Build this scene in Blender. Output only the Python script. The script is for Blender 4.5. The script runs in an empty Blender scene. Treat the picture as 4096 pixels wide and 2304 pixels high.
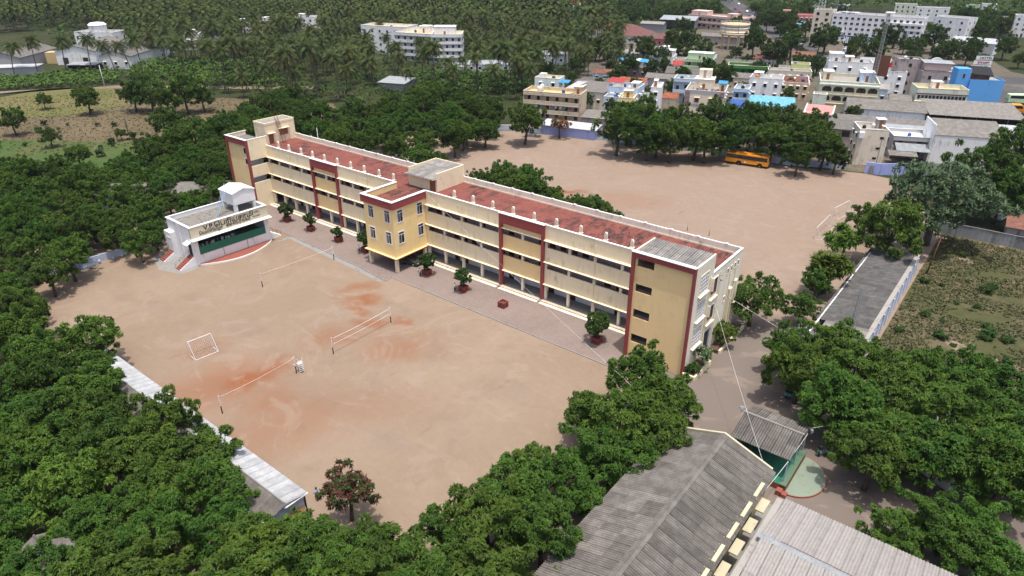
import bpy, math, random
from mathutils import Vector, Matrix
R = math.radians
sc = bpy.context.scene
col = sc.collection

# ------------------------------------------------------------------ camera
cam_d = bpy.data.cameras.new('camera'); cam_d.lens = 24.0; cam_d.sensor_width = 36.0
cam_d.clip_start = 0.5; cam_d.clip_end = 6000
cam = bpy.data.objects.new('camera', cam_d); col.objects.link(cam)
cam.location = (82.99, -80.67, 52.96)
cam.rotation_euler = (R(90) - 0.4753, 0, 0.6661)
sc.camera = cam
# ------------------------------------------------------------------ sky and sun
SUN = Vector((0.156, -0.085, 1.0)).normalized()
world = bpy.data.worlds.new('World'); sc.world = world; world.use_nodes = True
wn = world.node_tree.nodes; wl = world.node_tree.links
sky = wn.new('ShaderNodeTexSky'); sky.sky_type = 'NISHITA'; sky.sun_disc = False
sky.sun_elevation = math.asin(SUN.z); sky.sun_rotation = math.atan2(SUN.x, SUN.y)
sky.air_density = 1.0; sky.dust_density = 5.0; sky.ozone_density = 1.0
wn['Background'].inputs['Strength'].default_value = 0.15
wl.new(sky.outputs['Color'], wn['Background'].inputs['Color'])
sd = bpy.data.lights.new('sun', 'SUN'); sd.energy = 2.7; sd.angle = R(0.6); sd.color = (1.0, 0.955, 0.89)
sun = bpy.data.objects.new('sun', sd); col.objects.link(sun)
sun.rotation_euler = SUN.to_track_quat('Z', 'Y').to_euler(); sun.location = (0, 0, 120)
sc.view_settings.view_transform = 'Standard'; sc.view_settings.look = 'None'
sc.view_settings.exposure = 0.43; sc.view_settings.gamma = 1.0
sc.view_settings.use_curve_mapping = False
sc.render.engine = 'CYCLES'
sc.cycles.max_bounces = 6; sc.cycles.diffuse_bounces = 3; sc.cycles.glossy_bounces = 2
sc.cycles.transmission_bounces = 4; sc.cycles.transparent_max_bounces = 6
sc.cycles.caustics_reflective = False; sc.cycles.caustics_refractive = False
sc.cycles.sample_clamp_indirect = 6.0

# ------------------------------------------------------------------ materials
M = {}
def _mat(name):
    m = bpy.data.materials.new(name); m.use_nodes = True
    nt = m.node_tree; b = nt.nodes['Principled BSDF']
    M[name] = m
    return m, nt, nt.nodes, nt.links, b
def dim(c, k): return tuple(x * k for x in c)
def rgb(c): return (c[0], c[1], c[2], 1.0)
def coords(nt, mode='world'):
    if mode == 'world': return nt.nodes.new('ShaderNodeNewGeometry').outputs['Position']
    return nt.nodes.new('ShaderNodeTexCoord').outputs['Object']
def noise(nt, vec, scale, detail=4, rough=.55, stretch=None):
    if stretch:
        mp = nt.nodes.new('ShaderNodeMapping'); mp.inputs['Scale'].default_value = stretch
        nt.links.new(vec, mp.inputs['Vector']); vec = mp.outputs['Vector']
    n = nt.nodes.new('ShaderNodeTexNoise'); n.inputs['Scale'].default_value = scale
    n.inputs['Detail'].default_value = detail; n.inputs['Roughness'].default_value = rough
    nt.links.new(vec, n.inputs['Vector']); return n.outputs['Fac']
def ramp(nt, f, a, b):
    r = nt.nodes.new('ShaderNodeMapRange'); r.interpolation_type = 'SMOOTHSTEP'
    r.inputs['From Min'].default_value = a; r.inputs['From Max'].default_value = b
    nt.links.new(f, r.inputs['Value']); return r.outputs['Result']
def mix(nt, f, a, b, mode='MIX'):
    m = nt.nodes.new('ShaderNodeMix'); m.data_type = 'RGBA'; m.blend_type = mode
    for s, v in ((m.inputs[0], f), (m.inputs[6], a), (m.inputs[7], b)):
        if isinstance(v, (int, float)): s.default_value = v
        elif isinstance(v, tuple): s.default_value = rgb(v)
        else: nt.links.new(v, s)
    return m.outputs[2]
def math_(nt, op, a, b=None, c=None):
    m = nt.nodes.new('ShaderNodeMath'); m.operation = op
    for s, v in zip(m.inputs, (a, b, c)):
        if v is None: continue
        if isinstance(v, (int, float)): s.default_value = v
        else: nt.links.new(v, s)
    return m.outputs[0]
def bump(nt, b, f, strength=.3, dist=.02):
    n = nt.nodes.new('ShaderNodeBump'); n.inputs['Strength'].default_value = strength
    n.inputs['Distance'].default_value = dist
    nt.links.new(f, n.inputs['Height']); nt.links.new(n.outputs['Normal'], b.inputs['Normal'])
def paint(name, c, dirt=.35, rough=.85, dark=None, streak=True, scale=.5, mode='world', metal=0.0, spec=.3):
    """wall paint or plaster: uneven tone, rain streaks and blotches"""
    m, nt, N, L, b = _mat(name)
    p = coords(nt, mode)
    d = dark or tuple(x * .45 for x in c)
    f1 = noise(nt, p, scale, 5)
    f2 = noise(nt, p, 1.6, 4, .6, (1, 1, .12)) if streak else noise(nt, p, 2.2, 4, .6)
    f = math_(nt, 'MULTIPLY', ramp(nt, f1, .42, .75), ramp(nt, f2, .42, .74))
    f = math_(nt, 'MULTIPLY', f, dirt * 2.2)
    c1 = mix(nt, f, c, d)
    c2 = mix(nt, math_(nt, 'MULTIPLY', ramp(nt, noise(nt, p, 6, 3), .35, .7), dirt * .3), c1, tuple(x * .8 for x in c))
    L.new(c2, b.inputs['Base Color']); b.inputs['Roughness'].default_value = rough
    b.inputs['Metallic'].default_value = metal; b.inputs['Specular IOR Level'].default_value = spec
    bump(nt, b, noise(nt, p, 14, 3), .12, .02)
    return m
# plaster and paint
paint('cream', (.86, .74, .52), .42)
paint('cream_light', (.86, .79, .65), .45)
paint('tan_yellow', (.86, .64, .33), .22)
paint('block_yellow', (.86, .66, .33), .2)
paint('maroon', (.27, .06, .06), .16)
paint('white_wash', (.80, .80, .81), .36)
paint('white_trim', (.80, .79, .76), .25)
paint('pale_blue_wall', (.50, .58, .74), .40)
paint('concrete', (.26, .25, .235), .50, dark=(.10, .10, .09))
paint('concrete_dark', (.17, .165, .155), .50, dark=(.06, .06, .055))
paint('grey_wall', (.42, .41, .41), .25)
paint('green_paint', (.03, .16, .105), .20)
paint('green_floor', (.10, .17, .11), .35)
paint('green_pale', (.22, .27, .21), .35, streak=False)
paint('red_oxide', (.27, .085, .06), .30, streak=False)
paint('planter_red', (.24, .05, .045), .25, mode='object')
paint('planter_blue', (.42, .46, .62), .25, mode='object')
paint('stage_roof', (.22, .205, .18), .95, dark=(.045, .04, .035), streak=False, scale=1.3)
paint('coping_cream', (.52, .475, .34), .5)
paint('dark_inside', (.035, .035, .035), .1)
paint('wood', (.24, .115, .05), .3, mode='object')
paint('dark_wood', (.06, .028, .020), .3, mode='object')
paint('metal_white', (.72, .72, .72), .2, .5, mode='object')
paint('metal_grey', (.25, .26, .27), .3, .5, mode='object')
paint('metal_rust', (.15, .06, .035), .4, .7, mode='object')
paint('metal_blue', (.33, .42, .55), .3, .5, mode='object')
paint('bark', (.085, .065, .048), .5, mode='object')
paint('palm_bark', (.10, .085, .068), .5, mode='object')
paint('soil_dark', (.10, .065, .045), .4, streak=False)
paint('skin', (.22, .11, .06), .1, mode='object')
paint('hair', (.008, .007, .006), .0, mode='object')
paint('black', (.012, .012, .013), .0, .5, mode='object')
paint('teal_cloth', (.10, .36, .34), .1, mode='object')
paint('navy_cloth', (.015, .02, .03), .1, mode='object')
paint('blue_cloth', (.20, .33, .62), .1, mode='object')
paint('white_cloth', (.75, .75, .75), .1, mode='object')
paint('red_cloth', (.45, .03, .03), .1, mode='object')
paint('bus_yellow', (.80, .30, .012), .12, .35, mode='object', spec=.5)
paint('car_white', (.72, .73, .74), .1, .25, mode='object', spec=.5)
paint('car_dark', (.045, .05, .045), .1, .25, mode='object', spec=.5)
paint('tyre', (.018, .018, .018), .1, .8, mode='object')
paint('text_black', (.02, .022, .018), .1)
paint('text_red', (.30, .03, .03), .1)
paint('net_white', (.75, .75, .72), .1, mode='object')
paint('tank_black', (.02, .02, .02), .1, .5, mode='object')
paint('tank_white', (.72, .72, .70), .1, .5, mode='object')
paint('tank_orange', (.60, .20, .03), .1, .5, mode='object')
paint('terrace', (.33, .31, .28), .55, dark=(.16, .15, .14), streak=False)
paint('terrace_yellow', (.62, .46, .23), .35, streak=False)
paint('old_wall', (.42, .36, .35), .75, dark=(.07, .07, .07))
paint('block_wall', (.36, .37, .38), .8, dark=(.05, .055, .06))
HC = dict(h_beige=(.55, .44, .31), h_white=(.72, .73, .75), h_pale=(.62, .70, .68), h_blue=(.48, .58, .76), h_ltblue=(.45, .60, .72),
          h_yellow=(.66, .54, .27), h_cream=(.66, .58, .46), h_green=(.45, .60, .36), h_dkgreen=(.05, .22, .05), h_brown=(.16, .12, .12),
          h_pink=(.55, .42, .38), h_salmon=(.46, .21, .19), h_lemon=(.60, .62, .25), h_brightblue=(.10, .32, .66), h_arch=(.55, .52, .36),
          h_sage=(.58, .60, .50), h_purple=(.16, .085, .12), h_violet=(.30, .36, .66))
for k, v in HC.items(): paint(k, tuple(min(.84, x * 1.18) for x in v), .62 if k not in ('h_brightblue',) else .2)

def simple(name, c, rough=.5, metal=0, spec=.5):
    m, nt, N, L, b = _mat(name); b.inputs['Base Color'].default_value = rgb(c)
    b.inputs['Roughness'].default_value = rough; b.inputs['Metallic'].default_value = metal
    b.inputs['Specular IOR Level'].default_value = spec; return m
simple('glass', (.012, .014, .017), .12, 0, .6)
simple('lamp_lens', (.55, .62, .70), .2)

def corrugated(name, c1, c2, rust=None, mode='world', rough=.8, var=.5):
    """cement or metal roofing: per-sheet tone, long weather streaks"""
    c1, c2 = dim(c1, .74), dim(c2, .74); rust = dim(rust, .74) if rust else None
    m, nt, N, L, b = _mat(name)
    p = coords(nt, mode)
    oi = N.new('ShaderNodeObjectInfo')
    f1 = noise(nt, p, .9, 6, .65)
    f2 = noise(nt, p, 3.5, 5, .7)
    c = mix(nt, ramp(nt, f1, .35, .7), c1, c2)
    c = mix(nt, math_(nt, 'MULTIPLY', ramp(nt, f2, .5, .75), .6), c, tuple(x * .6 for x in c1))
    if rust: c = mix(nt, math_(nt, 'MULTIPLY', ramp(nt, noise(nt, p, .9, 5), .55, .72), .7), c, rust)
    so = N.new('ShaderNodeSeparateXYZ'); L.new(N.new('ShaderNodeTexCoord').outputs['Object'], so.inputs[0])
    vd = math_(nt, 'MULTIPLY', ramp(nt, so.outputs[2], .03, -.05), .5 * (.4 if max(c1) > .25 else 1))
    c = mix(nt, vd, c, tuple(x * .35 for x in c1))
    v = math_(nt, 'MULTIPLY_ADD', oi.outputs['Random'], var, 1 - var / 2)
    hv = N.new('ShaderNodeHueSaturation'); L.new(c, hv.inputs['Color']); L.new(v, hv.inputs['Value'])
    L.new(hv.outputs['Color'], b.inputs['Base Color']); b.inputs['Roughness'].default_value = rough
    b.inputs['Specular IOR Level'].default_value = .25
    bump(nt, b, f2, .2, .02)
    return m
corrugated('asbestos', (.21, .194, .174), (.33, .305, .275), var=.42)
corrugated('asbestos_dark', (.17, .157, .142), (.26, .242, .22), var=.35)
corrugated('asbestos_pale', (.30, .285, .27), (.46, .44, .41), var=.35)
corrugated('sheet_pink', (.42, .395, .37), (.49, .465, .44), rust=(.34, .295, .25), var=.10)
corrugated('asbestos_old', (.115, .112, .107), (.19, .185, .175), var=.35)
corrugated('sheet_white', (.50, .52, .54), (.66, .67, .68), var=.22)
corrugated('sheet_grey', (.33, .36, .38), (.45, .48, .50), var=.2)
corrugated('sheet_blue', (.05, .28, .56), (.12, .42, .70), var=.1)
corrugated('sheet_royal', (.05, .11, .40), (.08, .17, .52), var=.1)
corrugated('sheet_cyan', (.12, .45, .62), (.30, .62, .75), var=.1)
corrugated('sheet_red', (.42, .055, .05), (.52, .11, .09), var=.1)
corrugated('sheet_maroon', (.20, .085, .08), (.27, .13, .12), var=.15)
corrugated('sheet_orange', (.60, .13, .05), (.70, .24, .11), var=.15)
corrugated('sheet_rust', (.20, .085, .06), (.30, .15, .11), var=.2)
corrugated('clay_tile', (.30, .095, .05), (.46, .18, .10), var=.3)
corrugated('old_tile', (.18, .07, .05), (.30, .14, .10), var=.3)

def sand_material():
    m, nt, N, L, b = _mat('sand')
    p = coords(nt)
    sep = N.new('ShaderNodeSeparateXYZ'); L.new(p, sep.inputs[0]); X, Y = sep.outputs[0], sep.outputs[1]
    base = mix(nt, ramp(nt, noise(nt, p, .045, 5), .32, .68), (.33, .25, .185), (.375, .29, .22))
    base = mix(nt, math_(nt, 'MULTIPLY', ramp(nt, noise(nt, p, .16, 6, .62), .5, .72), .5), base, (.275, .205, .155))
    # the rear yard is paler and pinker, the lane on the right is grey grit
    base = mix(nt, math_(nt, 'MULTIPLY', ramp(nt, Y, 14, 34), .75), base, (.37, .285, .23))
    wob = math_(nt, 'MULTIPLY_ADD', noise(nt, p, .12, 4), 12, -6)
    lane = math_(nt, 'MULTIPLY', ramp(nt, math_(nt, 'ADD', X, wob), 48, 55), ramp(nt, math_(nt, 'ADD', Y, wob), 24, 8))
    base = mix(nt, lane, base, (.225, .195, .178))
    # red earth worn open on the courts (x, y, rx, ry, angle, strength)
    spots = [(8, -42.5, 7.5, 3.6, 1.45, 1.0), (6.5, -45.5, 10, 7, 1.3, .55), (14.5, -43.5, 5, 5, 0, .45), (3, -18.5, 4.4, 2.6, .9, .75), (-1, -15.5, 5, 2.2, 1.2, .55), (9.5, -22.5, 3.4, 2.0, .4, .7),
             (13, -19.5, 2.5, 1.2, .3, .6), (8.5, -28, 6, 4, 1.2, .45), (18, -25, 6.0, 4.6, .6, .42), (17.5, -24.0, 9, 5, .6, .25), (-4, -42.5, 4.5, 3, 1.3, .3), (5, -21, 3, 1, .2, .6),
             (-2.0, 45.8, 8, 2.0, .62, .8), (5.5, 44.4, 5, 1.5, .62, .6), (12, 50, 14, 7, .4, .2), (20, -46, 12, 7, 1.2, .35), (24, -38, 12, 5, .8, .2)]
    jit = N.new('ShaderNodeVectorMath'); jit.operation = 'MULTIPLY_ADD'
    nz = N.new('ShaderNodeTexNoise'); nz.inputs['Scale'].default_value = .35; nz.inputs['Detail'].default_value = 6; L.new(p, nz.inputs['Vector'])
    jit.inputs[1].default_value = (5, 5, 0); L.new(nz.outputs['Color'], jit.inputs[0])
    ad = N.new('ShaderNodeVectorMath'); ad.operation = 'ADD'; L.new(p, ad.inputs[0]); ad.inputs[1].default_value = (-2.5, -2.5, 0)
    L.new(ad.outputs[0], jit.inputs[2])
    tot = None
    for (x, y, rx, ry, a, s) in spots:
        mp = N.new('ShaderNodeMapping'); mp.vector_type = 'TEXTURE'
        mp.inputs['Location'].default_value = (x, y, 0); mp.inputs['Rotation'].default_value = (0, 0, a); mp.inputs['Scale'].default_value = (rx, ry, 1000)
        L.new(jit.outputs[0], mp.inputs['Vector'])
        ln = N.new('ShaderNodeVectorMath'); ln.operation = 'LENGTH'; L.new(mp.outputs[0], ln.inputs[0])
        f = math_(nt, 'MULTIPLY', ramp(nt, ln.outputs['Value'], 1.3, .1), min(1, s * 1.2))
        tot = f if tot is None else math_(nt, 'MAXIMUM', tot, f)
    base = mix(nt, math_(nt, 'MULTIPLY', tot, 1.0), base, (.315, .125, .058))
    # grey wash marks
    g = math_(nt, 'MULTIPLY', ramp(nt, noise(nt, p, .1, 5, .6, (1, 1.6, 1)), .56, .72), .35)
    base = mix(nt, g, base, (.265, .23, .205))
    # dark seep line marks and grit
    grit = ramp(nt, noise(nt, p, 3.2, 5, .7), .56, .74)
    base = mix(nt, math_(nt, 'MULTIPLY', grit, .38), base, (.19, .13, .095))
    mot = ramp(nt, noise(nt, p, .9, 9, .75), .40, .64)
    base = mix(nt, math_(nt, 'MULTIPLY', mot, .22), base, (.27, .20, .15))
    sw = N.new('ShaderNodeTexNoise'); sw.inputs['Scale'].default_value = .09; sw.inputs['Detail'].default_value = 7; sw.inputs['Distortion'].default_value = 3.2; sw.inputs['Roughness'].default_value = .62; L.new(p, sw.inputs['Vector'])
    base = mix(nt, math_(nt, 'MULTIPLY', ramp(nt, sw.outputs['Fac'], .53, .63), .30), base, (.42, .345, .285))
    base = mix(nt, math_(nt, 'MULTIPLY', ramp(nt, sw.outputs['Fac'], .45, .36), .16), base, (.255, .195, .155))
    tr = ramp(nt, noise(nt, p, .35, 6, .6, (1.8, .35, 1)), .6, .75)
    base = mix(nt, math_(nt, 'MULTIPLY', tr, .34), base, (.22, .16, .12))
    base = mix(nt, 1.0, base, (.745, .73, .705), 'MULTIPLY')
    L.new(base, b.inputs['Base Color']); b.inputs['Roughness'].default_value = .95; b.inputs['Specular IOR Level'].default_value = .1
    bump(nt, b, noise(nt, p, 2.5, 6, .65), .3, .05)
sand_material()

def ground_mat(name, cols, s1=.05, s2=.4, rough=.95):
    cols = [dim(c, .8) for c in cols]
    m, nt, N, L, b = _mat(name); p = coords(nt)
    c = mix(nt, ramp(nt, noise(nt, p, s1, 6, .6), .38, .62), cols[0], cols[1])
    c = mix(nt, math_(nt, 'MULTIPLY', ramp(nt, noise(nt, p, s2, 6, .65), .47, .66), .75), c, cols[2])
    if len(cols) > 3: c = mix(nt, ramp(nt, noise(nt, p, s2 * .35, 5, .6), .6, .68), c, cols[3])
    L.new(c, b.inputs['Base Color']); b.inputs['Roughness'].default_value = rough; b.inputs['Specular IOR Level'].default_value = .1
    bump(nt, b, noise(nt, p, 1.5, 6, .7), .6, .15)
ground_mat('earth', ((.04, .055, .02), (.065, .065, .03), (.025, .04, .013)))
ground_mat('dry_field', ((.15, .115, .07), (.19, .145, .09), (.105, .10, .045), (.07, .09, .03)), .05, .5)
ground_mat('dry_grass', ((.20, .165, .075), (.155, .155, .055), (.115, .135, .045)))
ground_mat('green_plot', ((.075, .125, .035), (.12, .125, .05), (.055, .10, .025), (.19, .145, .10)))
ground_mat('scrub_earth', ((.09, .092, .04), (.15, .125, .075), (.06, .075, .028), (.30, .225, .165)), .09, .5)
ground_mat('town_earth', ((.15, .13, .105), (.19, .16, .125), (.085, .09, .05)))
ground_mat('asphalt', ((.10, .10, .105), (.125, .125, .13), (.085, .085, .09)))
ground_mat('track_soil', ((.29, .22, .16), (.24, .185, .13), (.20, .15, .10)))

def brickish(name, c1, c2, mortar, sx, sy, stain, stain_lo, bumpd, off=.5, rot=0):
    if name in ('pavers', 'roof_tile'): c1, c2, mortar, stain = [dim(c, .76) for c in (c1, c2, mortar, stain)]
    m, nt, N, L, b = _mat(name); p = coords(nt)
    mp = N.new('ShaderNodeMapping'); mp.inputs['Rotation'].default_value = (0, 0, rot); L.new(p, mp.inputs['Vector'])
    br = N.new('ShaderNodeTexBrick'); br.offset = off; br.inputs['Scale'].default_value = 1.0
    br.inputs['Brick Width'].default_value = sx; br.inputs['Row Height'].default_value = sy
    br.inputs['Mortar Size'].default_value = .02; br.inputs['Color1'].default_value = rgb(c1); br.inputs['Color2'].default_value = rgb(c2)
    br.inputs['Mortar'].default_value = rgb(mortar); L.new(mp.outputs[0], br.inputs['Vector'])
    c = mix(nt, math_(nt, 'MULTIPLY', ramp(nt, noise(nt, p, .12, 4), .35, .7), .5), br.outputs['Color'], tuple(x * 1.25 for x in c1))
    f = math_(nt, 'MULTIPLY', ramp(nt, noise(nt, p, .75, 9, .75, (1, .45, 1)), stain_lo, stain_lo + .18), ramp(nt, noise(nt, p, .13, 4, .6), .36, .60))
    c = mix(nt, math_(nt, 'MULTIPLY', f, .88), c, stain)
    L.new(c, b.inputs['Base Color']); b.inputs['Roughness'].default_value = .9; b.inputs['Specular IOR Level'].default_value = .2
    bump(nt, b, br.outputs['Fac'], -.5, bumpd)
brickish('pavers', (.285, .222, .195), (.335, .27, .238), (.18, .14, .12), .50, .25, (.21, .175, .16), .55, .01)
brickish('roof_tile', (.27, .085, .065), (.34, .125, .095), (.15, .055, .05), .30, .30, (.045, .036, .034), .41, .01, off=0)
brickish('block_work', (.34, .35, .36), (.26, .27, .28), (.17, .17, .17), .60, .30, (.05, .055, .06), .46, .01)
brickish('sheet_cream', (.55, .50, .38), (.57, .52, .40), (.45, .40, .30), 1.2, 6.0, (.33, .24, .15), .60, .005)

def leaf(name, cA, cB, trans=.28, hv=.09, vv=.3):
    m, nt, N, L, b = _mat(name)
    at = N.new('ShaderNodeAttribute'); at.attribute_name = 'tone'
    oi = N.new('ShaderNodeObjectInfo')
    c = mix(nt, at.outputs['Fac'], cA, cB)
    hs = N.new('ShaderNodeHueSaturation'); L.new(c, hs.inputs['Color'])
    L.new(math_(nt, 'MULTIPLY_ADD', oi.outputs['Random'], hv * .35, .5 - hv * .175), hs.inputs['Hue'])
    r2 = math_(nt, 'FRACT', math_(nt, 'MULTIPLY', oi.outputs['Random'], 7.31))
    L.new(math_(nt, 'MULTIPLY_ADD', r2, vv, 1 - vv / 2), hs.inputs['Value'])
    d = N.new('ShaderNodeBsdfDiffuse'); t = N.new('ShaderNodeBsdfTranslucent'); g = N.new('ShaderNodeBsdfGlossy')
    g.inputs['Roughness'].default_value = .5; g.inputs['Color'].default_value = (.6, .6, .6, 1)
    for x in (d, t): L.new(hs.outputs['Color'], x.inputs['Color'])
    m1 = N.new('ShaderNodeMixShader'); m1.inputs[0].default_value = trans; L.new(d.outputs[0], m1.inputs[1]); L.new(t.outputs[0], m1.inputs[2])
    m2 = N.new('ShaderNodeMixShader'); m2.inputs[0].default_value = .02; L.new(m1.outputs[0], m2.inputs[1]); L.new(g.outputs[0], m2.inputs[2])
    L.new(m2.outputs[0], N['Material Output'].inputs['Surface']); N.remove(b)
leaf('leaf_neem', (0.028, 0.072, 0.009), (0.09, 0.162, 0.021))
leaf('leaf_light', (0.045, 0.092, 0.01), (0.125, 0.19, 0.026))
leaf('leaf_dark', (0.022, 0.056, 0.008), (0.068, 0.125, 0.016))
leaf('leaf_grey', (0.062, 0.1, 0.048), (0.125, 0.172, 0.088), vv=.15)
leaf('leaf_shrub', (0.02, 0.05, 0.01), (0.052, 0.1, 0.018))
leaf('leaf_palm', (0.022, 0.044, 0.01), (0.085, 0.112, 0.026))
leaf('leaf_palm_dry', (.16, .115, .045), (.24, .17, .08))
leaf('leaf_banana', (0.032, 0.08, 0.014), (0.095, 0.165, 0.026))
leaf('leaf_far', (0.026, 0.06, 0.012), (0.068, 0.12, 0.022))
leaf('leaf_flame', (.035, .085, .016), (.38, .07, .018), vv=.1)
leaf('leaf_pods', (.035, .075, .016), (.115, .045, .03), vv=.1)
leaf('leaf_variegated', (.05, .12, .03), (.42, .48, .34), vv=.1)
leaf('grass_blade', (0.045, 0.07, 0.022), (0.135, 0.13, 0.058))

# ------------------------------------------------------------------ mesh helpers
class MB:
    def __init__(s): s.v = []; s.f = []; s.m = []; s.t = []
    def add(s, vs, fs, mi=0, tone=None):
        o = len(s.v); s.v += [tuple(v) for v in vs]
        for f in fs: s.f.append(tuple(i + o for i in f)); s.m.append(mi); s.t.append(tone if tone is not None else .5)
    def box(s, x0, x1, y0, y1, z0, z1, mi=0):
        s.add([(x0, y0, z0), (x1, y0, z0), (x1, y1, z0), (x0, y1, z0), (x0, y0, z1), (x1, y0, z1), (x1, y1, z1), (x0, y1, z1)],
              [(3, 2, 1, 0), (4, 5, 6, 7), (0, 1, 5, 4), (1, 2, 6, 5), (2, 3, 7, 6), (3, 0, 4, 7)], mi); return s
    def prism(s, pts, z0, z1, mi=0):
        n = len(pts)
        s.add([(x, y, z0) for x, y in pts] + [(x, y, z1) for x, y in pts],
              [tuple(range(n - 1, -1, -1)), tuple(range(n, 2 * n))] + [(i, (i + 1) % n, n + (i + 1) % n, n + i) for i in range(n)], mi); return s
    def quad(s, a, b, c, d, mi=0, tone=None): s.add([a, b, c, d], [(0, 1, 2, 3)], mi, tone); return s
    def slab(s, pts, th, mi=0):
        """thick sheet through any (planar) polygon of 3-d points, thickened downwards"""
        n = len(pts); q = [(p[0], p[1], p[2] - th) for p in pts]
        s.add(list(pts) + q, [tuple(range(n)), tuple(range(2 * n - 1, n - 1, -1))] + [((i + 1) % n, i, n + i, n + (i + 1) % n) for i in range(n)], mi); return s
    def tube(s, a, b, r, r2=None, n=6, mi=0, cap=True):
        a = Vector(a); b = Vector(b); d = (b - a)
        if d.length < 1e-6: return s
        q = d.to_track_quat('Z', 'Y'); r2 = r if r2 is None else r2
        vs = []
        for p, rr in ((a, r), (b, r2)):
            for i in range(n):
                t = 2 * math.pi * i / n; vs.append(p + q @ Vector((rr * math.cos(t), rr * math.sin(t), 0)))
        fs = [(i, (i + 1) % n, n + (i + 1) % n, n + i) for i in range(n)]
        if cap: fs += [tuple(range(n - 1, -1, -1)), tuple(range(n, 2 * n))]
        s.add(vs, fs, mi); return s
    def path(s, pts, r, n=5, mi=0):
        for i in range(len(pts) - 1): s.tube(pts[i], pts[i + 1], r, None, n, mi)
        return s
    def lathe(s, prof, n=16, mi=0, c=(0, 0, 0)):
        k = len(prof); vs = []
        for r, z in prof:
            for i in range(n):
                t = 2 * math.pi * i / n; vs.append((c[0] + r * math.cos(t), c[1] + r * math.sin(t), c[2] + z))
        fs = [(j * n + i, j * n + (i + 1) % n, (j + 1) * n + (i + 1) % n, (j + 1) * n + i) for j in range(k - 1) for i in range(n)]
        fs += [tuple(range(n - 1, -1, -1)), tuple(range((k - 1) * n, k * n))]
        s.add(vs, fs, mi); return s
    def mesh(s, name, mats, smooth=False, tones=False):
        me = bpy.data.meshes.new(name); me.from_pydata(s.v, [], s.f)
        for m in ([mats] if isinstance(mats, str) else mats): me.materials.append(M[m])
        if max(s.m, default=0): me.polygons.foreach_set('material_index', s.m)
        if smooth: me.polygons.foreach_set('use_smooth', [True] * len(s.f))
        if tones:
            a = me.attributes.new('tone', 'FLOAT', 'FACE'); a.data.foreach_set('value', s.t)
        me.update(); return me
    def build(s, name, mats, parent=None, smooth=False, loc=None, rz=0):
        return obj(name, s.mesh(name, mats, smooth), parent, loc, rz)
def obj(name, me, parent=None, loc=None, rz=0):
    o = bpy.data.objects.new(name, me); col.objects.link(o)
    if parent is not None: o.parent = parent
    if loc is not None: o.location = loc
    if rz: o.rotation_euler.z = rz
    return o
def empty(name, loc=(0, 0, 0), rz=0):
    o = bpy.data.objects.new(name, None); col.objects.link(o); o.location = loc; o.rotation_euler.z = rz
    o.empty_display_size = .3; return o
def tag(o, label, cat, group=None, kind=None):
    o['label'] = label; o['category'] = cat
    if group: o['group'] = group
    if kind: o['kind'] = kind
    return o
def struct(o): o['kind'] = 'structure'; return o
def copy_tree(o, parent=None):
    c = o.copy(); col.objects.link(c); c.parent = parent
    for ch in list(o.children): copy_tree(ch, c)
    return c
def bx(name, mat, parent, x0, x1, y0, y1, z0, z1):
    return MB().box(x0, x1, y0, y1, z0, z1).build(name, mat, parent)
def sheet(name, pts, z, mat, th=.0):
    m = MB(); m.add([(x, y, z) for x, y in pts], [tuple(range(len(pts)))])
    return struct(m.build(name, mat))

# ------------------------------------------------------------------ the ground
m = MB(); m.add([(-2600, -400, -.012), (900, -400, -.012), (1400, 2600, -.012), (-2600, 2600, -.012)], [(0, 1, 2, 3)])
struct(m.build('ground', 'earth'))
sheet('playground', [(-62, -64), (100, -64), (100, -5), (76, 8), (74, 50), (72, 76), (58, 104), (50, 104.5), (33, 99), (10, 97), (-6, 93), (-18, 91), (-31, 87), (-46, 83), (-66, 66), (-66, 12), (-62, 0)], 0, 'sand')
sheet('scrub_lot', [(72.4, 8), (100, -5), (130, 10), (130, 72.8), (72.4, 72.8)], .006, 'scrub_earth')
sheet('dry_field', [(-245, -60), (-186, -8), (-174, 7), (-174.7, 28.6), (-159.7, 55), (-120, 74), (-96, 60), (-100, 28), (-128, 2), (-157, -18), (-190, -50)], .004, 'dry_field')
sheet('grass_field', [(-245, -60), (-225, 4.4), (-228.8, 22), (-209, 38), (-175.2, 29), (-174.4, 7.2), (-186.6, -8)], .008, 'dry_grass')
sheet('dirt_track', [(-245, -8), (-238, 8), (-214.9, 41.4), (-150, 90), (-146, 86), (-209, 38.2), (-229.5, 21), (-236, -4)], .012, 'track_soil')
sheet('green_plot', [(-157, -18), (-128, 2), (-100, 28), (-88, 30), (-86, 0), (-117, -22), (-140, -50), (-190, -50)], .010, 'green_plot')
sheet('town_ground', [(-62, 104), (-46, 84), (-31, 88), (10, 98), (33, 100), (50, 105.5), (62, 108), (110, 150), (110, 262), (64, 300), (30, 395), (-60, 425), (-140, 330), (-110, 240), (-70, 150)], -.004, 'town_earth')
sheet('street', [(19.2, 150), (26, 128), (29, 129), (23.0, 152), (19.8, 178), (12, 212), (2.5, 248), (-2, 247), (6.6, 211), (15.2, 177)], .006, 'asphalt')
sheet('main_road', [(-900, 1900), (-880, 1912), (-181, 598), (-86, 425), (-40, 352), (-15, 296), (16, 262), (72, 288), (110, 300), (110, 284), (66, 266), (14, 240), (-31, 290), (-56, 345), (-97, 410), (-196, 588)], .010, 'asphalt')
sheet('junction_road', [(60, 215), (64, 208), (82, 206), (120, 215), (120, 226), (84, 217), (70, 262), (62, 258)], .016, 'asphalt')

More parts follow.
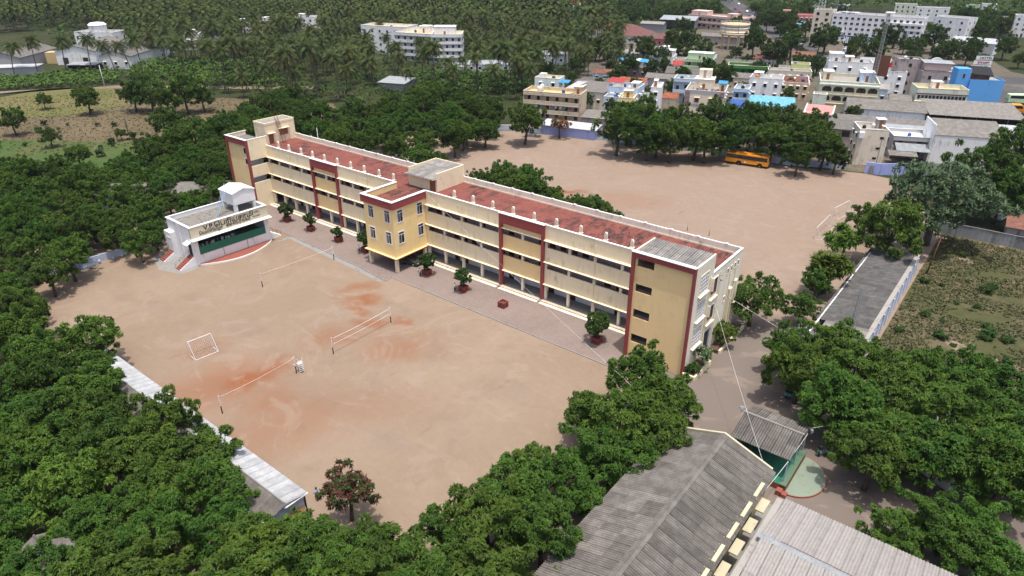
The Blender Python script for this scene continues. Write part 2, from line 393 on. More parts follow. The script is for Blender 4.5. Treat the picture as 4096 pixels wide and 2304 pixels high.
# ------------------------------------------------------------------ window and door kits
_wk = {}
def win_mesh(w, h, frame='white_trim', style='two'):
    k = (round(w, 2), round(h, 2), frame, style)
    if k in _wk: return _wk[k]
    m = MB(); t = min(.14, .1 * w + .02); a = w / 2
    m.box(-a, -a + t, -.06, .05, 0, h); m.box(a - t, a, -.06, .05, 0, h)
    m.box(-a + t, a - t, -.058, .05, 0, t); m.box(-a + t, a - t, -.058, .05, h - t, h)
    if style == 'casement':
        z = h * .74; m.box(-a + t, a - t, -.045, .03, z, z + .07); m.box(-.03, .03, -.043, .03, t, z)
        m.box(-a * .55, -a * .55 + .03, -.040, .03, t, z)
    elif style == 'two': m.box(-.03, .03, -.045, .03, t, h - t)
    elif style == 'grid':
        for i in range(1, 4): x = -a + i * w / 4; m.box(x - .015, x + .015, -.040, .03, t, h - t)
        for i in range(1, 4): z = i * h / 4; m.box(-a + t, a - t, -.036, .03, z - .015, z + .015)
    m.box(-a + t * .6, a - t * .6, -.012, .02, t * .6, h - t * .6, 1)
    _wk[k] = m.mesh('window', [frame, 'glass']); return _wk[k]
def win(parent, x, y, z, w, h, rz=0, frame='white_trim', style='two', shade=None, name='window'):
    o = obj(name, win_mesh(w, h, frame, style), parent, (x, y, z), rz)
    if shade:
        k = ('sh', round(w, 2), shade)
        if k not in _wk: _wk[k] = MB().slab([(-w / 2 - .15, -.45, -.04), (w / 2 + .15, -.45, -.04), (w / 2 + .15, .02, .04), (-w / 2 - .15, .02, .04)], .07).mesh('sunshade', shade)
        obj('sunshade', _wk[k], o, (0, 0, h + .12))
    return o
def door_mesh(w, h, mt):
    k = ('d', w, h, mt)
    if k not in _wk:
        m = MB(); m.box(-w / 2, w / 2, -.05, .03, 0, h)
        for s in (-1, 1):
            for z0, z1 in ((.12, .48), (.54, .92)): m.box(s * w * .25 - w * .17, s * w * .25 + w * .17, -.075, -.045, z0 * h, z1 * h)
        _wk[k] = m.mesh('door', mt)
    return _wk[k]
def door(parent, x, y, z, w, h, rz=0, mt='wood'): return obj('door', door_mesh(w, h, mt), parent, (x, y, z), rz)

# ------------------------------------------------------------------ the school building
xLL, xL, xF1, xF2, xBL, xG1, xG2, xS, xR, DB, HP, RZ = -55.3, -47.5, -32.1, -23.95, -7.34, 17.17, 26.2, 44.65, 53.7, 10.4, 13.2, 12.1
S = empty('school_building', (0, 0, 0))
tag(S, 'long three storey cream and maroon building with red tiled roof beside the playground', 'building')
bx('plinth', 'concrete', S, xLL + .1, xR - .1, -.9, DB - .02, .0, .28)
bx('back_wall', 'cream_light', S, xLL, xR, DB - .25, DB, .28, HP - .001)
# corridor wall with doors, floors
OP = [(.28, 3.1), (5.8, 7.05), (9.5, 10.75)]; FL = [.28, 4.75 - .3, 8.1]
cw = bx('corridor_wall', 'white_wash', S, xL, xR - .3, 2.6, 2.8, .28, RZ - .32)
for z in (4.2, 7.95): bx('floor_slab', 'concrete', S, xL - 6, xR - .26, .06, DB - .26, z, z + .25)
rs = bx('roof_slab', 'concrete', S, xLL + .26, xR - .26, .06, DB - .26, RZ - .3, RZ - .012)
m = MB(); m.add([(xLL + .26, .26, RZ), (xR - .26, .26, RZ), (xR - .26, DB - .26, RZ), (xLL + .26, DB - .26, RZ)], [(0, 1, 2, 3)]); m.build('roof_tiles', 'roof_tile', S)
m = MB(); m.prism([(xLL + .26, DB - .30), (xR - .26, DB - .30), (xR - .26, DB - .249), (xLL + .26, DB - .249)], RZ - .01, RZ + .22); m.build('roof_skirting', 'cream_light', S)
rnd = random.Random(4)
for lv, z in enumerate((.3, 4.46, 8.21)):
    x = xL + 2
    while x < xR - 4:
        if not (lv == 0 and -8 < x < 1):
            if rnd.random() < .45: door(cw, x, 2.59, z, 1.1, 2.1, 0, 'dark_wood')
            else: win(cw, x, 2.6, z + .9, 1.5, 1.2, 0, 'dark_wood', 'grid')
        x += 2.1
def bays(a, b, n): return [(a + (b - a) * i / n, a + (b - a) * (i + 1) / n) for i in range(n)]
SECT = [(xL, xF1, 4, 'cream', -.0), (xF1 + .5, xF2 - .5, 2, 'tan_yellow', .0), (xF2, xBL, 4, 'cream', 0), (0.0, xG1, 4, 'cream', 0), (xG1 + .5, xG2 - .5, 2, 'tan_yellow', 0), (xG2, xS, 4, 'cream', 0)]
colmesh = {}
for (a, b, n, mt, dy) in SECT:
    fr = mt == 'tan_yellow'
    y0 = .0 if not fr else .05
    # wall bands between openings
    for z0, z1 in ((3.1, 5.8), (7.05, 9.5)):
        w = MB().box(a, b, y0, y0 + .2, z0, z1).build('sill_wall', mt, S)
    w = MB().box(a, b, y0, y0 + .24, 10.75, HP if not fr else 11.6).build('parapet_wall', mt, S)
    # sunshade lips with red undersides
    for z in (3.1, 7.05, 10.75):
        k = MB().slab([(a, y0 - .42, z - .0), (b, y0 - .42, z), (b, y0 + .01, z + .09), (a, y0 + .01, z + .09)], .06)
        lip = k.build('sunshade', mt if not fr else 'cream', S)
        MB().box(a, b, y0 - .425, y0 + .0, z - .13, z - .062).build('red_soffit', 'maroon', lip)
    if not fr:
        cp = MB().box(a, b, -.06, .3, HP, HP + .09).build('coping', 'white_trim', S)
    bl = bays(a, b, n)
    for i in range(n + 1):
        x = a + (b - a) * i / n
        if fr and i in (0, n): continue
        for z0, z1 in OP:
            k = ('c', round(z1 - z0, 2))
            if k not in colmesh: colmesh[k] = MB().box(-.22, .22, .03, .42, 0, z1 - z0).mesh('column', 'cream_light')
            obj('column', colmesh[k], S, (min(max(x, a + .22), b - .22), y0, z0))
    for (p, q) in bl:
        for z0, z1 in OP[1:]:
            k = ('r', round(q - p, 2))
            if k not in colmesh:
                m = MB(); w = q - p - .44
                for zz in (.06, .24): m.box(-w / 2, w / 2, .10, .14, zz, zz + .05)
                for i in range(5): xx = -w / 2 + (i + .5) * w / 5; m.box(xx - .02, xx + .02, .105, .135, 0, .25)
                colmesh[k] = m.mesh('railing', 'metal_rust')
            obj('railing', colmesh[k], S, ((p + q) / 2, y0, z0))
    if n == 4:   # rain pipes in mid section, with the weep slots beside them
        x = (a + b) / 2
        MB().tube((x, -.08, .3), (x, -.08, HP - .9), .07, n=6).build('drain_pipe', 'cream', S)
        for zc in (11.95, 8.55, 4.75):
            for dx in (-1.05, -.8, .8, 1.05):
                k = 'slot'
                if k not in colmesh: colmesh[k] = MB().box(-.035, .035, -.012, .01, -.28, .28).mesh('weep_slot', 'h_yellow')
                obj('weep_slot', colmesh[k], S, (x + dx, 0, zc))
    MB().box(a, b, -1.5, -.88, 0, .14).build('step', 'cream_light', S)
    MB().box(a, b, -.9, -.3, .28, .30).build('verandah_edge', 'h_beige', S)
# maroon frames
for a, b in ((xF1, xF2), (xG1, xG2)):
    for x in (a, b - .5): MB().box(x, x + .5, -.42, .3, 0, 11.6).build('frame_pillar', 'maroon', S)
    fb = MB().box(a, b, -.42, .3, 11.6, HP + .04).build('frame_beam', 'maroon', S)
    MB().box(a - .05, b + .05, -.47, .35, HP + .04, HP + .12).build('coping', 'white_trim', fb)
# rear and end parapets
m = MB().box(xLL, xR, DB - .24, DB + .02, HP, HP + .09)
m.build('coping', 'white_trim', S)
for i in range(24):
    x = -50 + i * 4.4
    k = 'cap'
    if k not in colmesh: colmesh[k] = MB().box(-.22, .22, -.18, .18, 0, .1).mesh('coping_block', 'white_trim')
    obj('coping_block', colmesh[k], S, (x, DB - .12, HP + .09))
ew = bx('end_wall', 'cream_light', S, xR - .25, xR, 0.0, DB - .251, 0, HP)
MB().box(xR - .3, xR + .05, .05, DB - .25, HP, HP + .1).build('coping', 'white_trim', S)
bx('end_wall', 'cream_light', S, xLL, xLL + .25, 0.3, DB - .251, 0, HP)
# roof vents
vm = MB()
vm.box(-.24, .24, -.16, .16, .08, 1.02); vm.prism([(-.34, -.27), (.34, -.27), (.34, .27), (-.34, .27)], 0, .08)
vm.add([(-.24, -.16, 1.02), (.24, -.16, 1.02), (.24, .16, 1.02), (-.24, .16, 1.02), (-.13, -.15, 1.26), (.13, -.15, 1.26), (.13, .15, 1.26), (-.13, .15, 1.26)], [(4, 5, 6, 7), (0, 1, 5, 4), (1, 2, 6, 5), (2, 3, 7, 6), (3, 0, 4, 7)])
vme = vm.mesh('roof_vent', 'cream_light')
for x in (-47.5, -43.7, -39.5, -35.6, -31.7, -27.6, -23.5, -19.5, -15.2, -11.2, 4.3, 8.7, 13.1, 17.5, 21.8, 26.2, 30.8, 35.3, 39.8): obj('roof_vent', vme, S, (x, 3.0, RZ))

# --- entrance block
E_ = MB(); y1 = -7.82
m = MB(); m.box(xBL, xBL + .2, y1, 0.02, 2.95, HP - .04); m.box(-.2, 0, y1, .02, 2.95, HP - .04); m.box(xBL + .2, -.2, y1, y1 + .2, 2.95, HP - .04)
eb = m.build('entrance_block_wall', 'block_yellow', S)
for z in (2.95, 6.5, 10.2): bx('floor_slab', 'concrete', eb, xBL + .2, -.2, y1 + .2, .05, z, z + .2)
m = MB(); m.add([(xBL + .2, y1 + .2, RZ + .004), (-.2, y1 + .2, RZ + .004), (-.2, .3, RZ + .004), (xBL + .2, .3, RZ + .004)], [(0, 1, 2, 3)]); m.build('roof_tiles', 'roof_tile', eb)
bx('roof_slab', 'concrete', eb, xBL + .2, -.2, y1 + .2, .05, RZ - .2, RZ)
m = MB(); m.box(xBL - .35, xBL, y1 - .35, -.02, 11.95, HP + .02); m.box(0, .35, y1 - .35, -.02, 11.95, HP + .02); m.box(xBL, 0, y1 - .35, y1, 11.95, HP + .02)
m.build('maroon_band', 'maroon', eb)
m = MB(); m.box(xBL - .4, xBL + .25, y1 - .4, .1, HP + .02, HP + .12); m.box(-.25, .4, y1 - .4, .1, HP + .02, HP + .12); m.box(xBL + .25, -.25, y1 - .4, y1 + .25, HP + .02, HP + .12)
for x, y in ((-3.6, y1 - .05), (.05, -3.8), (xBL, -3.8), (0, y1)): m.box(x - .25, x + .25, y - .25, y + .25, HP + .12, HP + .19)
m.build('coping', 'white_trim', eb)
m = MB(); m.slab([(xBL - .45, y1 - .45, 2.95), (.45, y1 - .45, 2.95), (.45, -.0, 2.95), (xBL - .45, -.0, 2.95)], .09); m.build('slab_lip', 'block_yellow', eb)
m = MB(); m.slab([(xBL - .44, y1 - .44, 2.86), (.44, y1 - .44, 2.86), (.44, -.3, 2.86), (xBL - .44, -.3, 2.86)], .14); m.build('red_soffit', 'maroon', eb)
for x, y in ((-.28, y1 + .3), (xBL + .28, y1 + .3), (-.28, -.5), (xBL + .28, -.5)): MB().box(x - .26, x + .26, y - .26, y + .26, .02, 2.72).build('column', 'cream', eb)
for z in (9.2, 5.22):
    for x in (-5.53, -1.45): win(eb, x, y1 - .01, z, 1.5, 2.34, 0, 'white_wash', 'casement')
    for y in (-6.25, -1.53): win(eb, .01, y, z, 1.5, 2.34, R(90), 'white_wash', 'casement')
m = MB(); m.box(xBL - .1, .3, y1 - .1, -1.5, 0, .028); m.build('porch_floor', 'concrete_dark', eb)
m = MB()
for (a, b, c, d) in ((-6.6, -.9, -6.9, -6.82), (-.98, -.9, -6.82, -2), (-6.6, -6.52, -6.82, -5.2)): m.box(a, b, c, d, .028, .034)
m.build('painted_line', 'white_wash', eb)

# --- stair block at the near end
ys, zs = -5.99, 15.6
m = MB()
m.box(xS + .5, xR - .3, ys, ys + .22, 0, .0001)
OPX = (45.45, 47.9); SO = [(2.45, 3.72), (6.35, 7.65), (10.33, 11.5), (14.1, 15.33)]
fw = MB(); fw.box(OPX[1], xR - .3, ys, ys + .22, 0, 15.36); fw.box(xS + .48, OPX[0], ys, ys + .22, 0, 15.36)
pz = 0
for z0, z1 in SO + [(15.36, 15.36)]:
    fw.box(OPX[0], OPX[1], ys + .001, ys + .219, pz, z0); pz = z1
st = fw.build('stair_block_wall', 'tan_yellow', S)
m = MB(); m.box(xS, xS + .48, ys - .32, ys + .25, 0, 15.36); m.build('frame_pillar', 'maroon', S)
m = MB(); m.box(xR - .3, xR - .002, ys - .32, ys + .25, 0, 15.36); m.build('frame_pillar', 'maroon', S)
fb = MB().box(xS, xR - .002, ys - .32, ys + .25, 15.36, 16.1).build('frame_beam', 'maroon', S)
MB().box(xS - .04, xR + .03, ys - .38, ys + .28, 16.1, 16.19).build('coping', 'white_trim', fb)
sw = bx('stair_side_wall', 'cream_light', S, xR - .25, xR, ys + .25, -.001, 0, 16.02)
bx('stair_side_wall', 'cream_light', S, xS, xS + .2, ys + .25, -.001, 0, 16.02)
bx('stair_back_wall', 'cream_light', S, xS + .2, xR - .25, -.2, -.002, 10.8, 15.5)
for z in (3.9, 7.95, 11.8): bx('landing', 'concrete', S, xS + .2, xR - .25, ys + .22, -.25, z - 1.75, z - 1.6)
m = MB()
for z in (2.45, 6.35, 10.33, 14.1):
    for dz in (.1, .32): m.box(OPX[0], OPX[1], ys + .08, ys + .12, z + dz, z + dz + .05)
m.build('railing', 'metal_rust', st)
# its corrugated roof, sheet by sheet
def corr_sheet(wd, ln, nr, amp, mt, name='roof_sheet', th=.0):
    """corrugations run along y; wd across x"""
    k = ('cs', wd, ln, nr, amp, mt)
    if k in _wk: return _wk[k]
    m = MB(); n = nr * 2; vs = []
    for i in range(n + 1):
        x = wd * i / n; z = amp * (1 if i % 2 else -1) * (2.4 if i == 0 else 1)
        vs += [(x, 0, z), (x, ln, z)]
    m.add(vs, [(2 * i, 2 * i + 2, 2 * i + 3, 2 * i + 1) for i in range(n)])
    _wk[k] = m.mesh(name, mt); return _wk[k]
def roof_slope(parent, p0, xdir, ydir, nx, ny, wd, ln, nr, amp, mt, lap=.06):
    """lay corrugated sheets over a slope; xdir along the eave, ydir up the slope (unit vectors)"""
    xd = Vector(xdir).normalized(); yd = Vector(ydir).normalized(); zd = xd.cross(yd)
    rot = Matrix((xd, yd, zd)).transposed().to_4x4()
    me = corr_sheet(wd, ln + lap, nr, amp, mt); rr = random.Random(nx * 7 + ny)
    for i in range(nx):
        for j in range(ny):
            o = obj('roof_sheet', me, parent)
            pos = Vector(p0) + xd * (wd * i) + yd * (ln * j) + zd * (.03 * j + .005 * (i % 2) + rr.uniform(0, .008))
            o.matrix_local = Matrix.Translation(pos) @ rot
sr = empty('stair_roof', (0, 0, 0)); sr.parent = S
bx('roof_slab', 'concrete_dark', sr, xS + .2, xR - .25, ys + .25, -.002, 15.52, 15.62)
roof_slope(sr, (xS + .35, ys + .75, 15.72), (1, 0, 0), (0, 1, .07), 8, 2, 1.04, 2.45, 3, .075, 'asbestos_pale')
# end wall: block-work screens, windows, pipes
for z0, z1 in ((11.6, 14.25), (7.77, 10.25), (3.65, 6.3)):
    j = MB(); a, b = -4.2, -1.85
    j.box(xR, xR + .06, a - .12, a, z0 - .12, z1 + .12); j.box(xR, xR + .06, b, b + .12, z0 - .12, z1 + .12)
    j.box(xR, xR + .058, a, b, z0 - .12, z0); j.box(xR, xR + .058, a, b, z1, z1 + .12)
    jo = j.build('screen_frame', 'cream', S)
    if 'jali' not in colmesh:
        m = MB(); m.box(0, .05, -.2, .2, -.24, -.18); m.box(0, .05, -.2, .2, .18, .24); m.box(0, .049, -.2, -.15, -.18, .18); m.box(0, .049, .15, .2, -.18, .18); m.box(.0, .02, -.15, .15, -.18, .18, 1)
        colmesh['jali'] = m.mesh('screen_block', ['white_wash', 'grey_wall'])
    nz = 5
    for iy in range(5):
        for iz in range(nz): obj('screen_block', colmesh['jali'], jo, (xR, a + (iy + .5) * (b - a) / 5, z0 + (iz + .5) * (z1 - z0) / nz))
    MB().slab([(xR - .01, a - .3, z0 - .12), (xR + .35, a - .3, z0 - .2), (xR + .35, b + .25, z0 - .2), (xR - .01, b + .25, z0 - .12)], .1).build('sill', 'cream_light', jo)
def louvre(parent, x, y, z, w, h):
    o = MB().box(x, x + .05, y - w / 2, y + w / 2, z, z + h).build('louvre_window', 'dark_inside', parent)
    k = ('lou', w)
    if k not in colmesh: colmesh[k] = MB().slab([(.05, -w / 2 + .1, .0), (.11, -w / 2 + .1, -.09), (.11, w / 2 - .6, -.09), (.05, w / 2 - .6, 0)], .02).mesh('slat', 'metal_rust')
    for i in range(9): obj('slat', colmesh[k], o, (x, y, z + h * (i + .8) / 9.5))
    m = MB(); m.box(x, x + .13, y - w / 2 - .1, y - w / 2, z, z + h); m.box(x, x + .13, y + w / 2, y + w / 2 + .1, z, z + h); m.box(x, x + .13, y - w / 2 - .1, y + w / 2 + .1, z + h, z + h + .1); m.build('frame', 'white_trim', o)
    return o
for z, h in ((9.9, 2.35), (5.95, 2.1)):
    louvre(S, xR, .6, z, 1.9, h)
    bx('ledge', 'cream', S, xR, xR + .3, -.5, 2.0, z - .75, z - .63)
    MB().add if 0 else None
    m = MB(); m.prism([(xR, -.62), (xR + .45, -.62), (xR + .45, -.5), (xR, -.5)], z + .9, z + h + .5); m.build('shade_fin', 'cream_light', S)
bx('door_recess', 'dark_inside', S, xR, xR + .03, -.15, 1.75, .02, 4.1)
bx('door_leaf', 'metal_blue', S, xR + .03, xR + .09, 1.15, 1.75, .05, 4.0)
for y in (5.24, 6.49, 7.78, 8.94): win(S, xR + .01, y, 11.1, .55, .9, R(90), 'cream_light', 'plain')
win(S, xR + .01, 5.31, 6.7, .55, .9, R(90), 'cream_light', 'plain')
for y, z0, z1 in ((2.3, .4, 12.6), (-1.0, .5, 13.0), (6.2, .4, 11.0), (6.8, .4, 8.2), (7.3, .4, 8.0), (8.2, .4, 11.2), (9.2, .4, 8.6)):
    MB().tube((xR + .12, y, z0), (xR + .12, y, z1), .07, n=6).build('drain_pipe', 'cream', S)
for y, z in ((7.0, 8.2), (8.6, 8.9), (9.3, 4.9)):
    MB().slab([(xR, y - .5, z), (xR + .5, y - .45, z + .2), (xR + .5, y - .1, z + .35), (xR, y, z + .3)], .1).build('shade_fin', 'cream', S)
for y, z in ((2.55, 11.9), (2.8, 11.0)): MB().lathe([(.02, 0), (.22, .08), (.16, .22), (.03, .25)], 8, c=(xR + .2, y, z)).build('floodlight', 'metal_grey', S)

# --- left wing
yw = -4.36; zw = 15.12
m = MB(); m.box(xLL + .55, xL - .4, yw, yw + .2, 0, 13.95); lw = m.build('wing_front_wall', 'tan_yellow', S)
for x in (xLL, xL - .4): MB().box(x, x + (.55 if x < -50 else .4), yw - .3, yw + .22, 0, 13.95).build('frame_pillar', 'maroon', S)
fb = MB().box(xLL, xL, yw - .3, yw + .22, 13.95, zw).build('frame_beam', 'maroon', S)
MB().box(xLL - .05, xL + .05, yw - .35, yw + .27, zw, zw + .09).build('coping', 'white_trim', fb)
m = MB(); m.box(xL - .2, xL, yw + .22, .3, 10.75, zw); m.box(xL - .2, xL, yw + .22, .3, 7.05, 9.5); m.box(xL - .2, xL, yw + .22, .3, 0, 5.8); m.build('wing_side_wall', 'cream', S)
bx('wing_side_wall', 'cream', S, xLL, xLL + .2, yw + .22, .3, 0, zw)
bx('wing_inner_wall', 'white_wash', S, xL - 2.2, xL - 2.0, yw + .22, .05, 0, 13.9)
m = MB(); m.box(xL - .26, xL + .03, yw + .22, .5, zw, zw + .09); m.box(xLL - .03, xLL + .26, yw + .22, .5, zw, zw + .09); m.build('coping', 'white_trim', S)
bx('roof_slab', 'concrete_dark', S, xLL + .2, xL - .2, yw + .22, .3, 14.0, 14.3)
for z in (9.9, 12.2): win(lw, xL - 1.2, yw - .01, z - .2, 1.0, 1.5, 0, 'cream_light', 'plain')
# --- roof stair rooms
P1 = bx('roof_room', 'cream', S, -55.4, -51.3, 2.75, DB - .02, RZ, 16.3)
m = MB(); m.box(-55.45, -51.25, 2.7, 2.9, 16.3, 16.75); m.box(-51.45, -51.25, 2.9, DB, 16.3, 16.75); m.box(-55.45, -55.25, 2.9, DB, 16.3, 16.75); m.box(-55.25, -51.45, DB - .2, DB, 16.3, 16.75); m.build('parapet', 'cream', P1)
bx('terrace', 'concrete', P1, -55.25, -51.45, 2.9, DB - .2, 16.3, 16.36)
door(P1, -51.28, 4.0, RZ + .02, 1.15, 2.2, R(90)); d_ = MB().box(-51.3, -51.22, 6.3, 8.4, 13.5, 14.9).build('shutter', 'wood', P1)
for a, b, z in ((3.2, 5.0, 14.5), (6.0, 8.7, 15.1)): MB().slab([(-51.3, a, z), (-50.8, a, z - .05), (-50.8, b, z - .05), (-51.3, b, z)], .08).build('sunshade', 'cream', P1)
m = MB(); a = Vector((-49.6, 6.2, RZ)); b = Vector((-51.5, 5.9, 17.6))
for s in (-.35, .35): m.tube(a + Vector((0, s, 0)), b + Vector((0, s, 0)), .045); m.tube(a + Vector((0, s, .9)), b + Vector((0, s, .9)), .03)
for i in range(17): t = (i + .5) / 18; p = a.lerp(b, t); m.tube(p + Vector((0, -.35, 0)), p + Vector((0, .35, 0)), .035, n=4)
tag(m.build('ladder', 'metal_rust'), 'rusty steel ladder leaning on the far roof room', 'ladder')
P2 = MB(); P2.box(-7.05, .1, 3.05, DB - .02, RZ, 14.5); P2 = P2.build('roof_room', 'cream', S)
m = MB(); m.box(-.12, .1, 3.05, DB - .02, 14.5, 15.45); m.box(-7.05, -6.85, 3.05, DB - .02, 14.5, 15.45); m.box(-6.85, -.12, DB - .22, DB - .02, 14.5, 15.45); m.build('parapet', 'cream', P2)
rp = empty('room_roof', (0, 0, 0)); rp.parent = S
roof_slope(rp, (-6.85, 2.1, 14.62), (1, 0, 0), (0, 1, .075), 6, 3, 1.12, 2.7, 4, .035, 'asbestos_pale')
bx('roof_board', 'asbestos_pale', rp, -7.15, .2, 2.0, 3.05, 14.50, 14.55)
door(P2, -.95, 3.03, RZ + .02, 1.35, 2.3, 0)
m = MB(); m.box(xBL + .2, -.2, .0, .01, RZ - .3, RZ + .012); m.build('roof_kerb', 'concrete', S)

# ------------------------------------------------------------------ pavement along the front
PV = [(-62, -1.45), (-62, -9.2), (-28.5, -9.2), (-7.3, -10.3), (.6, -11.3), (.4, -9.6), (46.5, -10.2), (46.5, -6.2), (44.6, -6.2), (44.6, -1.45)]
m = MB(); m.add([(x, y, .06) for x, y in PV] + [(x, y, -.01) for x, y in PV], [tuple(range(len(PV)))] + [(i, i + 10, (i + 1) % 10 + 10, (i + 1) % 10) for i in range(10)])
struct(m.build('pavement', 'pavers'))
kb = empty('pavement_kerb'); kb['kind'] = 'structure'
rnd = random.Random(8); kme = MB().box(0, .97, -.09, .09, -.02, .105).mesh('kerb_stone', 'concrete')
seg = [(-28.5, -9.2), (-7.3, -10.3), (.6, -11.3), (.4, -9.6), (46.5, -10.2)]
for i in range(4):
    a = Vector(seg[i] + (0,)); b = Vector(seg[i + 1] + (0,)); d = b - a; n = int(d.length)
    for j in range(n):
        p = a + d * (j / n); o = obj('kerb_stone', kme, kb, (p.x, p.y - .0, rnd.uniform(-.015, .01)), math.atan2(d.y, d.x) + rnd.uniform(-.01, .01))
# the far pavement rim by the stage
sheet('worn_rim', [(-29, -13.5), (-28, -10.2), (-18, -10.9), (-7, -11.5), (-.2, -12.2), (.5, -11.4), (-7.3, -10.4), (-28.4, -9.3), (-29.3, -9.6)], .012, 'concrete')

# ------------------------------------------------------------------ the open-air stage
ST = empty('stage_building', (-30.6, -28.1, 0), R(88.4)); tag(ST, 'white concrete stage building with lettered cream signboard at the playground edge', 'building')
# local: x along the front (0..15.2), y = depth going back (0..8.6), front faces -y
W, D, H = 15.2, 8.55, 7.3
m = MB(); m.box(0, 1.0, 0, .3, 0, 5.2); m.box(W - .9, W, 0, .3, 0, 5.2); m.box(1.0, W - .9, 0, .3, 0, 2.0); m.build('front_wall', 'white_wash', ST)
bx('side_wall', 'white_wash', ST, 0, .25, .3, D, 0, H); bx('side_wall', 'white_wash', ST, W - .25, W, .3, D, 0, H); bx('rear_wall', 'white_wash', ST, .25, W - .25, D - .25, D, 0, H)
bx('stage_floor', 'green_floor', ST, .25, W - .25, .3, D - .25, 1.6, 2.01)
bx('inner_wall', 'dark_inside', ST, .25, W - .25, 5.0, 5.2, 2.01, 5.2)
bx('roof_slab', 'stage_roof', ST, .25, W - .25, .2, D - .25, 6.2, 6.5)
bx('front_screen', 'green_paint', ST, 1.0, W - .9, -.02, .06, 2.0, 3.35)
sg = bx('signboard', 'sheet_cream', ST, -.1, W + .1, -.12, .2, 5.25, H)
m = MB(); m.box(-.16, W + .16, -.18, .34, H, H + .12); m.box(-.16, .32, .34, D, H, H + .12); m.box(W - .32, W + .16, .34, D, H, H + .12); m.box(.32, W - .32, D - .3, D + .05, H, H + .12); m.build('coping', 'white_wash', ST)
m = MB(); m.slab([(-.35, -1.1, 5.12), (W + .35, -1.1, 5.12), (W + .35, .02, 5.25), (-.35, .02, 5.25)], .12); m.build('canopy', 'white_trim', ST)
m = MB(); m.box(-.36, W + .36, -1.13, -1.10, 5.02, 5.06); m.box(-.14, -.1, -.13, -.1, 5.25, H); m.build('edge_trim', 'black', ST)
for x in (1.0, W - .95): bx('trim_line', 'black', ST, x, x + .05, -.03, .0, 1.9, 5.0)
bx('trim_line', 'black', ST, 1.05, W - .95, -.035, -.02, 1.92, 1.98)
for x in (5.4, 10.2): MB().tube((x, -.06, .2), (x, -.06, 2.0), .05).build('drain_pipe', 'metal_grey', ST)
# curved apron
ap = []
for i in range(25):
    t = i / 24; ap.append((.3 + t * (W - .2), -.02 - 3.1 * math.sin(math.pi * t) ** .8))
m = MB(); m.prism(ap, 0, .28); apo = m.build('apron', 'white_trim', ST)
ap2 = [(.5 + i / 24 * (W - .6), -.03 - 2.85 * math.sin(math.pi * i / 24) ** .8) for i in range(25)]
m = MB(); m.prism(ap2, .28, .30); m.build('apron_floor', 'red_oxide', apo)
# buttress, side lobby, stairs
bx('buttress', 'white_wash', ST, -.18, 0, 4.0, 4.4, 0, H + .2); bx('lobby', 'white_wash', ST, -.9, 0, 6.2, D, 0, 5.1)
def stairs(y0, name='stairs'):
    o = empty(name, (0, 0, 0)); o.parent = ST
    n = 9
    for i in range(n):
        x1 = -.0 - (n - 1 - i) * .33; MB().box(x1 - .36, x1, y0, y0 + 1.5, .0, .2 * (i + 1)).build('tread', 'red_oxide', o)
    m = MB(); m.add([(-n * .33 - .1, y0 - .14, 0), (0, y0 - .14, 0), (0, y0 - .14, 1.75), (-n * .33 - .1, y0 - .14, .1), (-n * .33 - .1, y0 - .004, 0), (0, y0 - .004, 0), (0, y0 - .004, 1.75), (-n * .33 - .1, y0 - .004, .1)],
                    [(0, 1, 2, 3), (7, 6, 5, 4), (0, 4, 5, 1), (1, 5, 6, 2), (2, 6, 7, 3), (3, 7, 4, 0)]); m.build('stringer', 'white_wash', o)
    m = MB()
    a, b = Vector((-n * .33, y0 + 1.55, .2)), Vector((-.1, y0 + 1.55, 1.8))
    for dz in (.5, .9): m.tube(a + Vector((0, 0, dz)), b + Vector((0, 0, dz)), .03, n=5)
    for i in range(4): p = a.lerp(b, i / 3); m.tube(p, p + Vector((0, 0, .9)), .03, n=5)
    m.build('handrail', 'metal_grey', o)
    MB().slab([(-.95, y0 - .1, 4.15), (0, y0 - .1, 4.55), (0, y0 + 1.5, 4.55), (-.95, y0 + 1.5, 4.15)], .12).build('door_hood', 'white_wash', o)
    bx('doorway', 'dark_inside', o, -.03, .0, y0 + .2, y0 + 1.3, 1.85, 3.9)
stairs(.5)
stairs(6.4)
o = empty('stairs', (0, 0, 0)); o.parent = ST
for i in range(8): MB().box(W, W + .33 * (8 - i), .6, 2.1, .2 * i + .001, .2 * (i + 1)).build('tread', 'white_trim', o)
m = MB()
for dz in (.45, .85): m.tube((W + .1, .6, 1.7 + dz), (W + 2.6, .6, .2 + dz), .03, n=5)
for i in range(4): t = i / 3; m.tube((W + .1 + 2.5 * t, .6, 1.7 - 1.5 * t), (W + .1 + 2.5 * t, .6, 2.55 - 1.5 * t), .03, n=5)
m.build('handrail', 'metal_rust', o)
# tank room on legs
tr_ = empty('tank_room', (0, 0, 0)); tr_.parent = ST
for x in (10.4, 14.2):
    for y in (2.6, 6.6): bx('leg', 'white_wash', tr_, x, x + .6, y, y + .6, 6.5, 8.0)
bx('tank_wall', 'white_wash', tr_, 10.35, 14.85, 2.55, 7.25, 8.0, 10.3)
m = MB(); m.slab([(10.2, 2.4, 10.3), (12.6, 2.4, 10.95), (12.6, 7.4, 10.95), (10.2, 7.4, 10.3)], .12); m.slab([(12.6, 2.4, 10.95), (15.0, 2.4, 10.3), (15.0, 7.4, 10.3), (12.6, 7.4, 10.95)], .12)
m.add([(10.35, 2.56, 10.2), (14.85, 2.56, 10.2), (12.6, 2.56, 10.85)], [(0, 1, 2)]); m.build('gable_roof', 'white_wash', tr_)
m = MB(); a = Vector((7.2, 3.6, 6.5)); b = Vector((10.2, 4.2, 11.2))
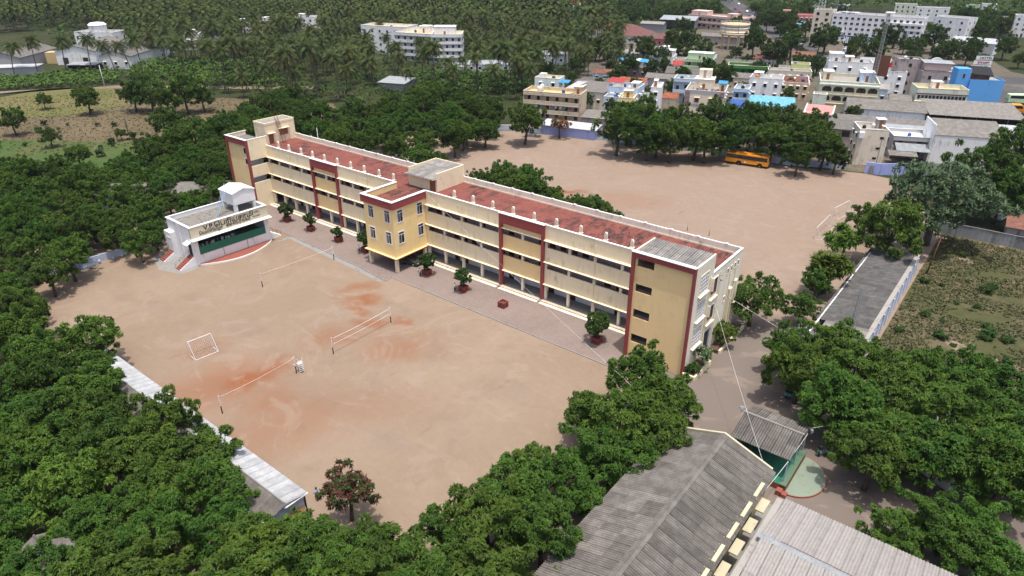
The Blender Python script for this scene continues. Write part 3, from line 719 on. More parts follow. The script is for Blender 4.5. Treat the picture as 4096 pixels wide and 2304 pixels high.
for s in (-.28, .28): m.tube(a + Vector((0, s, 0)), b + Vector((0, s, 0)), .05); m.tube(a + Vector((0, s, .85)), b + Vector((0, s, .85)), .03)
for i in range(15): p = a.lerp(b, (i + .5) / 16); m.tube(p + Vector((0, -.28, 0)), p + Vector((0, .28, 0)), .04, n=4)
m.build('ladder', 'metal_blue', ST)
# lettering on the signboard and the green drape behind it
def letters(name, txt, size, x, z, mt, parent, bold=.0, sx=1.0):
    cu = bpy.data.curves.new(name, 'FONT'); cu.body = txt; cu.size = size; cu.extrude = .012; cu.offset = bold
    t = bpy.data.objects.new(name, cu); col.objects.link(t)
    dg = bpy.context.evaluated_depsgraph_get(); me = bpy.data.meshes.new_from_object(t.evaluated_get(dg)); bpy.data.objects.remove(t)
    me.materials.clear(); me.materials.append(M[mt])
    o = obj(name, me, parent, (x, -.142, z)); o.rotation_euler = (R(90), 0, 0); o.scale = (sx, 1, 1)
    return o, me
def fit(o, me, width): 
    xs = [v.co.x for v in me.vertices]; w = max(xs) - min(xs); o.scale.x = width / w
t, me = letters('lettering', 'V.P.\u0bc6\u0baa\u0bb0\u0bbf\u0baf\u0b9a\u0bbe\u0bae\u0bbf', 1.25, 2.45, 6.22, 'text_black', ST, .022); fit(t, me, 9.9)
t, me = letters('lettering', 'Ex.MLA', .5, 12.55, 6.55, 'text_black', ST); fit(t, me, .95)
t, me = letters('lettering', '\u0bc6\u0bb5\u0bb3\u0bcd\u0bb3\u0bbf\u0bb5\u0bbf\u0bb4\u0bbe', .85, 1.5, 5.55, 'text_black', ST, .012); fit(t, me, 4.5)
t, me = letters('lettering', '\u0b95\u0bb2\u0bc8\u0baf\u0bb0\u0b99\u0bcd\u0b95\u0bae\u0bcd'.replace('\u0bb2\u0bc8', '\u0bc8\u0bb2'), .85, 6.7, 5.60, 'text_black', ST, .012); fit(t, me, 4.9)
t, me = letters('lettering', '1967-2007', .4, 12.0, 5.78, 'text_black', ST); fit(t, me, 1.6)
# stacked white chairs and things seen inside the stage
rnd = random.Random(3)
for i in range(12):
    x = 1.8 + i * .62; c = empty('stage_chair', (0, 0, 0)); c.location = ST.matrix_basis @ Vector((x, .9 + rnd.random() * .6, 2.02)); c.rotation_euler.z = rnd.uniform(0, 6)
    tag(c, 'white plastic chair standing inside the stage behind the green screen', 'chair', 'chairs inside the stage')
    bx('seat', 'metal_white', c, -.22, .22, -.22, .22, .42, .46); bx('backrest', 'metal_white', c, -.22, .22, .18, .22, .46, 1.35)
    for sx in (-.2, .17):
        for sy in (-.2, .17): bx('leg', 'metal_white', c, sx, sx + .03, sy, sy + .03, 0, .42)
sheet('stage_yard', [(-34.5, -33.2), (-29.8, -31.6), (-29.5, -28.2), (-41, -28.3), (-41, -31)], .008, 'concrete')

# ------------------------------------------------------------------ long white-roofed shed by the courts
sh = empty('long_shed', (0, 0, 0)); tag(sh, 'long low shed with white corrugated roof along the playground under the trees', 'building')
bx('side_wall', 'pale_blue_wall', sh, -12, 34.3, -52.95, -52.75, 0, 2.85); bx('side_wall', 'pale_blue_wall', sh, -12, 34.3, -57.6, -57.4, 0, 2.6)
m = MB(); m.add([(34.3, -57.4, 0), (34.3, -52.75, 0), (34.3, -52.75, 2.8), (34.3, -55.1, 3.35), (34.3, -57.4, 2.6), (34.1, -57.4, 0), (34.1, -52.75, 0), (34.1, -52.75, 2.8), (34.1, -55.1, 3.35), (34.1, -57.4, 2.6)],
                [(0, 1, 2, 3, 4), (9, 8, 7, 6, 5), (1, 0, 5, 6), (2, 1, 6, 7), (3, 2, 7, 8), (4, 3, 8, 9), (0, 4, 9, 5)]); gw = m.build('gable_wall', 'pale_blue_wall', sh)
m = MB(); n = 20; pts = [(34.31, -53.0 - 2.4 * math.sin(math.pi * i / n) * .0 - i * .16, .0) for i in range(3)]
poly = [(34.312, -54.2 + 1.35 * math.cos(2 * math.pi * i / 20), .85 + .85 * math.sin(2 * math.pi * i / 20)) for i in range(20)]
m = MB(); m.add(poly, [tuple(range(20))]); m.build('painted_panel', 'terrace_yellow', gw)
t, me = letters('painted_lettering', 'HO', .95, 0, 0, 'text_red', gw); t.location = (34.32, -54.9, .45); t.rotation_euler = (R(90), 0, R(90))
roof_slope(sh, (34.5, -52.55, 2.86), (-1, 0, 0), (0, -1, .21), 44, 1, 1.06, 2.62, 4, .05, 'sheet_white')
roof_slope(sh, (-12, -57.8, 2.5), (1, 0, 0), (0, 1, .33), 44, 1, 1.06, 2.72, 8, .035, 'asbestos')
MB().tube((34.5, -55.15, 3.42), (-12, -55.15, 3.42), .09, n=6).build('ridge_cap', 'concrete', sh)
MB().box(34.28, 34.55, -55.3, -52.5, 2.7, 2.8).build('verge', 'white_wash', sh)

# ------------------------------------------------------------------ hall with the big grey cement-sheet roof
ha = empty('sheet_roof_hall', (0, 0, 0)); tag(ha, 'yellow walled hall with wide dark grey corrugated gable roof in the foreground', 'building')
xe0, xrg, xe1, ze, zr, yf, yn = 59.1, 65.4, 71.2, 4.15, 6.05, -21.9, -52.0
bx('side_wall', 'h_yellow', ha, xe0 + .7, xe0 + .95, yn, yf - .1, 0, ze + .1)
bx('side_wall', 'h_yellow', ha, xe1 - 1.0, xe1 - .75, yn, yf - .1, 0, ze + .2)
gy0, gy1 = yf - .1, yf + .15
m = MB(); m.add([(xe0 + .7, gy0, 0), (xe1 - .75, gy0, 0), (xe1 - .4, gy0, ze + .3), (xrg, gy0, zr + .35), (xe0 + .4, gy0, ze + .3), (xe0 + .7, gy1, 0), (xe1 - .75, gy1, 0), (xe1 - .4, gy1, ze + .3), (xrg, gy1, zr + .35), (xe0 + .4, gy1, ze + .3)],
                [(0, 1, 2, 3, 4), (9, 8, 7, 6, 5), (1, 0, 5, 6), (2, 1, 6, 7), (3, 2, 7, 8), (4, 3, 8, 9), (0, 4, 9, 5)]); m.build('gable_wall', 'coping_cream', ha)
sl = Vector((xrg - xe0, 0, zr - ze)); L1 = sl.length
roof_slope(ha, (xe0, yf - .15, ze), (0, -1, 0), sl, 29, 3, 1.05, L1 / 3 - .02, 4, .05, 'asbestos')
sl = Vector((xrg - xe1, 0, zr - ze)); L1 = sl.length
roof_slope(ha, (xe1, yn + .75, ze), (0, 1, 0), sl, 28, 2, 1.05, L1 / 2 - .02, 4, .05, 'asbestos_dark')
m = MB(); m.slab([(xrg - .42, yf - .1, zr - .02), (xrg, yf - .1, zr + .13), (xrg, yn, zr + .13), (xrg - .42, yn, zr - .02)], .03); m.slab([(xrg, yf - .1, zr + .13), (xrg + .42, yf - .1, zr - .02), (xrg + .42, yn, zr - .02), (xrg, yn, zr + .13)], .03)
m.tube((xrg, yf - .1, zr + .14), (xrg, yn, zr + .14), .07, n=6); m.build('ridge_cap', 'asbestos_dark', ha)
y = -24.6
while y > -46:
    bx('wall_coping', 'coping_cream', ha, 70.62, 70.98, y - 2.3, y, ze - .3, ze + .42)
    bx('wall_pier', 'green_paint', ha, 70.5, 70.8, y - 2.75, y - 2.15, 0, ze + .1)
    o = bx('sunshade', 'coping_cream', ha, 71.0, 71.85, y - 2.1, y - .1, 2.7, 2.82)
    y -= 3.3
bx('passage_floor', 'concrete', ha, 70.25, 73.2, -47, -22, .004, .03)
bx('bench', 'dark_wood', ha, 72.2, 72.6, -46, -28, .35, .48)
# second hall, pinkish sheet roof
hb = empty('sheet_roof_hall', (0, 0, 0)); tag(hb, 'hall with pale pinkish corrugated metal roof at the bottom right', 'building')
x0, yr = 73.35, -32.8
bx('end_wall', 'h_cream', hb, 73.0, 73.3, -40.5, -26.4, 0, 4.9); bx('side_wall', 'h_cream', hb, 73.3, 98, -26.6, -26.3, 0, 4.7)
bx('end_coping', 'terrace', hb, 72.75, 73.32, -41, -26.6, 4.9, 5.35)
sl = Vector((0, yr + 25.7, 1.15)); L1 = sl.length
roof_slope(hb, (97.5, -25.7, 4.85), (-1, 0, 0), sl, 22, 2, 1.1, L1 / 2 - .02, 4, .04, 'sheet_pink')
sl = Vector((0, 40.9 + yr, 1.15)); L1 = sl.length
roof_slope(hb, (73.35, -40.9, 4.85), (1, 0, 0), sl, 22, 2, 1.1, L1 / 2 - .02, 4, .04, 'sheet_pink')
m = MB(); m.slab([(73.1, yr - .35, 5.98), (98, yr - .35, 5.98), (98, yr, 6.12), (73.1, yr, 6.12)], .03); m.slab([(73.1, yr, 6.12), (98, yr, 6.12), (98, yr + .35, 5.98), (73.1, yr + .35, 5.98)], .03); m.build('ridge_cap', 'sheet_grey', hb)
m = MB(); m.box(75, 98, yr + .33, yr + .38, 5.99, 6.03); m.build('rust_edge', 'metal_rust', hb)
# small pavilion with green stage and half-round platform
pv = empty('pavilion', (0, 0, 0)); tag(pv, 'small open pavilion with grey ribbed roof over a green painted floor', 'pavilion')
bx('platform', 'red_oxide', pv, 65.6, 71.9, -19.4, -12.4, 0, .78); bx('platform_floor', 'green_paint', pv, 65.62, 71.88, -19.38, -12.42, .78, .80)
bx('platform_rim', 'green_floor', pv, 71.3, 71.95, -19.5, -12.35, .8, .95)
bx('rear_wall', 'green_paint', pv, 65.6, 65.8, -18.4, -12.4, .8, 3.5)
for y in (-18.9, -15.5, -12.5): MB().tube((71.5, y, .8), (71.5, y, 3.6), .06, n=6).build('post', 'metal_blue', pv)
for y in (-18.9, -12.5): MB().tube((65.7, y, .8), (65.7, y, 3.6), .06, n=6).build('post', 'metal_blue', pv)
sl = Vector((0, 3.9, .95)); roof_slope(pv, (65.0, -18.5, 3.6), (1, 0, 0), sl, 6, 2, 1.1, 1.98, 4, .06, 'asbestos_dark')
sl = Vector((0, -3.2, .95)); roof_slope(pv, (71.6, -11.4, 3.6), (-1, 0, 0), sl, 6, 1, 1.1, 3.3, 4, .06, 'asbestos')
MB().tube((64.9, -14.6, 4.62), (71.7, -14.6, 4.62), .12, n=6).build('ridge_cap', 'concrete', pv)
m = MB(); m.box(71.7, 72.3, -20.3, -19.6, 0, .4); m.box(71.2, 71.8, -20.3, -19.6, 0, .6); m.build('step', 'red_oxide', pv)
hp = empty('half_round_platform', (72.0, -16.0, 0)); tag(hp, 'half round pale green platform with red rim beside the pavilion', 'platform')
arc = [(3.15 * math.sin(math.pi * i / 24), -3.7 * math.cos(math.pi * i / 24)) for i in range(25)]
m = MB(); m.prism(arc, 0, .16); m.build('rim', 'red_oxide', hp)
m = MB(); m.prism([(x * .965, y * .975) for x, y in arc], .16, .168); m.build('deck', 'green_pale', hp)
# long shed on the right
rsd = empty('long_shed', (0, 0, 0)); tag(rsd, 'long dark grey roofed shed with white arched outer wall beside the scrub lot', 'building')
aw = bx('arched_wall', 'white_wash', rsd, 71.6, 71.85, 9, 49, 0, 3.45)
bx('wall_coping', 'terrace', rsd, 71.3, 71.95, 9, 49, 3.45, 3.65)
for i in range(12):
    y = 11.5 + i * 3.15; m = MB(); pts = [(71.86, y + .55 * math.cos(math.pi * k / 8), 2.0 + .55 * math.sin(math.pi * k / 8)) for k in range(9)] + [(71.86, y - .55, .5), (71.86, y + .55, .5)]
    m.add(pts, [tuple(range(11))]); m.build('arch', 'h_violet', aw)
    bx('pilaster', 'pale_blue_wall', aw, 71.85, 72.05, y + 1.35, y + 1.75, 0, 3.3)
bx('side_wall', 'white_wash', rsd, 64.5, 64.7, 9, 46, 0, 3.0)
bx('end_wall', 'white_wash', rsd, 64.7, 71.6, 8.9, 9.1, 0, 3.2)
sl = Vector((7.3, 0, .55)); roof_slope(rsd, (64.1, 48.8, 2.95), (0, -1, 0), sl, 30, 3, 1.1, 2.42, 5, .02, 'asbestos_old')
sl = Vector((5.9, 0, .5)); roof_slope(rsd, (65.6, 15.7, 3.15), (0, -1, 0), sl, 6, 2, 1.1, 2.9, 4, .07, 'asbestos_pale')

# ------------------------------------------------------------------ the town: house kit
def house(label, x, y, ang, w, d, h, mt, fl=2, par=.8, nf=2, ns=2, roof='terrace', gal=False, trim='white_trim', heads=(), name='house', frame='dark_wood', shade='white_trim', ww=1.0, wh=1.2, cat='house', sides='RL', style='two', band=None):
    o = empty(name, (x, y, 0), R(ang)); tag(o, label, cat)
    hb = h - par; fh = hb / fl; y0 = 1.4 if gal else 0
    wall = bx('wall', mt, o, 0, w, y0, d, 0, hb)
    m = MB(); t = .16
    m.box(0, w, 0, t, hb if not gal else hb - .25, h); m.box(0, w, d - t, d, hb, h); m.box(0, t, t, d - t, hb, h); m.box(w - t, w, t, d - t, hb, h)
    pp = m.build('parapet', mt, o)
    if trim:
        m = MB(); m.box(-.04, w + .04, -.05, t + .04, h, h + .07); m.box(-.04, w + .04, d - t - .04, d + .04, h, h + .07); m.box(-.04, t + .04, t + .04, d - t - .04, h, h + .07); m.box(w - t - .04, w + .04, t + .04, d - t - .04, h, h + .07)
        m.build('coping', trim, pp)
    MB().box(t, w - t, t, d - t, hb - .15 if gal else hb, hb + .012).build('terrace', roof, o)
    if band: bx('band', band, o, -.03, w + .03, -.04, .0, hb - .15, hb + .12)
    for f in range(fl):
        z = f * fh
        if gal:
            if f: bx('balcony', mt, o, 0, w, 0, .14, z - .3, z + .95); bx('floor_slab', 'concrete', o, .02, w - .02, .14, 1.4, z - .2, z)
            for s in (0, w - .18): bx('side_fin', mt, o, s, s + .18, .141, 1.4, z + (.95 if f else 0), z + fh - .31)
        n = nf
        for i in range(n):
            xx = (i + .5) * w / n
            if (i + f) % 3 == 1 and (gal or f == 0): door(o, xx, y0 - .005, z + .05, .95, 2.05, 0, 'dark_wood')
            else: win(o, xx, y0 - .005, z + fh * .33, ww, wh, 0, frame, style, None if gal else shade)
        for i in range(ns):
            yy = (i + .5) * d / ns
            if 'R' in sides: win(o, w + .005, yy, z + fh * .33, ww * .9, wh, R(90), frame, style, shade)
            if 'L' in sides: win(o, -.005, yy, z + fh * .33, ww * .9, wh, R(-90), frame, style, shade)
    for (a, b, c, e, hh, hm) in heads:
        k = bx('stair_head', hm, o, a, b, c, e, hb + .012, hb + hh)
        MB().box(a - .15, b + .15, c - .15, e + .15, hb + hh, hb + hh + .12).build('roof_slab', trim or 'white_trim', k)
        door(k, (a + b) / 2, c - .005, hb + .03, min(.9, b - a - .2), min(2.0, hh - .2), 0, 'wood')
    ROOFS.append((o, w, d, hb + .012))
    return o
ROOFS = []
def sheet_roof(parent, a, b, c, d, mt, th=.06): return MB().slab([a, b, c, d], th).build('sheet_roof', mt, parent)
def shed(label, x, y, ang, w, d, he, hr, wallm, roofm, kind='gable', front='solid', name='shed', cat='shed', nf=0, axis='x', ov=.4):
    """axis x: ridge runs along the front; mono: roof rises to the back"""
    o = empty(name, (x, y, 0), R(ang)); tag(o, label, cat)
    if front == 'solid': bx('wall', wallm, o, 0, w, 0, d, 0, he - .12)
    else:
        bx('wall', wallm, o, 0, w, d - .2, d, 0, he - .1); bx('wall', wallm, o, 0, .2, .3, d - .2, 0, he - .1); bx('wall', wallm, o, w - .2, w, .3, d - .2, 0, he - .1)
        n = max(2, int(w / 4))
        for i in range(n + 1): MB().tube((.1 + i * (w - .2) / n, .15, 0), (.1 + i * (w - .2) / n, .15, he - .1), .08).build('post', 'metal_grey', o)
    for i in range(nf): win(o, (i + .5) * w / nf, -.005, he * .38, 1.0, 1.1, 0, 'dark_wood', 'two', 'white_trim')
    if kind == 'mono': sheet_roof(o, (-ov, -ov, he), (w + ov, -ov, he), (w + ov, d + ov, hr), (-ov, d + ov, hr), roofm)
    elif axis == 'x':
        sheet_roof(o, (-ov, -ov, he), (w + ov, -ov, he), (w + ov, d / 2, hr), (-ov, d / 2, hr), roofm)
        sheet_roof(o, (-ov, d / 2, hr), (w + ov, d / 2, hr), (w + ov, d + ov, he), (-ov, d + ov, he), roofm)
        for s in (0.02, w - .02): m = MB(); m.add([(s, 0, he - .13), (s, d, he - .13), (s, d / 2, hr - .12)], [(0, 1, 2)]); m.build('gable', wallm, o)
        MB().tube((-ov, d / 2, hr + .02), (w + ov, d / 2, hr + .02), .1).build('ridge_cap', roofm, o)
    else:
        sheet_roof(o, (-ov, -ov, he), (w / 2, -ov, hr), (w / 2, d + ov, hr), (-ov, d + ov, he), roofm)
        sheet_roof(o, (w / 2, -ov, hr), (w + ov, -ov, he), (w + ov, d + ov, he), (w / 2, d + ov, hr), roofm)
        for s in (0.0, d): m = MB(); m.add([(0, s, he - .13), (w, s, he - .13), (w / 2, s, hr - .12)], [(0, 1, 2)]); m.build('gable', wallm, o)
        MB().tube((w / 2, -ov, hr + .02), (w / 2, d + ov, hr + .02), .1).build('ridge_cap', roofm, o)
    return o
def water_tank(label, x, y, z, mt, r=.6, h=1.3, group='water tanks on the roofs'):
    o = MB().lathe([(r, 0), (r, h * .78), (r * .9, h * .86), (r * .45, h * .95), (r * .4, h), (.02, h)], 14).build('water_tank', mt, None, True, (x, y, z))
    tag(o, label, 'water tank', group)
def loc(o, p): return o.matrix_basis @ Vector(p)
def frame_of(o): return Matrix.Translation(o.location) @ Matrix.Rotation(o.rotation_euler.z, 4, 'Z')
def at(o, x, y, z): return tuple(frame_of(o) @ Vector((x, y, z)))

# --- houses behind the rear wall, left to right
h = house('beige three storey house with long balcony bands and yellow terrace', -51.8, 96.6, 17, 18.8, 8.2, 9.3, 'h_beige', 3, .95, 6, 0, 'terrace_yellow', True, 'h_cream', ((15.9, 18.6, 3.2, 8.0, 2.6, 'h_beige'),))
for z in (8.85, 5.5, 2.6): bx('stripe', 'white_trim', h, 0, 18.8, -.015, 0, z - .06, z + .06)
sheet_roof(h, (13.4, 2.6, 10.6), (16.0, 2.6, 10.6), (18.8, 8.2, 11.9), (15.6, 8.2, 11.9), 'sheet_white')
water_tank('white drum water tank on the beige house terrace, front one', *at(h, 4.4, 3.6, 8.4), 'tank_white', .85, 2.0); water_tank('white water tank behind another on the beige house terrace', *at(h, 4.2, 6.2, 8.4), 'tank_white', .7, 2.2)
for i in range(8):
    p = at(h, 4.5 + i * 1.5 + (.5 if i > 3 else 0), .35, 5.0); c = MB().box(-.35, .35, -.02, .02, -.55, 0).build('hanging_cloth', ('white_cloth', 'teal_cloth', 'red_cloth', 'blue_cloth', 'h_cream')[i % 5], None, False, p, R(17)); tag(c, 'washing hung along the balcony of the beige house', 'cloth', 'washing on the beige house balcony')
h = house('pale green roofed upper house with small window behind the beige house', -62.0, 116.6, 17, 9, 6, 9.5, 'h_pale', 3, .7, 2, 1, 'terrace_yellow')
bx('tank_block', 'white_trim', h, 1.2, 3.4, 1.5, 3.8, 8.8, 10.6)
sheet_roof(h, (9.0, -.5, 8.4), (12.4, -.5, 8.4), (12.4, 2.6, 8.9), (9.0, 2.6, 8.9), 'sheet_blue')
shed('two storey house with broad flat grey cement sheet roof', -52.8, 121.5, 12, 14.5, 16, 5.8, 6.3, 'h_cream', 'asbestos', 'mono', nf=4, name='house', cat='house')
h = house('light blue two storey house front with small barred window', -35.2, 118.8, 17, 6.0, 5.5, 6, 'h_blue', 2, .7, 2, 1, ww=.8, wh=.9)
h = house('light blue house with red sheet shelter on its roof', -37.4, 124.6, 14, 10.5, 9, 8.2, 'h_blue', 2, .9, 3, 2, heads=((7.8, 10.4, 1, 5, 2.3, 'h_white'),))
for p in ((.4, .6), (4.6, .6), (.4, 4.4), (4.6, 4.4)): MB().tube((p[0], p[1], 7.3), (p[0], p[1], 9.7), .06).build('post', 'metal_grey', h)
sheet_roof(h, (-.2, .1, 9.6), (5.2, .1, 9.5), (5.2, 5.0, 10.3), (-.2, 5.0, 10.4), 'sheet_red')
h = house('small yellow house with square roof room below the light blue house', -29.2, 118.2, 20, 4.9, 8, 6.5, 'h_yellow', 2, .7, 2, 2, 'terrace_yellow', heads=((1.2, 4.0, 2.2, 5, 2.5, 'h_yellow'),))
h = house('narrow tall white house with satellite dish and side awning', -23.0, 128.3, 22, 3.2, 9.5, 9, 'h_white', 3, .9, 1, 2, 'h_white', heads=((.3, 1.5, 5.5, 8.5, 2.0, 'h_white'),), sides='L')
sheet_roof(h, (-3.2, -2.2, 6.2), (.4, -2.2, 6.0), (.4, .6, 6.7), (-3.2, .6, 6.9), 'sheet_grey'); bx('side_room', 'h_white', h, -2.9, 0, -1.8, .5, 0, 6.0)
h = house('light blue balcony house left of the striped house', -25.3, 149.5, 18, 8.5, 8, 8.6, 'h_ltblue', 2, .9, 3, 1, gal=True)
water_tank('black water tank on the light blue balcony house', *at(h, 2.4, 3, 7.75), 'tank_black', .6, 1.2)
h = house('cream two storey house with purple striped corner panels and roof shelter', -14.6, 136.4, 17.6, 12.7, 13, 8, 'h_cream', 2, 1.0, 0, 3, 'terrace', heads=((2.0, 8.2, 6.5, 12.4, 3.4, 'h_cream'), (10.2, 12.4, 6, 9.5, 2.2, 'h_cream')))
bx('grey_band', 'grey_wall', h, 1.7, 10.9, -.03, 0, 6.7, 7.95); bx('grey_band', 'grey_wall', h, 1.7, 10.9, -.03, 0, 2.7, 3.5)
for a in (-.02, 10.9):
    p = bx('corner_panel', 'h_cream', h, a, a + 1.72, -.03, 0, 2.7, 7.9)
    for i in range(12): bx('stripe', 'h_purple', p, a + .04, a + 1.68, -.07, -.03, 2.75 + i * .43, 3.02 + i * .43)
for a in (4.0, 8.6): win(h, a, -.005, 4.05, 1.55, 1.6, 0, 'h_salmon', 'grid', 'h_cream')
win(h, 11.9, -.05, 4.3, 1.2, 1.2, 0, 'white_trim', 'two')
bx('roof_tank_room', 'h_cream', h, 3.0, 7.0, 8.5, 12.2, 10.5, 13.2); m = MB()
for s in (4.6, 5.2): m.tube((s, 8.45, 10.5), (s, 8.45, 13.3), .04)
for i in range(9): m.tube((4.6, 8.45, 10.7 + i * .3), (5.2, 8.45, 10.7 + i * .3), .03)
m.build('ladder', 'metal_rust', h)
sheet_roof(h, (9.7, 5.4, 9.6), (12.7, 5.4, 9.6), (12.7, 9.8, 9.9), (9.7, 9.8, 9.9), 'sheet_blue')
for i in range(9):
    c = MB().box(-.4, .4, -.03, .03, -.9, 0).build('hanging_cloth', ('white_cloth', 'red_cloth', 'blue_cloth', 'tank_orange', 'h_purple')[i % 5], None, False, at(h, 2.8 + i * .95, 1.2, 8.4), R(17.6)); tag(c, 'washing hung on the terrace of the striped cream house', 'cloth', 'washing on the striped house terrace')
h = house('light blue narrow house right of the striped house', -4.6, 153.0, 15, 5.0, 9, 7, 'h_ltblue', 2, .8, 2, 2, gal=True)
shed('low shed with royal blue sheet roof behind the trees', -2.4, 141.6, 8, 8.6, 9, 3.2, 3.9, 'h_blue', 'sheet_royal', 'mono')
shed('pale green house with bright cyan sheet roof', 5.2, 142.8, 17.8, 13.4, 11, 4.4, 5.6, 'h_sage', 'sheet_cyan', 'mono', nf=4, name='house', cat='house')
shed('small shed with pale white sheet roof beside the cyan roof', 4.5, 157.5, 14, 8.0, 6, 3.6, 3.9, 'h_blue', 'sheet_white', 'mono')
h = house('white two storey house with orange water tank on the roof', -6.9, 173.5, 14, 11.2, 9, 7.6, 'h_white', 2, .8, 3, 2, wh=1.3, heads=((1, 4, 3, 7, 2, 'h_white'),))
water_tank('orange water tank on the white house roof', *at(h, 2.3, 2.0, 6.9), 'tank_orange', .7, 1.5)
h = house('house with rough red tiled flat roof beside the narrow street', 2.2, 180.2, 18, 9.8, 15, 6, 'h_beige', 2, .35, 4, 2, 'old_tile')
h = house('cream house with railed white parapet beyond the red tiled roof', -9.0, 199.0, 22, 16, 6, 6.6, 'h_cream', 2, 1.1, 5, 1)
m = MB()
for i in range(30): m.box(1 + i * .48, 1.18 + i * .48, -.06, 0, 5.55, 6.4)
m.build('baluster_row', 'grey_wall', h)
h = house('small lemon green house with blue tank above the cream house', -4, 210, 18, 7, 6, 8, 'h_lemon', 2, .8, 2, 1)
water_tank('blue water tank on the lemon green house', *at(h, 1.5, 2, 7.3), 'sheet_royal', .6, 1.2)
h = house('three storey lodge with rows of cut corner arches', 18.8, 168.7, 17.5, 18.2, 17, 10, 'h_arch', 3, 1.0, 0, 3, 'terrace', trim='h_pale', heads=((1.0, 4.2, 9, 14, 2.6, 'h_cream'), (12.5, 17, 8, 14, 3.0, 'h_blue')), sides='R')
for f in range(1, 3):
    z = f * 3.0
    for i in range(5):
        a = 1.0 + i * 3.5
        m = MB(); k = [(a, z + .75), (a + 2.9, z + .75), (a + 2.9, z + 1.75), (a + 2.3, z + 2.35), (a + .6, z + 2.35), (a, z + 1.75)]
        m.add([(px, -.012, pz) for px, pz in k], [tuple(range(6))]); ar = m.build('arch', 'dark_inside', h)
        win(ar, a + 1.45, -.02, z + .9, 1.2, 1.2, 0, 'dark_wood', 'grid')
    bx('ledge', 'h_cream', h, -.1, 18.3, -.35, 0, z - .25, z - .05)
bx('cornice', 'h_pale', h, -.2, 18.4, -.5, 0, 8.85, 9.25)
h = house('tall white block with open roof room behind the arched lodge', 11.0, 205.5, 20, 15.5, 9, 11, 'h_white', 3, .9, 3, 1, heads=((.2, 5.0, 2, 8, 3.4, 'h_white'), (6, 9, 4, 8, 2.2, 'h_white')), style='two')
h = house('white annexe with long grey shutters right of the tall white block', 24.8, 206, 20, 13.5, 9, 9, 'h_white', 3, 1.2, 3, 0)
h = house('pale green stair tower at the corner of the arched lodge', 19.0, 162.6, 15, 4.2, 4, 6.6, 'h_sage', 2, .2, 0, 0)
h = house('white house with pink sloping roof and dark verandah by the rear wall', 24.4, 136.4, 12, 7.6, 9, 6.2, 'h_white', 2, .2, 2, 0, gal=True, trim=None)
sheet_roof(h, (-.1, -1.0, 6.0), (7.7, -1.0, 6.0), (7.7, 8.4, 6.9), (-.1, 8.4, 6.9), 'h_salmon')
for s in (-.3, 7.6): MB().slab([(s, -1.2, 6.2), (s + .35, -1.2, 6.2), (s + .35, 8.6, 7.1), (s, 8.6, 7.1)], .5).build('white_edge', 'h_white', h)
h = shed('grey cement sheet house with open black doorway beside the cream house', 34.2, 124.0, 15, 7.4, 9.5, 5.3, 5.9, 'old_wall', 'asbestos_dark', 'mono', nf=0)
bx('doorway', 'dark_inside', h, 4.3, 6.4, -.03, 0, 3.2, 4.8); bx('window_hole', 'dark_inside', h, 2.0, 2.8, -.03, 0, 2.0, 2.6)
h = house('tall cream house with blank stained wall facing the yard', 45.6, 110.8, 24, 7.0, 8, 9.3, 'h_cream', 3, .7, 0, 2, sides='L', heads=((4.8, 6.8, 4.5, 6.8, 2.3, 'old_wall'),))
for x_, z_ in ((5.6, 7.0), (5.2, 4.3), (4.9, 1.7)): win(h, x_, -.005, z_, .9, .55, 0, 'dark_wood', 'two')
bx('drain_pipe', 'metal_grey', h, 5.65, 5.75, -.1, -.02, .5, 7.0); bx('stain_box', 'h_white', h, -.02, 1.2, -.9, 0, 7.2, 8.6)
h = house('grey white house with terrace balustrade and sheet awnings', 51.8, 123.0, 24, 9.4, 9, 6, 'grey_wall', 2, .9, 2, 1, 'h_white', gal=True)
sheet_roof(h, (.6, -3.2, 3.0), (8.8, -3.2, 2.9), (8.8, .1, 4.2), (.6, .1, 4.3), 'sheet_grey'); sheet_roof(h, (-1.5, -5.6, 2.3), (5.4, -5.6, 2.2), (5.4, -2.9, 2.9), (-1.5, -2.9, 3.0), 'asbestos')
h = shed('large plain bluish white wall with grey cement sheet roof above', 60.8, 124.8, 21.4, 16, 10, 7.4, 9.6, 'h_white', 'asbestos', 'mono', name='warehouse', cat='warehouse', ov=.1)
bx('tall_fin', 'h_white', h, -.35, -.11, 0, 10.4, 0, 9.9)
shed('long white walled shed with dark stained gable by the market', 31.5, 158.0, 17, 22, 15, 4.6, 6.4, 'h_white', 'asbestos', 'gable', axis='x', name='warehouse', cat='warehouse')
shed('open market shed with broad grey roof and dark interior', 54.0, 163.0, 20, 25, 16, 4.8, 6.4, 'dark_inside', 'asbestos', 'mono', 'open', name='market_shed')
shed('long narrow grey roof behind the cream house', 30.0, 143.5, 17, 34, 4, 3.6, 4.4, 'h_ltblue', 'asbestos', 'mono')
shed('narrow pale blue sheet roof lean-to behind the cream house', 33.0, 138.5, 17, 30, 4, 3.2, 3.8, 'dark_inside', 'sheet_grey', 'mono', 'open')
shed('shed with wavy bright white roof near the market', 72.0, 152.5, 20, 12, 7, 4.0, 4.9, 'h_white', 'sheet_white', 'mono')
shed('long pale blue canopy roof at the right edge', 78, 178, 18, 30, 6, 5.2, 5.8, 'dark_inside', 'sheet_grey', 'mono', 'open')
shed('old grey roofed house beneath the blue canopy', 80, 164, 16, 16, 9, 3.4, 5.0, 'old_wall', 'asbestos_pale', 'gable', nf=3, name='house', cat='house')
h = house('grey building with a ribbon of dark office windows', 46.2, 181.0, 22, 15.0, 9, 9, 'h_sage', 2, 1.1, 0, 0, 'terrace_yellow', trim='h_sage', heads=((5.5, 8.5, 5.5, 8.8, 2.3, 'h_white'),))
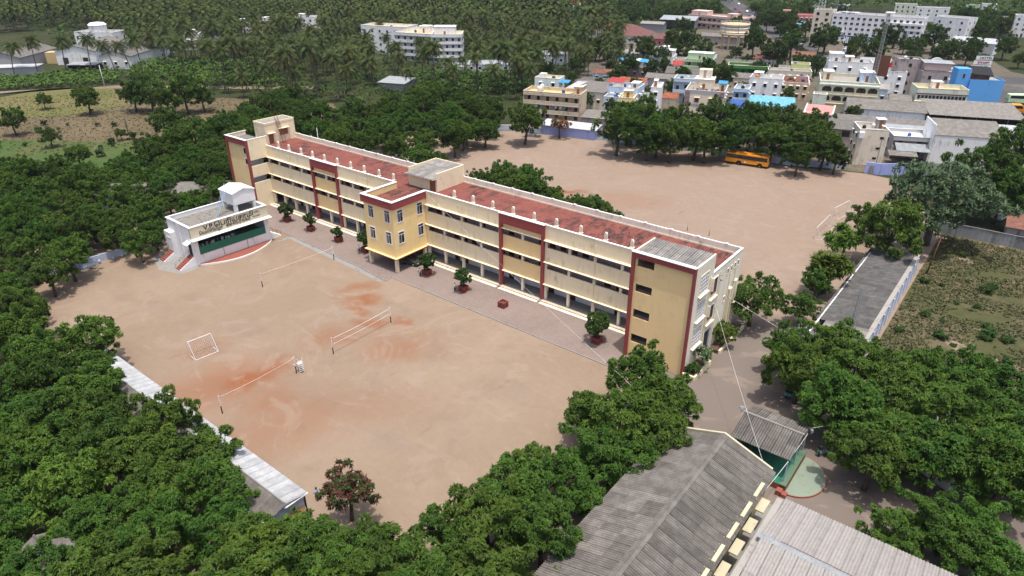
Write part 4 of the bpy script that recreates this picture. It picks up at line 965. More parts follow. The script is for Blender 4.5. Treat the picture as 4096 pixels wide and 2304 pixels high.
for i in range(13): win(h, .9 + i * 1.1, -.01, 5.55, .98, 1.35, 0, 'metal_grey', 'plain')
bx('red_band', 'sheet_maroon', h, -.05, 15.05, -.06, 0, 7.1, 7.45); bx('ledge', 'h_cream', h, -.3, 15.3, -.6, 0, 4.7, 4.95); bx('dark_band', 'sheet_maroon', h, -.1, 15.1, -.05, 0, 3.3, 3.9)
h = house('bright blue painted tall building beside the road', 58.2, 202.0, 27, 10.6, 9, 10.0, 'h_brightblue', 3, .5, 0, 0, trim=None)
bx('tower', 'h_brightblue', h, -4.2, 0, 1.0, 6, 0, 13.2); win(h, -2.0, .99, 10.2, .8, 1.5, 0, 'metal_grey', 'plain'); win(h, -2.6, .99, 6.0, .8, 1.0, 0, 'dark_wood', 'plain')
m = MB(); m.slab([(.8, 1.2, 11.6), (7.2, 1.2, 11.2), (7.6, 6.5, 13.2), (1.2, 6.5, 13.6)], .25); m.build('black_canopy', 'black', h); bx('brick_room', 'old_tile', h, .6, 6.5, 2.2, 6.2, 9.5, 11.3)
h = house('long weathered pink lodge wall with few windows', 42.6, 208.6, 24, 15.5, 8, 10.2, 'old_wall', 3, .6, 3, 0, trim='old_wall', shade=None, wh=1.3)
bx('bay_box', 'h_white', h, 8.5, 11.6, -1.3, 0, 5.9, 8.0); bx('pink_upper', 'h_pink', h, 1.0, 9.5, 2.5, 7, 10.2, 12.8); sheet_roof(h, (.2, 1.8, 12.9), (10.2, 1.8, 12.7), (10.2, 7.4, 13.1), (.2, 7.4, 13.3), 'sheet_grey')
h = house('mould stained pinkish stair tower of the lodge', 33.6, 211.5, 24, 8.2, 7, 13.2, 'old_wall', 4, .5, 1, 1, trim='old_wall', shade=None)
h = house('white low lodge roofs beyond the weathered lodge', 47, 226, 26, 14, 8, 8.5, 'h_white', 2, .8, 6, 0, ww=.9, wh=.8)
# temple front and cinema arch behind the lodge
h = house('pink temple gateway with striped walls and rounded top', 38.5, 245, 26, 6, 5, 8, 'h_pink', 2, .4, 0, 0, cat='temple', name='temple')
m = MB(); arc = [(3 + 2.6 * math.cos(math.pi * i / 14), 8.1 + 2.2 * math.sin(math.pi * i / 14)) for i in range(15)]
m.add([(a, -.1, b) for a, b in arc] + [(a, .4, b) for a, b in arc], [tuple(range(15)), tuple(range(29, 14, -1))] + [(i + 1, i, i + 15, i + 16) for i in range(14)]); m.build('arch_top', 'h_white', h)
bx('gold_panel', 'terrace_yellow', h, 1.2, 4.8, -.05, 0, 2.5, 5.5)
for i in range(6): MB().slab([(6.02, .2 + i * .8, 2.2 + i * .1), (6.02, .5 + i * .8, 2.2 + i * .1), (6.02, 1.1 + i * .8, 7), (6.02, .8 + i * .8, 7)], .02).build('stripe', 'sheet_maroon', h)
h = house('long low temple hall with pink and white parapet', 20, 236, 26, 19, 8, 5.5, 'h_white', 1, 1.0, 5, 0, cat='temple', name='temple')
for i in range(3):
    m = MB(); m.lathe([(.02, 0), (.85, .05), (.7, .7), (.5, 1.2), (.55, 1.6), (.3, 2.1), (.36, 2.5), (.02, 2.8)], 10); c = m.build('rooftop_figure', ('red_cloth', 'blue_cloth', 'tank_orange')[i], None, True, at(h, 7.5 + i * 2.6, 1.2, 5.5)); tag(c, 'painted plaster figure on the temple hall parapet', 'statue', 'figures on the temple hall')
# hotel sign
sg = empty('hotel_sign', (53.2, 258, 0), R(30)); tag(sg, 'white three tier rooftop sign reading HOTEL SWAMY LODGE', 'sign')
for s in (0, 2.8, 5.6): MB().tube((s, .2, 0), (s, .2, 10.6), .1).build('post', 'metal_grey', sg)
for i, (tx, zz) in enumerate((('HOTEL', 9.2), ('SWAMY', 7.4), ('LODGE', 5.6))):
    p = bx('sign_panel', 'h_white', sg, -.3 - .5 * i, 6.0, -.05, .05, zz, zz + 1.5)
    t, me = letters('sign_lettering', tx, 1.3, 1.1 - .4 * i, zz + .28, 'text_black' if i != 1 else 'text_red', sg, .03); t.location.y = -.07; fit(t, me, 4.6)
# --- hospital and far right buildings
h = house('long white five storey hospital with rows of small windows', -30, 356.5, 2, 46, 14, 14.5, 'h_white', 5, 1.0, 15, 2, trim='h_white', ww=1.5, wh=1.3, shade=None, frame='metal_grey', cat='hospital', name='hospital', heads=((26, 30, 4, 9, 2.5, 'h_white'), (3, 12, 4, 9, 1.5, 'h_white')))
for f in range(1, 5): bx('balcony', 'h_white', h, 30, 46, -1.2, 0, f * 2.7 - .3, f * 2.7 + .8)
bx('blue_band', 'sheet_royal', h, 4, 30, -.06, 0, 2.6, 3.3)
t, me = letters('sign_lettering', 'KMC LODGE', 1.5, 4, 14.7, 'sheet_royal', h, .03); t.location.y = 1; fit(t, me, 7)
h = house('cream tower wing at the left end of the white hospital', -40.5, 356, 2, 10, 10, 16, 'h_cream', 5, .8, 2, 2, ww=1.6, wh=1.5, shade=None)
h = house('tall white plain block right of the hospital', 17.5, 380, -14, 17, 12, 14, 'h_white', 4, .8, 3, 2, shade=None)
h = house('pale green lower block in front of the tall white block', 13.5, 368, -6, 10, 10, 8, 'h_sage', 2, .8, 2, 1, shade=None)
h = house('long salmon pink two storey hostel left of the hospital', -77, 413, 20, 26, 12, 7, 'h_salmon', 2, .8, 9, 0, trim='h_salmon', roof='h_salmon', heads=((1, 6, 3, 9, 3, 'h_salmon'),))
shed('small shop with turquoise green roof near the junction', -64, 385, 10, 10, 8, 4.5, 5.5, 'h_green', 'sheet_cyan', 'mono')
shed('white walled shed with long bright curved roof on open ground', 31.3, 350, -6, 20, 9, 5.5, 7, 'h_white', 'sheet_white', 'mono', name='warehouse', cat='warehouse')
h = house('white house cut by the right edge of the picture', 50.5, 440, 8, 14, 10, 12, 'h_white', 4, .8, 4, 2, shade=None)
for i, (xx, yy, ww_, dd, hh, mt, lb) in enumerate(((-62, 470, 12, 10, 10, 'h_white', 'white house above the hospital roof, left one'), (-30, 520, 14, 10, 9, 'h_sage', 'pale green house above the hospital roof'), (-12, 500, 20, 10, 9, 'h_white', 'white terraced house above the hospital roof, right one'),
        (10, 560, 9, 8, 8, 'h_green', 'green house far behind the large trees'), (22, 545, 9, 8, 10, 'h_white', 'white house far behind the large trees'), (60, 520, 10, 8, 8, 'h_pale', 'pale house at the far right skyline'), (-110, 480, 14, 8, 6, 'h_pale', 'pale low house beside the far road'), (-95, 540, 10, 8, 9, 'h_white', 'small white house beside the far road'),
        (35, 470, 14, 8, 4, 'grey_wall', 'low grey house among far trees at right'), (8, 450, 12, 9, 5, 'h_cream', 'cream terrace house behind the tall white block'))):
    house(lb, xx, yy, 12, ww_, dd, hh, mt, max(1, int(hh / 3)), .7, 4, 1, shade=None)
shed('long dark tiled shed on the open ground at right', 28, 415, 4, 26, 9, 4, 6, 'old_wall', 'asbestos_dark', 'gable'); shed('second dark tiled shed beyond the open ground', 30, 500, 4, 24, 9, 4, 6, 'old_wall', 'asbestos_dark', 'gable')
# --- middle distance, left of the town
h = house('dark brown house with white trimmed terrace and blue awnings', -69.5, 184.5, 8, 14.5, 9, 4.2, 'h_brown', 1, .8, 4, 2, trim='white_trim', heads=((4.2, 10, 3, 8.5, 2.9, 'h_brown'),))
sheet_roof(h, (9.6, 1.8, 6.2), (14.6, 1.8, 6.0), (14.6, 6, 6.7), (9.6, 6, 6.9), 'sheet_blue'); bx('side_room', 'h_white', h, 9.9, 14.4, 2.2, 6, 3.4, 6.0); sheet_roof(h, (.6, 3, 6.0), (4.2, 3, 6.1), (4.2, 7, 6.6), (.6, 7, 6.6), 'sheet_blue')
water_tank('blue water tank on the dark brown house', *at(h, 6, 5, 6.5), 'sheet_royal', .6, 1.2)
h = house('white house with tall roof room near the palms', -62.6, 202.0, 17, 10.2, 11, 6.5, 'h_white', 2, .7, 2, 2, trim='white_trim', heads=((3.6, 7.2, 3, 8, 4.3, 'h_white'), (7.3, 10, 4, 9, 2.9, 'h_white')), wh=1.1)
sheet_roof(h, (10.2, -1, 3.6), (14.6, -1, 3.5), (14.6, 4.5, 4.6), (10.2, 4.5, 4.7), 'sheet_red')
h = house('pale green house with outside stair and grey roof slab', -47.8, 206.0, 14, 11.5, 9, 6.3, 'h_green', 2, .9, 3, 2, gal=True, heads=((.6, 11, 3.2, 8.6, 3.0, 'h_green'),), trim='h_pale')
m = MB(); m.slab([(-3.2, -.4, .3), (-2.2, -.4, .3), (0, -.4, 4.2), (-1.0, -.4, 4.2)], .4); bx('stair_wall', 'h_green', h, -3.4, 0, -.5, -.3, 0, 3.2)
h = house('dark green two storey house behind the big tree', -25.5, 199.0, 20, 16, 8, 6.8, 'h_dkgreen', 2, .9, 4, 1, gal=True, trim='h_cream')
shed('old tiled house with grey stained roof in the town middle', -46, 185.5, 17, 13, 8, 3.4, 5.4, 'h_cream', 'asbestos_dark', 'gable', nf=4, name='house', cat='house')
shed('low stained grey roof in front of the old tiled house', -48, 172, 15, 14, 7, 3.2, 4.6, 'old_wall', 'asbestos_dark', 'gable')
shed('small red tiled roof left of the white tall house', -26, 141, 17, 6, 6, 3.2, 4.6, 'h_cream', 'clay_tile', 'gable')
shed('ruined grey roof strewn with boards behind the rear wall', -32.5, 101.5, 17, 10.5, 8, 2.8, 3.5, 'old_wall', 'asbestos', 'mono'); shed('small orange tiled roof beside the ruined roof', -22.3, 105.5, 17, 5.5, 5, 2.6, 3.6, 'old_wall', 'clay_tile', 'mono')
shed('grey roofed terrace house behind the palms, front one', -67, 213, 18, 18, 7, 3.6, 4.6, 'white_wash', 'asbestos', 'gable', nf=4)
shed('long house with pale sheet roof behind the palms', -115, 186, 24, 16, 9, 4.4, 5.0, 'h_white', 'sheet_grey', 'mono', nf=4, name='house', cat='house'); shed('low white walled roof behind the palms near the track', -92, 214, 26, 20, 7, 4.0, 4.8, 'h_white', 'asbestos_pale', 'mono')
# hipped maroon roofs
def hip(label, cx, cy, ang, w, d, he, hr, rm, wm):
    o = empty('hipped_house', (cx, cy, 0), R(ang)); tag(o, label, 'house'); bx('wall', wm, o, -w / 2 + .8, w / 2 - .8, -d / 2 + .8, d / 2 - .8, 0, he)
    m = MB(); m.add([(-w / 2, -d / 2, he), (w / 2, -d / 2, he), (w / 2, d / 2, he), (-w / 2, d / 2, he), (-w * .08, 0, hr), (w * .08, 0, hr)], [(0, 1, 5, 4), (1, 2, 5), (2, 3, 4, 5), (3, 0, 4), (3, 2, 1, 0)]); m.build('hip_roof', rm, o)
    for i in range(4): win(o, -w / 2 + 1.5 + i * (w - 3) / 3, -d / 2 + .79, he * .35, 1, 1.2, 0, 'dark_wood'); 
hip('large house with hipped maroon roof among trees', -118, 281, 14, 27, 22, 4.5, 9.5, 'sheet_maroon', 'h_white'); hip('smaller hipped maroon roof beside the large one', -94, 281, 14, 16, 14, 4, 6.8, 'sheet_maroon', 'h_salmon')
shed('small house with orange roof near the masts, taller one', -150, 292, 25, 14, 8, 5.2, 6.4, 'h_white', 'sheet_orange', 'mono'); shed('small house with orange roof near the masts, lower one', -152, 281, 25, 11, 7, 3.6, 4.8, 'h_white', 'sheet_orange', 'mono')
shed('workshop with pale green sheet roof on posts', -131, 345, 15, 22, 12, 6, 7.5, 'metal_grey', 'sheet_grey', 'mono', 'open'); shed('grey roofed workshop beside the pale green one', -134, 325, 15, 14, 10, 5, 6, 'metal_grey', 'asbestos_pale', 'gable')
shed('dark roofed long shed near the water tower', -82, 300, 16, 22, 8, 4, 5.5, 'old_wall', 'asbestos_dark', 'gable')
h = house('big pinkish school building by the far road', -122, 366, -4, 40, 14, 8, 'h_pink', 2, .9, 12, 2, trim='h_pink', roof='h_pink', ww=2.0, wh=1.3, shade=None, gal=True, heads=((1, 12, 3, 11, 3, 'h_pink'), (26, 32, 3, 9, 2.5, 'h_pink')), cat='school', name='school')
# water tower
wt = empty('water_tower', (-61, 293, 0)); wt.scale = (1.14, 1.14, .95); tag(wt, 'round banded yellow and white water tower on columns', 'water tower')
for i in range(8): t = 2 * math.pi * i / 8; MB().tube((5.6 * math.cos(t), 5.6 * math.sin(t), 0), (5.6 * math.cos(t), 5.6 * math.sin(t), 7.4), .4, n=8).build('column', 'terrace_yellow', wt)
MB().lathe([(6.0, 7.2), (6.7, 7.6), (6.7, 8.2), (6.35, 8.4), (6.35, 12.6), (6.6, 12.7), (6.6, 12.9), (.5, 13.5)], 32).build('tank', 'terrace_yellow', wt, True)
for z in (8.5, 10.4, 12.0): MB().lathe([(6.38, z), (6.38, z + .95)], 32).build('band', 'h_white', wt, True)
m = MB()
for i in range(24): t = 2 * math.pi * i / 24; m.tube((6.5 * math.cos(t), 6.5 * math.sin(t), 12.9), (6.5 * math.cos(t), 6.5 * math.sin(t), 13.9), .05, n=4)
for z in (13.4, 13.9):
    for i in range(24): t = 2 * math.pi * i / 24; u = 2 * math.pi * (i + 1) / 24; m.tube((6.5 * math.cos(t), 6.5 * math.sin(t), z), (6.5 * math.cos(u), 6.5 * math.sin(u), z), .04, n=4)
m.build('roof_railing', 'metal_white', wt)
for a in (-1.9, -.95): MB().tube((6.55 * math.cos(a), 6.55 * math.sin(a), 0), (6.55 * math.cos(a), 6.55 * math.sin(a), 13.4), .14).build('pipe', 'metal_blue', wt)
# hostel in the palms
h = house('big white hostel with banded floors among the palms', -171.5, 153, 16, 20, 22, 13, 'h_white', 4, 1.0, 6, 6, 'terrace_yellow', True, 'h_white', heads=((8, 13, 10, 15, 3, 'h_white'),), shade=None, cat='hostel', name='hostel')
h = house('right wing of the white hostel with dark ribbon windows', -151.5, 157.5, 38, 14, 14, 13, 'h_white', 4, 1.0, 5, 5, 'terrace_yellow', True, 'h_white', heads=((1, 11, 3, 9, 4, 'h_white'),), shade=None, cat='hostel', name='hostel')
h = house('left wing of the white hostel behind palm crowns', -203, 160, 16, 26, 12, 13.5, 'h_white', 4, 1.0, 6, 2, 'terrace_yellow', False, 'h_white', shade=None, cat='hostel', name='hostel')
shed('white garden house with bright sheet roof beyond the banana field', -130.3, 141.5, 35, 9, 7, 3.0, 3.6, 'h_white', 'sheet_white', 'mono', nf=2); shed('long low row house with grey sheet roof beyond the banana field', -124.5, 151.5, 38, 26, 8, 3.2, 4.4, 'h_white', 'sheet_grey', 'gable', nf=7, name='house', cat='house')
shed('grey metal farm shed with pale roof in the palm grove', -125, 100.5, 19, 11, 9, 3.0, 3.8, 'metal_grey', 'sheet_grey', 'mono')
# warehouses and villas at left
shed('long warehouse with dark grey roof and white walls on the left', -258, 55, 40, 14, 46, 5.6, 8.2, 'h_white', 'asbestos_dark', 'gable', axis='y', name='warehouse', cat='warehouse', nf=3)
h = shed('white warehouse with two big dark doors on the left', -286, 48, 41, 18, 34, 6.0, 8.6, 'h_white', 'asbestos', 'gable', axis='y', name='warehouse', cat='warehouse', nf=0)
for a in (4, 13): bx('big_door', 'dark_inside', h, a - 1.2, a + 1.2, -.04, 0, 0, 3.2)
shed('dark roofed warehouse at the left edge', -296, 24, 41, 14, 30, 5.0, 7.4, 'grey_wall', 'asbestos_dark', 'gable', axis='y', name='warehouse', cat='warehouse'); shed('low white sheet roof shed at the left edge', -278, 19, 48, 18, 6, 3.2, 3.6, 'grey_wall', 'sheet_white', 'mono'); shed('small lean-to with pale roof before the warehouses', -262, 43, 40, 12, 6, 3.0, 3.4, 'dark_inside', 'sheet_grey', 'mono', 'open')
bx('yellow_room', 'terrace_yellow', h, -7, -1, 4, 9, 0, 5)
h = house('white villa with round tower above the warehouses', -333, 76, 30, 22, 12, 8.5, 'h_white', 2, 1.0, 7, 2, trim='white_trim', shade=None, cat='villa', name='villa')
m = MB(); m.lathe([(4.2, 7.5), (4.2, 11.5), (4.6, 11.6), (3.4, 12.6), (.1, 13)], 20, c=(10, 6, 0)); m.build('round_tower', 'h_white', h)
for i, (xx, yy, ww_, dd, hh, lb) in enumerate(((-302, 118, 16, 12, 6, 'white villa right of the round tower villa'), (-290, 106, 12, 10, 5, 'pale low house beside the white villa'), (-300, 190, 16, 12, 9, 'tall white villa with roof room among palms'), (-318, 176, 9, 8, 7, 'small white house left of the tall white villa'), (-330, 168, 8, 8, 6, 'white cube house half hidden by palms'), (-275, 70, 10, 8, 3.5, 'low cream house behind the left warehouse'), (-640, 250, 12, 10, 6, 'tiny white house at the top left'), (-420, 560, 22, 12, 9, 'white house far off at the top middle'))):
    house(lb, xx, yy, 32, ww_, dd, hh, 'h_white', max(1, int(hh / 3)), .8, 4, 2, shade=None, heads=(((2, 5, 2, 6, 2.4, 'h_white'),) if hh > 5.5 else ()))
# shed behind the rear wall and the walls of the yard
shed('low shed with pale blue roof behind the rear yard wall', -36.5, 85.6, 12.5, 17, 5, 2.9, 3.5, 'h_violet', 'sheet_white', 'mono')
def wall(label, pts, hh, mt, th=.25, cop=None):
    o = empty('boundary_wall', (0, 0, 0)); tag(o, label, 'wall')
    for i in range(len(pts) - 1):
        a = Vector(pts[i] + (0,)); b = Vector(pts[i + 1] + (0,)); d = (b - a).length; an = math.atan2((b - a).y, (b - a).x)
        p = MB().box(0, d, -th / 2, th / 2, 0, hh).build('wall_panel', mt, o, False, (a.x, a.y, 0), an)
        if cop: MB().box(0, d, -th / 2 - .05, th / 2 + .05, hh, hh + .08).build('coping', cop, p)
        for k in range(int(d / 3)): MB().box(k * 3, k * 3 + .3, -th / 2 - .06, th / 2 + .06, 0, hh - .02).build('pier', mt, p)
wall('whitewashed wall along the back of the rear yard', [(-66, 68), (-46, 83.5), (-31, 87.2), (-18, 91.2), (-6, 93.2), (10, 97.4), (33, 99.6), (45.5, 105.6)], 1.6, 'pale_blue_wall', .25, 'white_trim')
wall('lilac blue wall with door by the cream house', [(50.1, 104.7), (53.4, 105.4), (58, 109.5), (66, 113)], 2.9, 'h_violet')
wall('stained block wall across the far side of the scrub lot', [(71.5, 72.6), (78, 73), (84, 73), (96, 73.2)], 2.3, 'block_work', .25, 'concrete_dark')
wall('low wall under the trees left of the playground', [(-46, -62), (-46.8, -40), (-46, -31)], 1.3, 'pale_blue_wall', .2)
bx('door', 'metal_grey', bpy.data.objects['boundary_wall.001'], 51.0, 52.0, 104.62, 104.7, 0, 2.2)
shed('small rust red roofed house beyond the block wall', 82.5, 75, 4, 7.5, 9, 3.2, 4.4, 'old_wall', 'sheet_rust', 'mono', name='house', cat='house')
shed('long grey cement roof hidden among the left trees', -74, -26, 42, 30, 7, 3.6, 4.8, 'grey_wall', 'asbestos_dark', 'gable'); shed('tiny hut with red tiled roof beyond the left trees', -99, -2.5, 40, 5, 4.5, 2.6, 3.8, 'block_wall', 'clay_tile', 'mono', name='hut', cat='hut')
shed('grey corrugated roof corner at the bottom left', 21.5, -74.5, 0, 7, 4.5, 3.4, 4.6, 'old_wall', 'asbestos_dark', 'gable'); shed('white wall house under the right foreground trees', 73.5, -1.5, -30, 14, 7, 3.4, 4.2, 'white_wash', 'sheet_white', 'mono', name='house', cat='house')
# lattice and striped masts
def lattice(label, x, y, z0, z1, w0, w1, mats=('metal_rust', 'metal_grey'), n=14):
    o = empty('lattice_mast', (x, y, 0)); tag(o, label, 'mast'); m = MB()
    def P(i, k): t = i / n; w = (w0 + (w1 - w0) * t) / 2; s = ((-1, -1), (1, -1), (1, 1), (-1, 1))[k % 4]; return (s[0] * w, s[1] * w, z0 + (z1 - z0) * t)
    for k in range(4):
        for i in range(n): m.tube(P(i, k), P(i + 1, k), .04 * w0 + .015, n=4); m.tube(P(i, k), P(i + 1, k + 1), .022 * w0 + .01, n=4); m.tube(P(i, k), P(i, k + 1), .022 * w0 + .01, n=4)
    m.build('lattice', mats[0], o); return o
o = lattice('rusty lattice phone mast with drums above the arched lodge', 22.5, 173, 9, 29, 2.2, 1.4)
for i in range(9): t = i * 1.9; MB().box(-.16, .16, -.12, .12, 0, 1.9).build('antenna_panel', 'metal_white', o, False, (1.15 * math.cos(t), 1.15 * math.sin(t), 19 + (i % 3) * 2.8), t)
for i in range(3): MB().lathe([(.02, 0), (.5, .1), (.5, .3), (.02, .32)], 12).build('dish', 'metal_white', o, False, (1.0 - i, -.9, 20 + i * 2.6)); o.children[-1].rotation_euler = (R(90), 0, 0)
lattice('slim white lattice mast on the lodge roof', 32.5, 181, 9.5, 31, 1.1, .7, ('metal_grey',), 22)
for nm, (x, y, hh) in (('red and white striped pipe mast, left of the pair', (-158, 285, 42)), ('red and white striped pipe mast, right of the pair', (-160, 295, 44))):
    o = empty('striped_mast', (x, y, 0)); tag(o, nm, 'mast')
    for i in range(10): MB().tube((0, 0, hh * i / 10), (0, 0, hh * (i + 1) / 10), .42, n=8).build('segment', 'text_red' if i % 2 == 0 else 'metal_white', o)
o = lattice('thin green lattice aerial standing on the right shed roof', 69.2, 15.5, 3.4, 9.6, .5, .3, ('metal_grey',), 16); lattice('slim lattice mast at the top right', -33, 372, 15, 30, 1.4, .8, ('metal_grey',), 10)
bx('billboard_frame', 'metal_rust', None, 28.5, 33.5, 196, 196.3, 9, 16) ; tag(bpy.data.objects['billboard_frame'], 'tall dark billboard frame behind the phone mast', 'billboard')

FILL = [(-40, 134, 12, 7, 3.2, 'asbestos'), (-16, 160, 9, 7, 3.4, 'asbestos_dark'), (-52, 158, 10, 7, 3.2, 'clay_tile'), (-34, 163, 9, 6, 3.4, 'asbestos'), (-34, 176, 10, 6, 3.2, 'asbestos_dark'), (-18, 186, 9, 7, 4.6, 'asbestos'), (-70, 168, 10, 7, 3.2, 'sheet_rust'), (-64, 150, 11, 6, 3.0, 'asbestos_dark'), (-12, 221, 12, 7, 3.6, 'asbestos'), (-36, 222, 12, 8, 3.6, 'asbestos_dark'), (-56, 228, 12, 8, 3.8, 'asbestos_pale'), (-30, 240, 13, 8, 4, 'old_tile'), (10, 262, 12, 7, 4, 'sheet_grey'), (-20, 262, 10, 7, 4, 'sheet_rust'), (28, 190, 8, 8, 5.5, 'asbestos_pale'), (40, 176, 6, 9, 5, 'asbestos'), (14, 132, 8, 6, 3.2, 'asbestos_dark'), (-78, 236, 12, 8, 4, 'asbestos')]
FN = {'asbestos': 'grey sheet roofed', 'asbestos_dark': 'dark grey roofed', 'clay_tile': 'red tile roofed', 'sheet_rust': 'rusty roofed', 'asbestos_pale': 'pale grey roofed', 'old_tile': 'old brown tiled', 'sheet_grey': 'metal roofed'}
for i, (x, y, w, d, hh, rm) in enumerate(FILL): o = shed('low ' + FN[rm] + ' house squeezed between taller town houses', x, y, 17, w, d, hh, hh + 1.3, ('old_wall', 'h_cream', 'h_blue', 'h_white')[i % 4], rm, 'gable', nf=3, name='house', cat='house'); o['group'] = 'low ' + FN[rm] + ' town houses'

rt = random.Random(21)
for i, (o, w, d, z) in enumerate(ROOFS):
    if w < 5 or (o.location.x ** 2 + o.location.y ** 2) > 300 ** 2: continue
    for k in range(rt.choice((0, 1, 1, 2))):
        mt = rt.choice(('tank_black', 'tank_black', 'tank_white', 'sheet_royal')); cn = {'tank_black': 'black', 'tank_white': 'white', 'sheet_royal': 'blue'}[mt]
        water_tank(cn + ' plastic water tank standing on a town house roof', *at(o, rt.uniform(.15, .85) * w, rt.uniform(.3, .8) * d, z), mt, rt.uniform(.45, .65), rt.uniform(1.0, 1.4), cn + ' tanks on town roofs')
    if rt.random() < .6:
        p_ = at(o, rt.uniform(.1, .9) * w, rt.uniform(.1, .5) * d, z); q_ = MB().tube((0, 0, 0), (0, 0, 1.2), .03, n=5); q_.lathe([(.05, 1.15), (.42, 1.28), (.45, 1.34), (.05, 1.2)], 12); q_ = q_.build('satellite_dish', 'metal_white', None, False, p_); q_.rotation_euler = (.3, .2, rt.uniform(0, 6)); tag(q_, 'small white satellite dish on a town house roof', 'satellite dish', 'dishes on town roofs')

# ------------------------------------------------------------------ vegetation kit
def frond(m, p, d, ln, wd, droop, tone, segs=2):
    """one drooping leaf spray from p along d"""
    d = d.normalized(); side = d.cross(Vector((0, 0, 1)))
    if side.length < .05: side = Vector((1, 0, 0))
    side.normalize(); pts = []
    q = Vector(p); dd = Vector(d)
    for i in range(segs + 1):
        t = i / segs; w = wd * (.45 + .75 * math.sin(math.pi * min(1, .18 + t * .78)))
        if i == segs: w *= .35
        pts.append((q - side * w / 2, q + side * w / 2)); q = q + dd * (ln / segs); dd = (dd + Vector((0, 0, -droop))).normalized()
    vs = [x for pr in pts for x in pr]
    m.add(vs, [(2 * i, 2 * i + 1, 2 * i + 3, 2 * i + 2) for i in range(segs)], 0, tone)
def rdir(r, zmin=-1):
    while True:
        v = Vector((r.uniform(-1, 1), r.uniform(-1, 1), r.uniform(-1, 1)))
        if .05 < v.length < 1 and v.normalized().z > zmin: return v.normalized()
def tree_mesh(seed, R_=4.0, zc=4.5, flat=.88, nl=84, tufts=66, fr=7, ln=.36, wd=.105, droop=.6, mat='leaf_neem', lump=(.10, .20), lo=-.7, tone=(.0, 1.0), flower=0.0, spread=(.45, .86), trunk=True):
    r = random.Random(seed); m = MB(); L = []
    for i in range(nl):
        d = rdir(r, lo); k = r.uniform(*spread); lr = R_ * r.uniform(*lump)
        asp = 1 + .2 * math.sin(3 * math.atan2(d.y, d.x) + seed) + .12 * math.sin(5 * math.atan2(d.y, d.x) + 2 * seed)
        if i % 9 == 0: k = min(.95, k + .16)
        L.append((Vector((d.x * R_ * k * asp, d.y * R_ * k * asp, zc + d.z * R_ * k * flat)), lr))
    for i in range(4): L.append((Vector((r.uniform(-.3, .3) * R_, r.uniform(-.3, .3) * R_, zc + r.uniform(0, .35) * R_ * flat)), R_ * .4))
    for (c, lr) in L:
        lt = r.uniform(.25, .75)
        for j in range(int(tufts * (lr / (R_ * .26)) ** 2)):
            n = rdir(r, -.8); q_ = r.uniform(.45, 1.0); p = c + Vector((n.x * lr * q_, n.y * lr * q_, n.z * lr * .85 * q_))
            if any((p - c2).length < l2 * .78 for c2, l2 in L if c2 is not c): continue
            tn = min(1, max(0, lt + r.uniform(-.25, .25))); tn = tone[0] + (tone[1] - tone[0]) * tn
            if flower and r.random() < flower: tn = r.uniform(.75, 1.0)
            elif flower: tn *= .25
            a0 = r.uniform(0, 6.28); t1 = n.orthogonal().normalized(); t2 = n.cross(t1)
            for k in range(fr):
                a = a0 + 6.283 * k / fr + r.uniform(-.3, .3); d = n * r.uniform(.25, .7) + t1 * math.cos(a) + t2 * math.sin(a) + Vector((0, 0, .25))
                frond(m, p - n * .12, d, ln * r.uniform(.75, 1.2), wd * r.uniform(.8, 1.2), droop, min(1, max(0, tn + r.uniform(-.06, .06))))
    crown = m.mesh('crown', mat, False, True)
    tk = None
    if trunk:
        m = MB(); top = Vector((r.uniform(-.3, .3), r.uniform(-.3, .3), zc - R_ * flat * .55))
        m.tube((0, 0, -.1), top * .5, R_ * .075, R_ * .058, 8); m.tube(top * .5, top, R_ * .058, R_ * .05, 8)
        for (c, lr) in L[:9]: mid = top.lerp(c, .5) + Vector((0, 0, .2)); m.tube(top, mid, R_ * .032, R_ * .022, 5); m.tube(mid, c, R_ * .022, R_ * .008, 5)
        tk = m.mesh('trunk', 'bark', True)
    return crown, tk
NEEM = [tree_mesh(s) for s in (11, 12, 13, 14, 15)]
LIGHT = [tree_mesh(s, mat='leaf_light', flat=.86, lo=-.75, droop=.45) for s in (21, 22)]
DARK = [tree_mesh(s, mat='leaf_dark', flat=.92, zc=4.5, lo=-.75) for s in (31, 32, 33)]
FARM = [tree_mesh(s, nl=20, tufts=12, fr=5, ln=1.0, wd=.4, mat='leaf_far', lump=(.26, .38), lo=-.6) for s in (41, 42, 43)]
GREY = [tree_mesh(51, R_=6.5, zc=6.2, lo=-.6, nl=120, tufts=70, fr=6, ln=.5, wd=.15, mat='leaf_grey', lump=(.13, .21), flat=.72, droop=.3)]
FLAME = [tree_mesh(61, mat='leaf_flame', flower=.42, flat=.62, zc=4.4, nl=36)]
PODS = [tree_mesh(62, R_=3.2, zc=3.8, mat='leaf_pods', flower=.5, nl=34, ln=.42, wd=.12, tufts=30)]
BUSH = [tree_mesh(s, R_=1.0, zc=.55, nl=12, tufts=14, fr=6, ln=.28, wd=.1, mat='leaf_shrub', trunk=False, flat=.7) for s in (71, 72)]
FERN = [tree_mesh(81, R_=3.6, zc=4.6, nl=22, tufts=16, fr=7, ln=1.15, wd=.26, mat='leaf_light', flat=.7, droop=.55)]
POT = [tree_mesh(91, R_=1.5, zc=2.2, nl=40, tufts=22, fr=6, ln=.26, wd=.11, mat='leaf_shrub', flat=.9, lo=-.95, lump=(.26, .36), spread=(.4, .72)),
       tree_mesh(92, R_=1.5, zc=2.35, nl=34, tufts=17, fr=6, ln=.30, wd=.10, mat='leaf_shrub', flat=.95, lo=-.9, lump=(.2, .32), spread=(.4, .85))]
VARI = [tree_mesh(93, R_=1.4, zc=1.9, nl=20, tufts=20, fr=6, ln=.34, wd=.12, mat='leaf_variegated', flower=.35, lo=-.5, flat=.95)]
